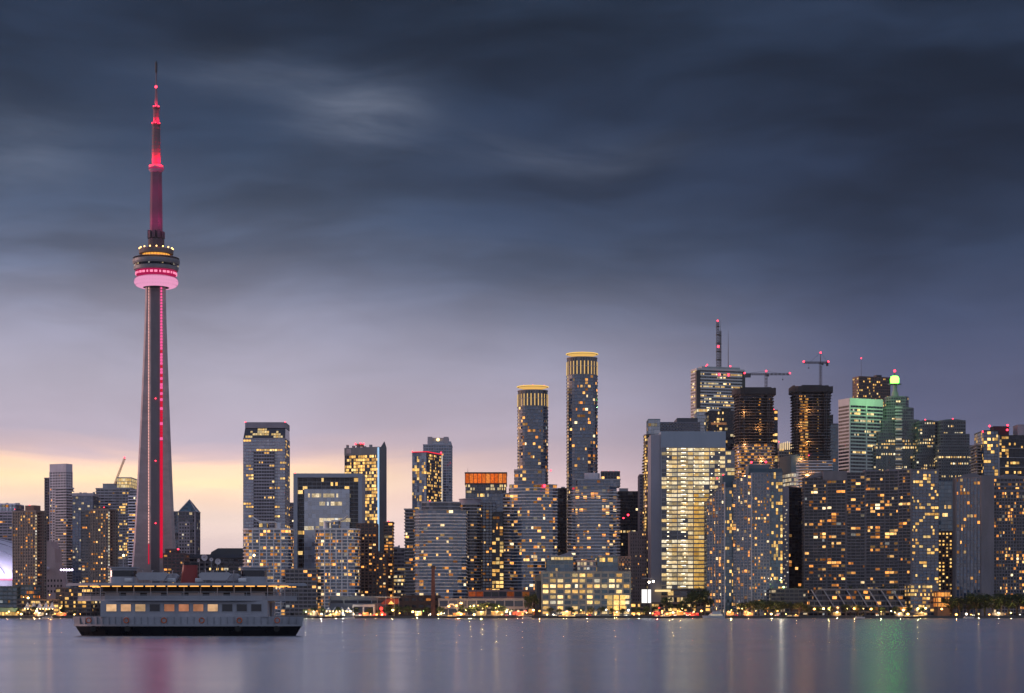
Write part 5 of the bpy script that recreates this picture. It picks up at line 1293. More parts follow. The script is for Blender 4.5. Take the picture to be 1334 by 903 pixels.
        b = MB(); w2 = (parts[-1][1]-parts[-1][0])*s; o_ = ((parts[-1][0]+parts[-1][1])/2-xc)*s
        b.extrude([(o_+w2/2*math.cos(R(t)), zb-.5+3*math.sin(R(t))) for t in range(0, 181, 15)], 'x', -12, 12); b.build('vault_roof', WW('vault_green', (0.12,0.17,0.14)), T.o)
        T.beacon((red-xc)*s, -8, zb+2.5, 1.2); T.done()
    # right edge high-rise
    Y = 2020; T, w_, d = Fr('condo_tower', 'dark glass high-rise with white slab lines at the right edge', 'condo tower', 1282, 1352, Y, 40, 91, G_HARB)
    s = Y/FP; X = lambda p: (p-1317)*s
    T.tier(rect((1300-1281)*s, d, X(1290.5), -1), 0, H(562, Y), 3.2, 3.4, .12, .15, .2, .1, BLACK, GL_BLUE, .16, LIT_GOLD)
    T.tier(rect((1352-1301)*s, d-3, X(1326.5), 1), 0, H(568, Y), 3.2, 3.6, .2, .25, .3, .1, BLACK, GL_DARK, .12, LIT_GOLD)
    b = MB()
    for k in range(int(H(568, Y)/3.2)):
        if k % 3 == 2: b.box(X(1301), X(1352), -d/2+.4, -d/2+1.6, k*3.2-.25, k*3.2+.25)
    b.box(X(1300), X(1301.8), -d/2-1.2, -d/2+3, 0, H(567, Y)); b.build('slab_line', SLAB_G, T.o)
    T.penthouse(rect(20*s, 16, X(1307), -4), H(566, Y), H(555, Y), WW('red_black', (0.06,0.03,0.04))); T.penthouse(rect(30*s, 20, X(1343), -4), H(567, Y), H(553, Y), WW('pinkish', (0.42,0.36,0.38)))
    for p, y in ((1281, 563), (1289.5, 556), (1313, 555), (1312.5, 561)): T.beacon(X(p), -d/2+1, H(y, Y), 1.5)
    T.done()
    T, w_, d = Fr('condo_tower', 'stepped balcony stack on the left flank of the dark glass high-rise', 'condo tower', 1273, 1282.5, 2030, 28, 92, G_HARB)
    T.tier(rect(w_, d), 0, H(580, 2030), 3.1, 3.4, .28, 1.3, .3, .2, SLAB_G, GL_DARK, .04); T.done()
    # blue glass and brick in the gap
    Y = 2040; T, w_, d = Fr('office_building', 'dark blue glass office in the gap between the two concrete slabs', 'office building', 1221, 1253, Y, 34, 93, G_OFF)
    T.tier(rect(w_, d), 0, H(627, Y), 4, 3.4, .1, .12, .12, .1, WW('navy_panel', (0.07,0.10,0.14)), GL_TEAL, .05, LIT_OFFICE, 'office', band={int(H(640, Y)/4): .6}); T.done()
    Y = 1900; T, w_, d = Fr('brick_building', 'brown brick block with regular yellow windows between the two concrete slabs', 'building', 1222, 1255, Y, 26, 94)
    T.tier(rect(w_, d), 0, H(693, Y), 3.5, 3.6, .5, .25, 1.7, .4, BRICK, GL_DARK, .55, LIT_GOLD, half=0); T.done()
    # the big concrete slab
    Y = 1830; s = Y/FP
    loc = (PX(1138, Y), Y+14, GZ); xc = 1138; X = lambda p: (p-xc)*s
    T = Tower('apartment_slab', 'huge concave concrete apartment slab with honeycomb of balconies, scattered orange lights', 'apartment slab', loc, 0, None, 95)
    cg = WW('slab_concrete', (0.215,0.20,0.215)); d = 28
    # a gently concave front running from the left end to the sharp corner at right
    F = [(X(1052), 4), (X(1080), 0), (X(1105), -2), (X(1130), -3.5), (X(1155), -6), (X(1172), -9.5), (X(1187), -15)]
    segs = [(F[i], F[i+1]) for i in range(len(F)-1)]
    tops = [621, 616, 614.5, 613, 613, 612]
    for i, (p, q) in enumerate(segs):
        poly = [p, q, (q[0], 14), (p[0], 14)]
        T.tier(poly, 0, H(tops[i], Y), 2.95, 4.0, .25, 1.1, .28, .9, cg, GL_DARK, .125, LIT_HOME, edges=(0,), half=.35, parapet=0)
    b = MB(); b.prism([(X(1075), -1.4), (X(1106), -2.8), (X(1106), 13), (X(1075), 13)], H(624, Y), H(612.5, Y)); b.build('blank_parapet', cg, T.o)
    b = MB(); b.extrude([(X(1051), H(622, Y)), (X(1075), H(619, Y)), (X(1075), H(613, Y)), (X(1066), H(615.5, Y))], 'x', 2, 13); b.build('raked_roof', cg, T.o)
    W2 = [(X(1187), -15), (X(1223), -12.5), (X(1223), 13), (X(1187), 13)]
    T.tier(W2, 0, H(613, Y), 2.95, 3.4, .24, .6, .3, .3, cg, GL_BLUE, .16, LIT_GOLD, edges=(0,), parapet=1.2)
    b = MB(); b.box(X(1185.6), X(1187.6), -16.2, -10, 0, H(611, Y)); b.build('corner_fin', cg, T.o)
    b = MB(); b.box(X(1160), X(1192), -6, 10, H(613, Y), H(610, Y)); b.box(X(1130), X(1152), -1, 10, H(613, Y), H(611, Y)); b.build('roof_house', cg, T.o)
    T.done()
    # terraced low-rise in front
    Y = 1752; s = Y/FP; T, w_, d = Fr('terraced_building', 'low terraced building with white raking fins below the concave concrete slab', 'building', 1052, 1184, Y, 26, 96)
    X = lambda p: (p-1118)*s
    for k in range(4):
        y0 = 797-k*7.2
        T.tier(rect(w_-k*5, d-4-k*3.2, -1+k*1.2, k*1.8), H(797-k*7.2, Y), H(797-(k+1)*7.2, Y)-.1, 4.6, 4.2, .3, .5, .3, .2, WW('terrace_grey', (0.17,0.17,0.19)), GL_DARK, .10 if k else .25, LIT_HOME, parapet=.5 if k < 3 else 0)
    b = MB()
    for p in (1064, 1080, 1096, 1110, 1124, 1139, 1155, 1170):
        x = X(p); b.mesh([(x-4.2, -d/2+7, H(768, Y)), (x-3.2, -d/2+7, H(768, Y)), (x+5.0, -d/2-1.2, H(791, Y)), (x+4.0, -d/2-1.2, H(791, Y)), (x-4.2, -d/2+8.5, H(768, Y)), (x-3.2, -d/2+8.5, H(768, Y)), (x+5.0, -d/2+.4, H(791, Y)), (x+4.0, -d/2+.4, H(791, Y))],
               [(0,3,2,1), (4,5,6,7), (0,1,5,4), (1,2,6,5), (2,3,7,6), (3,0,4,7)])
    b.box(X(1070), X(1184), -d/2+6.4, -d/2+9, H(768.5, Y), H(766.8, Y)); b.build('raking_fin', WW('fin_white', (0.30,0.29,0.31)), T.o); T.done()
    T, w_, d = Fr('pavilion', 'low block with two rows of warm windows under the corner of the concave slab', 'building', 1186, 1222, 1758, 24, 97)
    T.tier(rect(w_, d), 0, H(762, 1758), 3.6, 3.4, .35, .3, .4, .2, cg, GL_BLUE, .2, LIT_GOLD, band={5: .85, 6: .4}); T.done()
    T, w_, d = Fr('restaurant', 'small glowing orange three storey restaurant beside the dark trees', 'building', 1222, 1238, 1740, 18, 98)
    T.tier(rect(w_, d), H(792, 1740), H(771, 1740), 4.4, 2.6, .22, .4, .3, .2, BRICK, GL_DARK, .9, litmat('lit_resto', [(0, (1,.27,.04)), (1, (1,.42,.1))], .7, 1.5), half=0); T.plain(rect(w_, d), 0, H(792, 1740), BRICK); T.done()
    # right-hand concrete slab
    Y = 1800; s = Y/FP; T = Tower('apartment_slab', 'grey concrete apartment slab with a broad blank pier, at the right edge', 'apartment slab', (PX(1300, Y), Y+14, GZ), 0, None, 99)
    X = lambda p: (p-1300)*s; 
    T.tier([(X(1251), 2), (X(1280), -6), (X(1280), 14), (X(1251), 14)], 0, H(622, Y), 2.95, 3.0, .12, .2, .9, .7, cg, GL_BLUE, .07, LIT_HOME, edges=(0,))
    b = MB(); b.prism([(X(1280), -9), (X(1297), -9), (X(1297), 14), (X(1280), 14)], 0, H(619.5, Y)); b.build('blank_pier', cg, T.o)
    T.tier([(X(1297), -5), (X(1356), -8), (X(1356), 14), (X(1297), 14)], 0, H(640, Y), 2.95, 2.5, .26, .35, .6, .6, cg, GL_DARK, .16, LIT_HOME, edges=(0,))
    T.tier([(X(1297), -3), (X(1356), -5), (X(1356), 14), (X(1297), 14)], H(640, Y)+1.2, H(622, Y), 3.6, 3.4, .4, .35, .4, .3, cg, GL_DARK, .2, LIT_HOME, edges=(0,))
    b = MB(); b.extrude([(X(1251), H(622, Y)+1), (X(1284), H(622, Y)+1), (X(1276), H(614.5, Y)), (X(1266), H(615.5, Y))], 'x', 0, 13); b.box(X(1312), X(1330), -2, 12, H(622, Y), H(617, Y)); b.build('roof_house', cg, T.o)
    T.done()
    # blue twin condos
    Y = 1790; s = Y/FP
    for (lab, xa, xb, xcn, ya, sd) in (('lower of the two blue glass condos with pale vertical ribs, on the left', 922, 957, 944, 630, 61), ('taller of the two blue glass condos with pale vertical ribs', 956, 1020, 979, 619, 62)):
        T, w_, d = Fr('condo_tower', lab, 'condo tower', xa, xb, Y if sd == 62 else Y+6, 32, sd, 'pair of blue glass condos')
        X = lambda p: (p-(xa+xb)/2)*s; h = H(ya, Y)
        # serrated left half: ribs stepping back to the left
        n = 5 if sd == 62 else 6; x0, x1 = X(xa), X(xcn)
        for i in range(n):
            a, b_ = x0+(x1-x0)*i/n, x0+(x1-x0)*(i+1)/n; yy = -d/2+(n-1-i)*1.5
            T.tier([(a, yy), (b_, yy), (b_, d/2), (a, d/2)], 0, h-(n-1-i)*(1.2 if sd == 62 else 3.2)*(1 if i < n-1 else 0), 2.95, 3.2, .18, .2, .1, .1, WW('blue_grey', (0.17,0.18,0.21)), GL_BLUE, .2, LIT_HOME, edges=(0,), parapet=.6, half=.5)
            q = MB(); q.box(b_-.65, b_+.45, yy-1.0, yy+1.2, 0, h-(n-1-i)*(1.2 if sd == 62 else 3.2)+1.5); q.build('rib', WW('rib_pale', (0.52,0.51,0.55)), T.o)
            q = MB(); z = 1.5
            while z < h-(n-1-i)*3: q.box(a+.4, b_-.7, yy-.75, yy+.3, z, z+.35); z += 2.95
            q.each('balcony', WW('rib_pale', (0.52,0.51,0.55)), T.o)
        if sd == 62:
            T.tier(rect(X(1002.5)-X(979), d-1, (X(1002.5)+X(979))/2, .5), 0, H(617, Y), 2.95, 2.9, .38, .2, .8, .3, WW('panel_slate', (0.25,0.27,0.31)), GL_BLUE, .14, LIT_HOME, edges=(0,))
            T.tier(rect(X(1020)-X(1002.5), d-3, (X(1020)+X(1002.5))/2, 1), 0, H(615, Y), 2.95, 2.1, .08, .1, .14, .1, WW('navy_panel', (0.07,0.10,0.14)), GL_TEAL, .17, LIT_GOLD, edges=(0,), half=0)
            T.plain(rect(X(1019)-X(976), d-6, (X(1019)+X(976))/2, 0), H(617, Y), H(610, Y), WW('top_teal', (0.08,0.13,0.16)))
            T.plain(rect(X(1003)-X(976), d-10, (X(1003)+X(976))/2, 0), H(610, Y), H(605, Y), WW('top_slate', (0.16,0.18,0.20)))
            for p in (982, 985.5): 
                q = MB(); q.ball((X(p), -d/2+2.4, H(617.5, Y)), 1.2); q.build('roof_lamp', WARM_LAMP, T.o)
            for p, y in ((981, 602), (1000, 601.5)): T.beacon(X(p), -4, H(y, Y), 1.3)
        else:
            T.tier(rect(X(957)-X(944), d-2, (X(957)+X(944))/2, 1), 0, H(634, Y), 2.95, 2.4, .1, .1, .14, .1, WW('navy_panel', (0.07,0.10,0.14)), GL_TEAL, .14, LIT_GOLD, edges=(0,))
            T.plain(rect(X(957)-X(942), d-8, (X(957)+X(942))/2, 0), H(634, Y), H(618, Y), WW('top_teal', (0.08,0.13,0.16)))
            T.beacon(X(944), -4, H(618, Y), 1.1); T.beacon(X(936), -4, H(622, Y), 1.0)
        T.done()
right_side()

# ------------------------------------------------------------------ low-rise along the shore
def shore_buildings():
    def low(name, lab, cat, xl, xr, yt, Y, depth, sd, **kw):
        T, w_, d = Fr(name, lab, cat, xl, xr, Y, depth, sd); a = dict(fh=3.6, bay=4, sp=.35, spd=.3, pw=.5, pd=.2, wm=CONC_D, gm=GL_DARK, lit=.25, lm=LIT_HOME); a.update(kw)
        T.tier(rect(w_, d), 0, H(yt, Y), **a); return T, w_, d
    T, w_, d = low('condo_block', 'dark teal low condo block at the left edge behind the ferry shelter', 'condo block', -20, 22, 765, 1780, 26, 101, wm=WW('teal_dark', (0.09,0.13,0.14)), gm=GL_TEAL, lit=.06, spd=.9); T.done()
    T, w_, d = low('condo_block', 'dark low condo block with orange ground floor lights right of the teal one', 'condo block', 21, 43, 763.5, 1785, 26, 102, wm=WW('teal_dark', (0.09,0.13,0.14)), gm=GL_TEAL, lit=.22, lm=LIT_EMBER, spd=.9); T.done()
    T, w_, d = low('shop_row', 'long low shop row with yellow signs behind the white tents', 'shop', 22, 76, 782, 1765, 18, 103, lit=.3, lm=LIT_GOLD, wm=WW('shop_grey', (0.13,0.12,0.12))); T.done()
    T, w_, d = low('house_block', 'dark townhouse block with a few lit windows left of the ferry', 'house', 73, 118, 767, 1775, 20, 104, lit=.22, lm=LIT_GOLD, wm=WW('navy_wall', (0.07,0.075,0.09))); T.clutter(rect(w_, d), H(767, 1775), 4, 1, 2.4); T.done()
    T, w_, d = low('warehouse', 'long low quayside warehouse with rows of small lights behind the ferry', 'warehouse', 100, 235, 766, 1790, 30, 105, lit=.2, lm=LIT_OFFICE, pat='office', wm=WW('wh_dark', (0.09,0.085,0.09))); T.done()
    T, w_, d = low('warehouse', 'low grey quayside hall behind the stern of the ferry', 'warehouse', 233, 330, 758, 1830, 30, 106, lit=.2, lm=LIT_OFFICE, pat='office', wm=WW('wh_mid', (0.13,0.13,0.15))); T.done()
    T, w_, d = low('condo_block', 'midrise block with dim windows between the winged condos', 'condo block', 372, 412, 742, 1790, 26, 107, lit=.14, lm=LIT_HOME, wm=WW('grey_mid', (0.22,0.21,0.23))); T.done()
    # ferry shelter with a green roof
    Y = 1722; T, w_, d = Fr('ferry_shelter', 'small shelter with teal roof and glowing yellow glass at the left edge', 'shelter', -14, 19, Y, 14, 108)
    b = MB(); s = Y/FP
    b.extrude([(-w_/2-1, H(797, Y)), (w_/2+1, H(797, Y)), (w_/2+3, H(792, Y)), (-w_/2-3, H(792, Y))], 'x', -d/2-1, d/2+1); b.build('roof', WW('copper_green', (0.11,0.25,0.23), .5), T.o)
    T.tier(rect(w_, d), 0, H(797, Y)-.05, 3.5, 2.2, .1, .1, .25, .15, METAL_D, GL_DARK, .95, LIT_GOLD, parapet=0, half=0); T.done()
    # brick plant and chimney
    Y = 1765; T, w_, d = Fr('brick_factory', 'dark brick plant with flat roof around the tall chimney', 'factory', 516, 572, Y, 26, 109)
    T.tier(rect(w_, d), 0, H(777, Y), 5, 6, .6, .3, 2.2, .4, WW('brick_dark', (0.065,0.042,0.04)), GL_DARK, .05, LIT_EMBER); T.clutter(rect(w_, d), H(777, Y), 3, 1, 2); T.done()
    T = thing('chimney', 'tall square brown brick chimney in front of the bowed condo', 'chimney', (PX(564.3, 1752), 1752, GZ))
    b = MB(); b.prism(rect(4.0, 4.0), 0, H(738, 1752), top=rect(2.7, 2.7)); b.build('stack', WW('brick_red', (0.14,0.055,0.045)), T); b = MB(); b.prism(rect(3.4, 3.4), H(740, 1752), H(737, 1752)); b.build('cap', WW('brick_dark', (0.065,0.042,0.04)), T)
    # pale colonnaded terminal with glazed bays
    T, w_, d = low('colonnade_hall', 'long pale pink colonnaded hall with glazed bays below the dark condos', 'hall', 572, 694, 781, 1745, 22, 110, fh=8, bay=8.5, sp=.3, pw=.9, pd=.6, spd=.5, wm=WW('hall_pink', (0.42,0.36,0.36)), gm=GL_GREY, lit=.12, lm=LIT_EMBER, half=.5); T.done()
    T, w_, d = low('glazed_hall', 'red lit glazed hall standing above the pale colonnade', 'hall', 610, 700, 770, 1775, 18, 111, fh=5.5, bay=7, sp=.2, pw=.5, pd=.4, wm=WW('hall_mauve', (0.22,0.16,0.17)), gm=GL_DARK, lit=.35, lm=litmat('lit_red', [(0, (1,.12,.04)), (1, (1,.3,.08))], .15, .6)); T.done()
    # blue-grey hall, canopy
    T, w_, d = low('market_hall', 'windowless slate blue hall in front of the brown brick block', 'hall', 430, 502, 778, 1740, 20, 112, fh=9, bay=12, sp=.7, pw=1, wm=WW('slate_blue', (0.15,0.17,0.20)), lit=.0); T.done()
    T, w_, d = low('quay_house', 'white two bay quay house beside the marquee', 'building', 460, 487, 789, 1726, 12, 113, fh=6, bay=7.6, sp=.25, pw=1.2, pd=.4, wm=WW('quay_white', (0.55,0.53,0.55)), gm=GL_GREY, lit=.0); T.done()
    Y = 1735; T = thing('canopy_pavilion', 'pavilion with a floating red lit roof on thin posts', 'pavilion', (PX(508, Y), Y, GZ)); s = Y/FP
    b = MB(); b.box(-22*s*.8, 13*s, -6, 6, H(778.6, Y), H(777.4, Y)); b.build('roof', WW('canopy_grey', (0.4,0.38,0.38)), T)
    b = MB(); 
    for x in (-16, -5, 6, 12): b.tube((x*s, -5, 0), (x*s, -5, H(778, Y)), .2)
    b.build('post', METAL, T)
    b = MB(); b.extrude([(-12*s, H(787, Y)), (-4*s, H(780, Y)), (12*s, H(780, Y)), (13*s, H(786, Y)), (5*s, H(788, Y))], 'x', -4.8, -4.2); b.build('panel', WW('panel_red', (0.30,0.05,0.04)), T)
    b = MB(); b.extrude([(-2*s, H(787, Y)), (2*s, H(782.5, Y)), (6*s, H(787, Y))], 'x', -5.1, -4.85); b.build('lit_gable', LIT_GOLD, T)
    b = MB(); b.tube((-13*s, -5, H(790, Y)), (-13*s, -5, H(801, Y)), .9); b.build('lamp_post', METAL_D, T); b = MB(); b.ball((-11*s, -5, H(793, Y)), 1.5); b.ball((-10*s, -5, H(799.5, Y)), 1.8); b.each('red_lamp', glow('lamp_red', (1, .04, .03), 4), T)
    # white tents
    def tent(lab, xl, xr, yt, Y, peaks):
        T = thing('marquee', lab, 'marquee', (PX((xl+xr)/2, Y), Y, GZ), 0, 'white marquees on the quay'); w_ = (xr-xl)*Y/FP; h = H(yt, Y); n = peaks
        b = MB()
        for i in range(n):
            x0 = -w_/2+w_*i/n; x1 = x0+w_/n; e = h*.55; Q = [(x0, -5, e), (x1, -5, e), (x1, 5, e), (x0, 5, e)]; ap = ((x0+x1)/2, 0, h)
            for k in range(4):
                p, q = Vector(Q[k]), Vector(Q[(k+1) % 4]); A = Vector(ap); m1 = p*.55+A*.45-Vector((0, 0, h*.1)); m2 = q*.55+A*.45-Vector((0, 0, h*.1))
                b.face([p, q, m2, m1]); b.face([m1, m2, A])
        b.build('roof', WW('tent_white', (0.72,0.69,0.66)), T)
        b = MB()
        for i in range(n+1):
            x = -w_/2+w_*i/n
            for y in (-5, 5): b.tube((x, y, 0), (x, y, h*.55), .12, n=4)
        b.build('post', METAL, T)
        b = MB()
        for i in range(n*2): b.ball((-w_/2+w_*(i+.5)/(n*2), -4.6, h*.5), .38)
        b.each('string_lamp', WARM_LAMP, T)
    tent('white marquee with a row of small peaks at the far left of the quay', 32, 72, 784, 1728, 5)
    tent('white marquee with string lamps below the right winged condo', 424, 458, 790.5, 1722, 4)
    tent('white marquee glowing red beside the yellow lit trees', 662, 688, 794, 1722, 3)
    # arch sculpture
    T = thing('arch', 'white curving arch with lamps among the small quayside trees', 'sculpture', (PX(591, 1718), 1718, GZ)); s = 1718/FP
    b = MB(); pr = [(-9*s+18*s*t, 0, H(802, 1718)+(H(787, 1718)-H(802, 1718))*math.sin(math.pi*(.25+.75*t))) for t in [i/10 for i in range(11)]]
    for p, q in zip(pr, pr[1:]): b.tube(p, q, .9, .8)
    b.build('arch_rib', WW('arch_white', (0.6,0.55,0.52)), T)
    # twin white screens
    T = thing('billboard', 'pair of tall glowing white screens on the quay beside the beige tower', 'billboard', (PX(842, 1740), 1740, GZ)); s = 1740/FP
    for a, b_ in ((-6, 1.0), (2.0, 6)):
        q = MB(); q.box(a*s, b_*s, -.3, .3, H(785.5, 1740), H(768, 1740)); q.build('screen', glow('screen_white', (1.0, .96, .92), 1.3, 'NONE'), T)
    q = MB(); q.box(-4*s, -3*s, -.2, .2, 0, H(785.6, 1740)); q.box(3.5*s, 4.5*s, -.2, .2, 0, H(785.6, 1740)); q.box(-6.4*s, 6.4*s, .32, .7, H(786, 1740), H(767.4, 1740)); q.build('frame', METAL_D, T)
    T = thing('floodlight_mast', 'mast with two white floodlights above the twin screens', 'floodlight', (PX(848, 1750), 1750, GZ)); s = 1750/FP
    b = MB(); b.tube((0, 0, 0), (0, 0, H(753, 1750)), .35, .2); b.box(-12*s, 3*s, -.2, .2, H(753, 1750)-.5, H(753, 1750)); b.build('pole', METAL, T)
    for x, y in ((-2.5, 758.5), (3, 757.5)):
        b = MB(); b.ball((0, 0, 0), 1.0); b.build('floodlight_head', WHITE_LAMP, T, loc=(x*s, -.6, H(y, 1750)))
    T, w_, d = low('shop_row', 'low warmly lit shop row between the twin screens and the dark trees', 'shop', 822, 925, 786, 1762, 20, 114, lit=.55, lm=LIT_GOLD, wm=WW('shop_brown', (0.16,0.12,0.11))); T.done()
    T, w_, d = low('pavilion', 'low dark quay pavilion with greenish lights right of the blue condos', 'building', 1005, 1052, 768, 1775, 20, 115, lit=.12, lm=LIT_PALE, wm=WW('pav_dark', (0.08,0.085,0.09))); T.done()
    # distant low blocks that close the gaps between the towers
    rr = random.Random(5)
    for i, (xl, xr, yt, lab) in enumerate(((150, 182, 742, 'brownish midrise behind the left foot of the needle tower'), (222, 262, 742, 'distant dark midrise right of the foot of the needle tower'), (505, 560, 755, 'distant midrise behind the brick plant'), (640, 700, 742, 'distant midrise between the black narrow block and the bowed condo'), (800, 850, 735, 'distant midrise behind the beige masonry tower'), (1030, 1060, 700, 'distant midrise behind the dark glass slab'), (1240, 1300, 690, 'distant midrise behind the right concrete slab'))):
        T, w_, d = low('midrise', lab, 'building', xl, xr, yt, 2350+i*15, 30, 120+i, lit=.15, lm=LIT_OFFICE, pat='office', wm=WW('mid_grey', (0.18,0.165,0.17))); T.done()
shore_buildings()
# ------------------------------------------------------------------ trees, lamps, boats along the shore
def trees():
    leafm, g, out = mk('leaves')
    p = g.new('ShaderNodeBsdfPrincipled'); geo = g.new('ShaderNodeNewGeometry'); oi = g.new('ShaderNodeObjectInfo')
    f = g.m('FRACT', g.m('ADD', geo.outputs['Random Per Island'], g.m('MULTIPLY', oi.outputs['Random'], .37)))
    c = g.ramp(f, [(0, (0.025,0.045,0.018)), (.5, (0.045,0.075,0.026)), (1, (0.085,0.11,0.04))]); g.l.new(c, p.inputs['Base Color']); p.inputs['Roughness'].default_value = .7
    tr = g.new('ShaderNodeBsdfTranslucent'); g.l.new(c, tr.inputs[0]); ms = g.new('ShaderNodeMixShader'); ms.inputs[0].default_value = .3
    g.l.new(p.outputs[0], ms.inputs[1]); g.l.new(tr.outputs[0], ms.inputs[2]); g.l.new(ms.outputs[0], out.inputs[0])
    bark = wall('bark', (0.06,0.045,0.035), .9)
    protos = []
    for k in range(4):
        r = random.Random(40+k)
        root = thing('tree', None, 'tree', (0, 0, 0))
        b = MB(); top = Vector((r.uniform(-.05, .05), r.uniform(-.05, .05), .62))
        b.tube((0, 0, -.02), (0, 0, .28), .032, .024, 7); b.tube((0, 0, .27), top, .024, .01, 6)
        lobes = []
        for i in range(9):
            a = r.uniform(0, 6.28); z0 = r.uniform(.25, .5); e = Vector((math.cos(a)*r.uniform(.15, .34), math.sin(a)*r.uniform(.15, .34), r.uniform(.42, .86)))
            b.tube((0, 0, z0), e*.75+Vector((0, 0, .06)), .013, .005, 5); lobes.append((e, r.uniform(.12, .2)))
        lobes.append((Vector((0, 0, .82)), .17))
        b.build('trunk', bark, root)
        L = MB()
        for i in range(760):
            c_, q = lobes[r.randrange(len(lobes))]
            v = Vector((r.gauss(0, 1), r.gauss(0, 1), r.gauss(0, .8))).normalized()*q*(r.random()**.45)
            pt = c_+v
            if pt.z < .2: continue
            s_ = r.uniform(.018, .042); n = Vector((r.gauss(0, 1), r.gauss(0, 1), r.gauss(0, 1)+.6)).normalized(); u = n.orthogonal().normalized(); w2 = n.cross(u)
            rot = r.uniform(0, 6.28); u, w2 = u*math.cos(rot)+w2*math.sin(rot), w2*math.cos(rot)-u*math.sin(rot)
            L.face([pt+u*s_*1.4, pt+w2*s_*.8, pt-u*s_*1.3, pt-w2*s_*.7])
        L.build('crown', leafm, root)
        protos.append((root, family(root)))
    used = [False]*4
    r = random.Random(8); ordn = ['first', 'second', 'third', 'fourth', 'fifth', 'sixth', 'seventh', 'eighth', 'ninth', 'tenth', 'eleventh', 'twelfth', 'thirteenth', 'fourteenth', 'fifteenth', 'sixteenth', 'seventeenth', 'eighteenth']
    def plant(lst, lab, grp):
        lst = sorted(lst)
        for i, (px, y, Y, ws) in enumerate(lst):
            k = r.randrange(4); h = max(4, H(y, Y)); root, fam = protos[k]
            loc = (PX(px, Y), Y, GZ); rz = r.uniform(0, 6.28); sc_ = (h*ws, h*ws, h)
            l = lab % (ordn[i] if len(lst) > 1 else '')
            if not used[k]:
                used[k] = True; root.location = loc; root.rotation_euler = (0, 0, rz); root.scale = sc_; root['label'] = l; root['group'] = grp
            else:
                o = dup(root, loc, rz, l, sc_, fam); o['group'] = grp
    J = lambda v: v*r.uniform(.95, 1.05)
    plant([(x, 790+r.uniform(-2, 2), r.uniform(1714, 1724), 1.1) for x in (505, 519, 531, 546, 557, 574)], '%s small lamp lit tree from the left below the brick plant', 'small quayside trees by the plant')
    plant([(x, 787+r.uniform(-3, 3), r.uniform(1712, 1724), 1.0) for x in (603, 612, 621, 631, 641, 650, 657)], '%s small yellow lit tree from the left before the pale colonnade', 'lamp lit trees by the colonnade')
    plant([(688, 774, 1728, .65), (694, 772, 1730, .62)], '%s tall dark tree from the left against the terminal wing', 'trees by the terminal')
    plant([(x, 793+r.uniform(-3, 2), r.uniform(1712, 1722), 1.15) for x in (717, 729, 744, 757, 769, 783, 797, 811)], '%s low tree from the left along the harbour terminal', 'low trees along the terminal')
    plant([(829, 791, 1716, 1.2), (843, 789, 1718, 1.1), (867, 776, 1722, 1.0), (888, 781, 1722, 1.0), (907, 768, 1732, .95), (917, 766, 1738, .9), (899, 775, 1726, .9), (853, 789, 1714, 1.2)], '%s dark tree from the left below the golden office tower', 'trees below the golden tower')
    plant([(x, 782+r.uniform(-4, 3), r.uniform(1714, 1732), 1.35) for x in (966, 977, 988, 999, 1010, 1020, 1031, 1041)], '%s dark tree from the left below the blue glass condos', 'trees below the blue condos')
    plant([(x, 789+r.uniform(-3, 3), r.uniform(1712, 1720), 1.1) for x in (1052, 1066, 1082, 1101, 1118, 1135, 1150, 1168, 1184, 1202)], '%s low tree from the left before the terraced building', 'low trees before the terraces')
    plant([(x, 762+r.uniform(-1, 3), 1792, .8) for x in (1108, 1117, 1125, 1150, 1160, 1168, 1040)], '%s dark tree from the left on the terrace at the foot of the concave slab', 'trees behind the terraces')
    plant([(x, 775+r.uniform(-6, 4), r.uniform(1716, 1738), 1.35) for x in (1240, 1250, 1261, 1272, 1283, 1293, 1304, 1314, 1325, 1336)], '%s dark broad tree from the left below the right concrete slab', 'dark trees at the right')
    plant([(x, 792+r.uniform(-3, 3), r.uniform(1712, 1722), 1.1) for x in (24, 44, 62, 84, 96)], '%s low tree from the left between the green shelter and the ferry', 'low trees at the left')
    plant([(x, 793+r.uniform(-3, 2), r.uniform(1712, 1720), 1.1) for x in (398, 409, 420, 441, 462, 480, 494)], '%s low tree from the left between the ferry and the red lit pavilion', 'low trees right of the ferry')
trees()

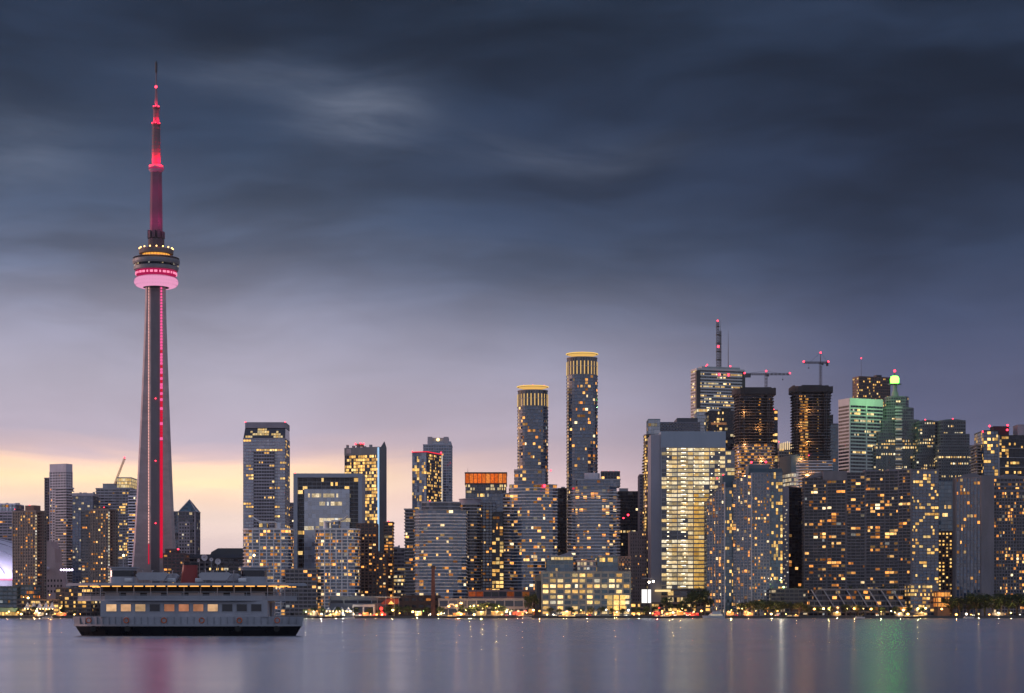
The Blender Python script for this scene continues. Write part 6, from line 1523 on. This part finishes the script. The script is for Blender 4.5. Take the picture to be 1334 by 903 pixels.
def lamps():
    r = random.Random(21)
    T = thing('street_lamp', None, 'street lamp', (0, 0, 0), 0, 'lamp posts along the quay')
    b = MB(); b.tube((0, 0, 0), (0, 0, 1), .012, .008, 5); b.tube((0, 0, .97), (.09, -.05, 1.0), .007, n=4); b.build('post', METAL_D, T)
    variants = {}
    fam_post = family(T)[0][0]
    def head(mat):
        if mat.name not in variants:
            c = MB(); c.ball((0, 0, 0), 1, 8, 5); me = c.build('lamp_head', mat)
            variants[mat.name] = me.data; bpy.data.objects.remove(me)
        return variants[mat.name]
    amber = glow('amber_lamp', (1, .42, .09), 12); yell = glow('yellow_lamp', (1, .68, .2), 13); redl = glow('lamp_red', (1, .04, .03), 4); green = glow('green_lamp', (.5, 1, .25), 8)
    L = [(8, 799, amber), (11, 797, yell), (23, 798, amber), (27, 800, yell), (44, 799.5, amber), (47, 796, WHITE_LAMP), (60, 800, WHITE_LAMP), (72, 800, yell), (78, 792, amber), (84, 803, redl), (96, 802, yell), (104, 800, amber), (64, 775, amber), (30, 778, amber), (36, 779, yell),
         (398, 797, WHITE_LAMP), (404, 800, green), (412, 796, amber), (418, 803, WHITE_LAMP), (430, 801, yell), (437, 800, yell), (446, 799, WHITE_LAMP), (452, 797, yell), (460, 800, WHITE_LAMP), (468, 802, redl), (474, 781.5, amber), (482, 800, yell), (490, 802, amber), (497, 801, yell), (501, 803, redl),
         (511, 795, yell), (520, 799, amber), (537, 797, yell), (551, 796, green), (543, 802, yell), (560, 800, WHITE_LAMP), (570, 801, yell), (578, 799, WHITE_LAMP), (584, 790, amber), (594, 789, amber), (600, 800, yell), (606, 795, yell), (612, 790, yell), (617, 801, yell), (622, 789, amber), (628, 793, yell), (634, 790, amber), (640, 797, yell), (645, 792, yell), (649, 790, yell), (653, 801, yell), (659, 797, yell), (664, 800, WHITE_LAMP), (672, 798, redl), (680, 800, amber), (684, 796, redl),
         (694, 795, yell), (702, 796, amber), (712, 801, yell), (720, 802, WHITE_LAMP), (733, 803, amber), (748, 800, yell), (756, 795, yell), (764, 803, amber), (775, 801, yell), (789, 794.5, WHITE_LAMP), (800, 802, amber), (818, 795, WHITE_LAMP), (825, 801, amber), (832, 801, yell),
         (846, 799, WHITE_LAMP), (853, 800, redl), (858, 792, redl), (862, 796, amber), (868, 800, amber), (876, 798, yell), (882, 796, amber), (888, 793, yell), (893, 799, redl), (898, 801, amber), (903, 797, yell), (908, 800, redl), (913, 796, amber),
         (948, 797, amber), (952, 795, yell), (960, 799, amber), (966, 793, yell), (974, 800, amber), (984, 796, yell), (996, 800, amber), (1004, 800, yell), (1012, 796, amber), (1023, 800, yell), (1036, 801, amber),
         (1060, 793.5, amber), (1072, 793, yell), (1079, 794, yell), (1090, 797, amber), (1103, 793, yell), (1112, 793, amber), (1124, 793, yell), (1134, 793.5, amber), (1147, 797, yell), (1160, 796, WHITE_LAMP), (1165, 798, yell), (1170, 800, yell), (1176, 795, yell), (1182, 800, yell), (1195, 793, yell), (1205, 792.5, yell), (1226, 793.5, amber), (1016, 756, green), (1020, 765, green), (1017, 753, WHITE_LAMP),
         (1245, 801, amber), (1258, 800, WHITE_LAMP), (1264, 801, amber), (1274, 800, yell), (1288, 801, amber), (1300, 799, WHITE_LAMP), (1316, 798.5, yell), (1328, 802, WHITE_LAMP)]
    L.sort()
    sect = [(120, 'on the quay left of the ferry'), (505, 'between the ferry and the brick plant'), (575, 'along the brick plant'), (700, 'before the pale colonnade'), (825, 'along the harbour terminal'), (925, 'below the golden office tower'), (1045, 'below the blue glass condos'), (1235, 'before the terraced building'), (1400, 'under the right concrete slab')]
    cnt = {}
    nm = {'amber_lamp': 'amber', 'yellow_lamp': 'yellow', 'white_lamp': 'white', 'lamp_red': 'red', 'green_lamp': 'green'}
    first = True
    def ordinal(n): return ['first', 'second', 'third', 'fourth', 'fifth', 'sixth', 'seventh', 'eighth', 'ninth', 'tenth', 'eleventh', 'twelfth', 'thirteenth', 'fourteenth', 'fifteenth', 'sixteenth', 'seventeenth', 'eighteenth', 'nineteenth', 'twentieth'][n]
    for i, (px, y, m) in enumerate(L):
        Y = 1704.5+r.uniform(0, 8) if y > 788 else 1752
        h = max(1.2, H(y, Y)); place = next(t for x, t in sect if px < x); col = nm[m.name]
        k = cnt.get((place, col), 0); cnt[(place, col)] = k+1
        lab = '%s lamp post with %s light from the left %s' % (ordinal(k), col, place)
        if first: o = T; first = False; o.location = (PX(px, Y), Y, GZ); post = fam_post
        else:
            o = T.copy(); COL.objects.link(o); o.location = (PX(px, Y), Y, GZ); post = fam_post.copy(); COL.objects.link(post); post.parent = o
        post.scale = (6, 6, h); o['label'] = lab
        hd = bpy.data.objects.new('lamp_head', head(m)); COL.objects.link(hd); hd.parent = o; hd.location = (.5, -.35, h); rr = r.choice((.3, .38, .45, .6, .95)) if m.name != 'lamp_red' else .7; hd.scale = (rr, rr, rr*.8)
        o.rotation_euler = (0, 0, 0)
        if i % 3 == 0 and m.name != 'lamp_red':       # the wider pools of light
            Lp = bpy.data.lights.new('lamp_light', 'POINT'); Lp.energy = 8000; Lp.shadow_soft_size = .5; Lp.color = {'amber': (1, .42, .12), 'yellow': (1, .66, .22), 'white': (1, .85, .62), 'green': (.5, 1, .3)}[col]
            po = bpy.data.objects.new('lamp_light', Lp); COL.objects.link(po); po.parent = o; po.location = (.5, -.4, h+.9)
lamps()

def boats():
    # white motor yacht moored below the blue condos
    def hull(b, L, Bm, z0, z1, n=10):
        vs = []; fs = []
        for i in range(n+1):
            t = i/n; wd = Bm/2*(1-max(0, (t-.45)/.55)**2.2)*(.85+.15*min(1, t*4)); x = -L/2+L*t
            vs += [(x, -wd*.75, z0), (x+.04*L*t, -wd, z1+.25*(z1-z0)*max(0, t-.5)*2), (x+.04*L*t, wd, z1+.25*(z1-z0)*max(0, t-.5)*2), (x, wd*.75, z0)]
        for i in range(n):
            a = i*4; c = a+4
            fs += [(a, c, c+1, a+1), (a+1, c+1, c+2, a+2), (a+2, c+2, c+3, a+3), (a+3, c+3, c, a)]
        fs += [(0, 1, 2, 3), (n*4+3, n*4+2, n*4+1, n*4)]
        b.mesh(vs, fs)
    white = wall('boat_white', (0.72,0.71,0.70), .35, 0, .06)
    def yacht(lab, px, Y, L, rz, decks=2):
        T = thing('yacht', lab, 'boat', (PX(px, Y), Y, 0), rz, 'boats moored at the quay')
        s = L/17; b = MB(); hull(b, L, L*.27, -.3, 1.7*s); b.build('hull', white, T)
        b = MB(); b.extrude([(-7*s, 1.6*s), (4.6*s, 1.6*s), (3.0*s, 3.6*s), (-6.6*s, 3.6*s)], 'x', -1.9*s, 1.9*s); b.build('cabin', white, T)
        b = MB(); b.box(-6*s, 2.9*s, -1.95*s, -1.85*s, 2.2*s, 3.1*s); b.box(-6*s, 2.9*s, 1.85*s, 1.95*s, 2.2*s, 3.1*s); b.build('window_band', LIT_PALE if decks > 1 else GL_DARK, T)
        if decks > 1:
            b = MB(); b.extrude([(-5.6*s, 3.6*s), (2.2*s, 3.6*s), (.6*s, 5.3*s), (-5*s, 5.3*s)], 'x', -1.6*s, 1.6*s); b.build('upper_cabin', white, T)
            b = MB(); b.box(-4.6*s, .6*s, -1.65*s, -1.55*s, 4.1*s, 4.9*s); b.build('window_band', GL_DARK, T)
            b = MB(); b.box(-6.6*s, 1*s, -1.9*s, 1.9*s, 5.3*s, 5.5*s); b.build('flybridge_roof', white, T)
        b = MB(); b.tube((-2*s, 0, 3.6*s), (-2.6*s, 0, 8*s), .09*s, .05*s); b.tube((-3.4*s, 0, 6.4*s), (-1.2*s, 0, 6.4*s), .06*s); b.build('mast', METAL, T)
        b = MB(); b.tube((2*s, -1.7*s, 1.7*s), (7.4*s, -.5*s, 2.9*s), .04*s, n=4)
        for i in range(6): b.tube((2*s+i*1.08*s, -1.7*s+i*.24*s, 1.6*s), (2*s+i*1.08*s, -1.7*s+i*.24*s, 2.3*s+i*.12*s), .03*s, n=4)
        b.build('railing', METAL, T)
    yacht('large white two deck motor yacht moored below the blue condos', 930, 1694, 18.5, R(180))
    yacht('small white cabin cruiser moored below the harbour terminal', 686, 1690, 8, R(5), 1)
    yacht('small white cruiser moored left of the brick plant', 455, 1693, 9, R(176), 1)
    yacht('small white cruiser moored below the terraced building', 1120, 1693, 8.5, R(2), 1)
    yacht('small white cruiser moored at the left end of the quay', 62, 1693, 9, R(178), 1)
    yacht('small white cruiser moored under the dark trees at right', 1262, 1693, 9, 0, 1)

    # the double-ended passenger ferry in the foreground
    Y = 289.0; s = Y/FP; T = thing('ferry', 'white double deck passenger ferry with black hull crossing the dark water', 'ferry', (PX(246, Y), Y, 0), R(-1.5))
    L = 33.0; Bm = 9.0
    black = wall('hull_black', (0.012,0.012,0.015), .35); wh = wall('ferry_white', (0.36,0.37,0.41), .45, 0, .22, .5); grey = wall('ferry_grey', (0.30,0.31,0.34), .6); dk = wall('ferry_dark', (0.02,0.02,0.024), .6)
    def pl(k, t, ex=0):   # double-ended plan outline
        P = []; n = 14
        for i in range(n+1):
            u = -1+2*i/n; P.append((u*(L/2+ex), -(Bm/2+t)*(1-abs(u)**4.0*k)))
        return P+[(-x, -y) for x, y in P[1:-1]] if False else P+[(x, -y) for x, y in reversed(P[1:-1])]
    b = MB(); b.prism(pl(.95, -.8, -1.4), -.8, 1.5, top=pl(.9, 0, 0)); b.build('hull', black, T)
    b = MB(); b.prism(pl(.9, .14, .14), 1.35, 1.62); b.build('rubbing_strake', grey, T)
    b = MB(); b.prism(pl(.9, .02, 0), 1.6, 2.75, top=pl(.88, .05, .3)); b.build('bulwark', wh, T)
    # main deck house with a row of lit windows
    b = MB(); b.prism(rect(24, 7.6), 2.7, 5.0); b.build('main_deck_house', wh, T)
    warm = litmat('ferry_window', [(0, (1,.40,.22)), (.5, (1,.52,.28)), (1, (1,.66,.36))], .35, .8, 1)
    for side in (-1, 1):
        for i in range(11):
            b = MB(); b.box(-.72, .72, -.04, .04, -.5, .5); o = b.build('window', warm if i not in (3, 8, 9, 10) else GL_DARK, T, loc=(-10.4+i*2.08, side*3.82, 4.0))
            f = MB(); f.box(-.8, .8, -.03, .03, .5, .6); f.box(-.8, .8, -.03, .03, -.6, -.5); f.box(-.8, -.72, -.03, .03, -.5, .5); f.box(.72, .8, -.03, .03, -.5, .5); f.build('frame', grey, o)
    for x in (-12.2, 12.2):
        b = MB(); b.box(x-.05, x+.05, -1, 1, 2.8, 4.7); b.build('door', grey, T)
    # upper deck: slab, solid rail, posts, benches, dark awning sides, roof
    b = MB(); b.prism(pl(.72, .1, -.6), 5.0, 5.25); b.build('upper_deck', wh, T)
    q = pl(.72, .08, -.65); b = MB()
    for i in range(len(q)):
        p0, p1 = q[i], q[(i+1) % len(q)]; b.tube((p0[0], p0[1], 6.25), (p1[0], p1[1], 6.25), .05, n=4); b.tube((p0[0], p0[1], 5.9), (p1[0], p1[1], 5.9), .03, n=4); b.tube((p0[0], p0[1], 5.2), (p0[0], p0[1], 6.25), .04, n=4)
        b.face([(p0[0], p0[1], 5.24), (p1[0], p1[1], 5.24), (p1[0], p1[1], 5.75), (p0[0], p0[1], 5.75)])
    b.build('railing', grey, T)
    b = MB()
    for i in range(13):
        x = -14.4+i*2.4
        for y in (-3.7, 3.7): b.tube((x, y, 5.2), (x, y, 7.15), .07, n=6)
    b.build('post', wh, T)
    b = MB(); b.box(-12, 12, -2.2, 2.2, 5.25, 7.1); b.build('saloon_wall', dk, T)
    for i in range(8):
        b = MB(); x = -10.5+i*3; b.box(x-1, x+1, -3.3, -2.8, 5.6, 5.7); b.box(x-1, x+1, -2.82, -2.74, 5.7, 6.15); b.box(x-.9, x-.8, -3.2, -2.9, 5.25, 5.6); b.box(x+.8, x+.9, -3.2, -2.9, 5.25, 5.6); b.build('bench', grey, T)
    b = MB(); b.prism(pl(.6, .35, .9), 7.15, 7.4); b.prism(pl(.6, .2, .7), 7.4, 7.55); b.build('roof', wh, T)
    tube = glow('ferry_tube', (1, .44, .09), 1.9)
    for side in (-1, 1):
        for i in range(19):
            b = MB(); b.box(-.62, .62, -.07, .07, -.06, .06); b.build('deck_lamp', tube, T, loc=(-14.4+i*1.6, side*(4.05+.25*(1-abs(-14.4+i*1.6)/16)), 7.08))
    # two wheelhouses, funnel, mast
    for sx in (-1, 1):
        x = sx*9.5; b = MB(); b.prism(rrect(3.6, 3.4, .7, 3), 7.5, 9.7); w_o = None
        b = MB(); b.prism([(x+a, c) for a, c in rrect(3.6, 3.4, .7, 3)], 7.5, 8.5); b.prism([(x+a, c) for a, c in rrect(3.6, 3.4, .7, 3)], 9.4, 9.75); o = b.build('wheelhouse', wh, T)
        b = MB(); b.prism([(x+a, c) for a, c in rrect(3.4, 3.2, .65, 3)], 8.5, 9.4); b.build('wheelhouse_glazing', GL_DARK, T)
        b = MB(); b.prism([(x+a, c) for a, c in rrect(4.2, 4.0, .9, 3)], 9.75, 9.9); b.build('wheelhouse_roof', wh, T)
        b = MB(); b.tube((x, 0, 9.9), (x, 0, 12.2), .07, .04); b.tube((x-.6, 0, 11.2), (x+.6, 0, 11.2), .04); o = b.build('mast', grey, T); c = MB(); c.ball((x, -.1, 11.6), .16); c.build('lamp', WARM_LAMP, o)
    b = MB(); b.prism([(a, c) for a, c in rrect(2.4, 1.8, .7, 3)], 7.5, 10.2, top=[(a+.2, c) for a, c in rrect(2.1, 1.6, .6, 3)]); b.build('funnel', wall('funnel_red', (0.30,0.04,0.035), .5), T)
    b = MB(); b.prism([(a+.2, c) for a, c in rrect(2.2, 1.7, .62, 3)], 10.2, 10.55); b.build('funnel_cap', dk, T)
    for side in (-1, 1):
        for x in (-4.5, 4.5):       # lifeboats in their davits beside the saloon roof
            b = MB(); b.extrude([(x-2.3, 8.7), (x-1.8, 7.95), (x+1.8, 7.95), (x+2.3, 8.7), (x+1.9, 9.05), (x-1.9, 9.05)], 'x', side*3.9-.65, side*3.9+.65); o = b.build('lifeboat', wall('lifeboat_white', (0.40,0.40,0.43), .5), T)
            b = MB()
            for dx in (-1.5, 1.5): b.tube((x+dx, side*2.9, 7.5), (x+dx, side*3.2, 9.5), .07, n=5); b.tube((x+dx, side*3.2, 9.5), (x+dx, side*4.0, 9.5), .06, n=5)
            b.build('davit', grey, o)
    b = MB()
    for i in range(34):       # plate seams and scuffs along the bulwark
        x = -15.5+i*.95; b.box(x-.02, x+.02, -4.62*(1-abs(x/16.6)**4*.88)-.06, -4.62*(1-abs(x/16.6)**4*.88)+.2, 1.65, 2.7)
    b.each('plate_seam', grey, T)
    for x in (-13.2, -7.9, 7.9, 13.2):
        b = MB(); b.tube((x, -4.66*(1-abs(x/16.5)**4*.9), 1.0), (x, -4.66*(1-abs(x/16.5)**4*.9)-.3, 1.0), .42, n=12); b.build('tyre_fender', wall('tyre', (0.02,0.02,0.02), .9), T)
    for i in range(4):
        b = MB(); x = (-8.2, -2.0, 2.0, 8.2)[i]; b.tube((x-.55, -2.6, 7.95), (x+.55, -2.6, 7.95), .32, n=10); b.build('life_raft', wall('raft_white', (0.6,0.6,0.6)), T)
    for i in range(6):
        b = MB(); x = -13.5+i*5.4; vs = []
        for k in range(12):
            a0, a1 = R(k*30), R(k*30+30); b.tube((x+.36*math.cos(a0), -4.62+.05, 2.2+.36*math.sin(a0)), (x+.36*math.cos(a1), -4.62+.05, 2.2+.36*math.sin(a1)), .08, n=5)
        b.build('life_ring', wall('ring_orange', (0.6,0.14,0.04)), T)
boats()

def quay_life():
    """lit stalls, parked cars and moored tour boats along the waterfront"""
    r = random.Random(77)
    cols = ['orange', 'golden', 'red', 'pale yellow']
    mats = [litmat('stall_orange', [(0, (1,.30,.06)), (1, (1,.44,.12))], .8, 2.2), LIT_GOLD, litmat('stall_red', [(0, (1,.05,.03)), (1, (1,.16,.06))], .7, 1.8), LIT_OFFICE]
    spots = [(52, 'left of the ferry', 3), (80, 'left of the ferry beside a red lamp', 0), (408, 'just right of the ferry', 3), (438, 'below the slate blue hall', 1), (476, 'before the white quay house', 0), (545, 'below the brick plant', 1), (598, 'at the left end of the pale colonnade', 0), (627, 'in the middle of the pale colonnade', 1), (648, 'at the right end of the pale colonnade', 1), (675, 'below the glowing marquee', 2), (738, 'below the left part of the harbour terminal', 1), (803, 'below the right part of the harbour terminal', 1),
             (856, 'below the left dark tree of the golden tower', 2), (872, 'below the golden tower', 0), (886, 'between the trees of the golden tower', 0), (902, 'below the tallest trees of the golden tower', 2), (951, 'right of the white yacht', 0), (975, 'left under the blue condos', 0), (1090, 'before the left part of the terraces', 1), (1172, 'before the right end of the terraces', 3), (1200, 'below the corner of the concave slab', 1), (1300, 'under the dark trees at right', 3)]
    for px, where, k in spots:
        Y = 1709+r.uniform(0, 3); w_ = r.uniform(5, 12); h = r.uniform(2.8, 4.2)
        T = thing('kiosk', '%s lit kiosk on the quay %s' % (cols[k], where), 'kiosk', (PX(px, Y), Y, GZ), 0, 'lit kiosks along the quay')
        b = MB(); b.box(-w_/2, w_/2, -1.5, 1.8, 0, .9); b.box(-w_/2, w_/2, .9, 1.8, .9, h-.3); b.box(-w_/2, -w_/2+.2, -1.5, .9, .9, h-.3); b.box(w_/2-.2, w_/2, -1.5, .9, .9, h-.3); b.build('wall', WW('kiosk_dark', (0.12,0.10,0.10)), T)
        b = MB(); b.box(-w_/2-.5, w_/2+.5, -2.3, 2, h-.3, h); b.build('roof', WW('kiosk_roof', (0.2,0.18,0.18)), T)
        n = max(2, int(w_/2.2))
        for i in range(n):
            if r.random() < .8:
                c = MB(); a = -w_/2+.3+(w_-.6)*i/n; c.box(a+.1, a+(w_-.6)/n-.1, .70, .86, 1.0, h-.45); c.build('lit_bay', mats[k], T)
        L_ = bpy.data.lights.new('kiosk_light', 'POINT'); L_.energy = 5600; L_.color = ((1,.36,.1), (1,.6,.2), (1,.1,.06), (1,.72,.36))[k]; L_.shadow_soft_size = .4
        o_ = bpy.data.objects.new('kiosk_light', L_); COL.objects.link(o_); o_.parent = T; o_.location = (0, -2.6, h-.6)
    # cars on the quay road, seen from behind or from the front
    paints = [('white', (0.6,0.6,0.6)), ('black', (0.02,0.02,0.022)), ('silver', (0.35,0.36,0.38)), ('dark red', (0.2,0.02,0.02)), ('dark blue', (0.02,0.03,0.1))]
    tail = glow('tail_red', (1, .02, .02), 5, 'NONE'); headl = glow('head_white', (1, .9, .72), 9, 'NONE'); tyre = wall('tyre', (0.02,0.02,0.02), .9)
    where = [(418, 'right of the ferry'), (447, 'before the marquee by the ferry'), (469, 'before the white quay house'), (487, 'left of the red lit pavilion'), (559, 'before the brick chimney'), (661, 'left of the glowing marquee'), (724, 'before the left end of the terminal'), (768, 'before the middle of the terminal'), (815, 'before the right end of the terminal'), (850, 'left below the golden tower'), (864, 'second from left below the golden tower'), (880, 'in the middle below the golden tower'), (896, 'second from right below the golden tower'), (909, 'right below the golden tower'), (960, 'right of the white yacht'), (1012, 'below the right edge of the blue condos'), (1142, 'before the terraces'), (1268, 'under the dark trees at right')]
    for i, (px, wh_) in enumerate(where):
        nm_, pc = paints[r.randrange(5)]; Y = 1705+r.uniform(0, 2); back = r.random() < .65
        T = thing('parked_car', '%s car with %s showing, %s' % (nm_, 'red tail lights' if back else 'white headlights', wh_), 'car', (PX(px, Y), Y, GZ), r.uniform(-.3, .3), 'cars along the quay')
        b = MB(); b.extrude([(-2.2, .35), (2.2, .35), (2.25, .8), (1.5, .95), (.8, 1.45), (-1.1, 1.45), (-1.9, .95), (-2.25, .85)], 'y', -.85, .85); b.build('body', wall('paint_'+nm_.replace(' ', '_'), pc, .3), T)
        b = MB(); b.extrude([(.75, 1.0), (1.35, 1.0), (.75, 1.4), (-1.05, 1.4), (-1.7, 1.0)], 'y', -.87, .87); b.build('window_band', GL_DARK, T)
        for x in (-.7, .7):
            for y in (-1.4, 1.4):
                b = MB(); b.tube((x-.15, y, .33), (x+.15, y, .33), .33, n=12); b.build('wheel', tyre, T)
            b = MB(); b.box(x-.24, x+.24, -2.32, -2.2, .6, .84); b.build('tail_light' if back else 'headlight', tail if back else headl, T)
    # moored tour boats, low dark hulls with a lit cabin
    for px, lab, L in ((425, 'dark tour boat with lit cabin moored right of the ferry', 20), (590, 'dark tour boat with lit cabin moored before the white arch', 16), (742, 'dark tour boat with lit cabin moored before the harbour terminal', 22), (865, 'dark tour boat with lit cabin moored below the golden tower', 18), (1035, 'dark tour boat with lit cabin moored right of the blue condos', 15), (1190, 'dark tour boat with lit cabin moored below the concave slab', 18)):
        T = thing('tour_boat', lab, 'boat', (PX(px, 1695), 1695, 0), r.uniform(-.06, .06), 'tour boats moored at the quay'); 
        P = [(-L/2, -2.2), (L*.3, -2.2), (L/2, 0), (L*.3, 2.2), (-L/2, 2.2)]
        b = MB(); b.prism([(x*.94, y*.85) for x, y in P], -.3, 1.3, top=P); b.build('hull', wall('tour_hull', (0.03,0.035,0.05), .4), T)
        b = MB(); b.box(-L*.42, L*.22, -1.8, 1.8, 1.3, 1.7); b.box(-L*.44, L*.25, -1.95, 1.95, 2.75, 2.95)
        for j in range(6): b.box(-L*.42+j*L*.126, -L*.42+j*L*.126+.18, -1.8, 1.8, 1.7, 2.75)
        b.build('cabin', wall('tour_cabin', (0.3,0.3,0.32)), T)
        for j in range(5):
            if r.random() < .7:
                b = MB(); b.box(-L*.42+j*L*.126+.3, -L*.42+(j+1)*L*.126-.12, -1.72, -1.64, 1.8, 2.65); b.build('window', LIT_GOLD, T)
        b = MB(); b.tube((L*.1, 0, 2.9), (L*.1, 0, 6.5), .07, .04); b.build('mast', METAL, T)
quay_life()

# ------------------------------------------------------------------ dusk air
def haze():
    m, g, out = mk('haze_air')
    v = g.new('ShaderNodeVolumePrincipled'); v.inputs['Color'].default_value = (0.92, 0.90, 0.95, 1); v.inputs['Density'].default_value = 1.5e-5; v.inputs['Anisotropy'].default_value = 0.55
    g.l.new(v.outputs[0], out.inputs['Volume'])
    b = MB(); b.box(-6500, 6500, -450, 8500, -3, 575)
    tag(b.build('haze', m), kind='stuff')
haze()
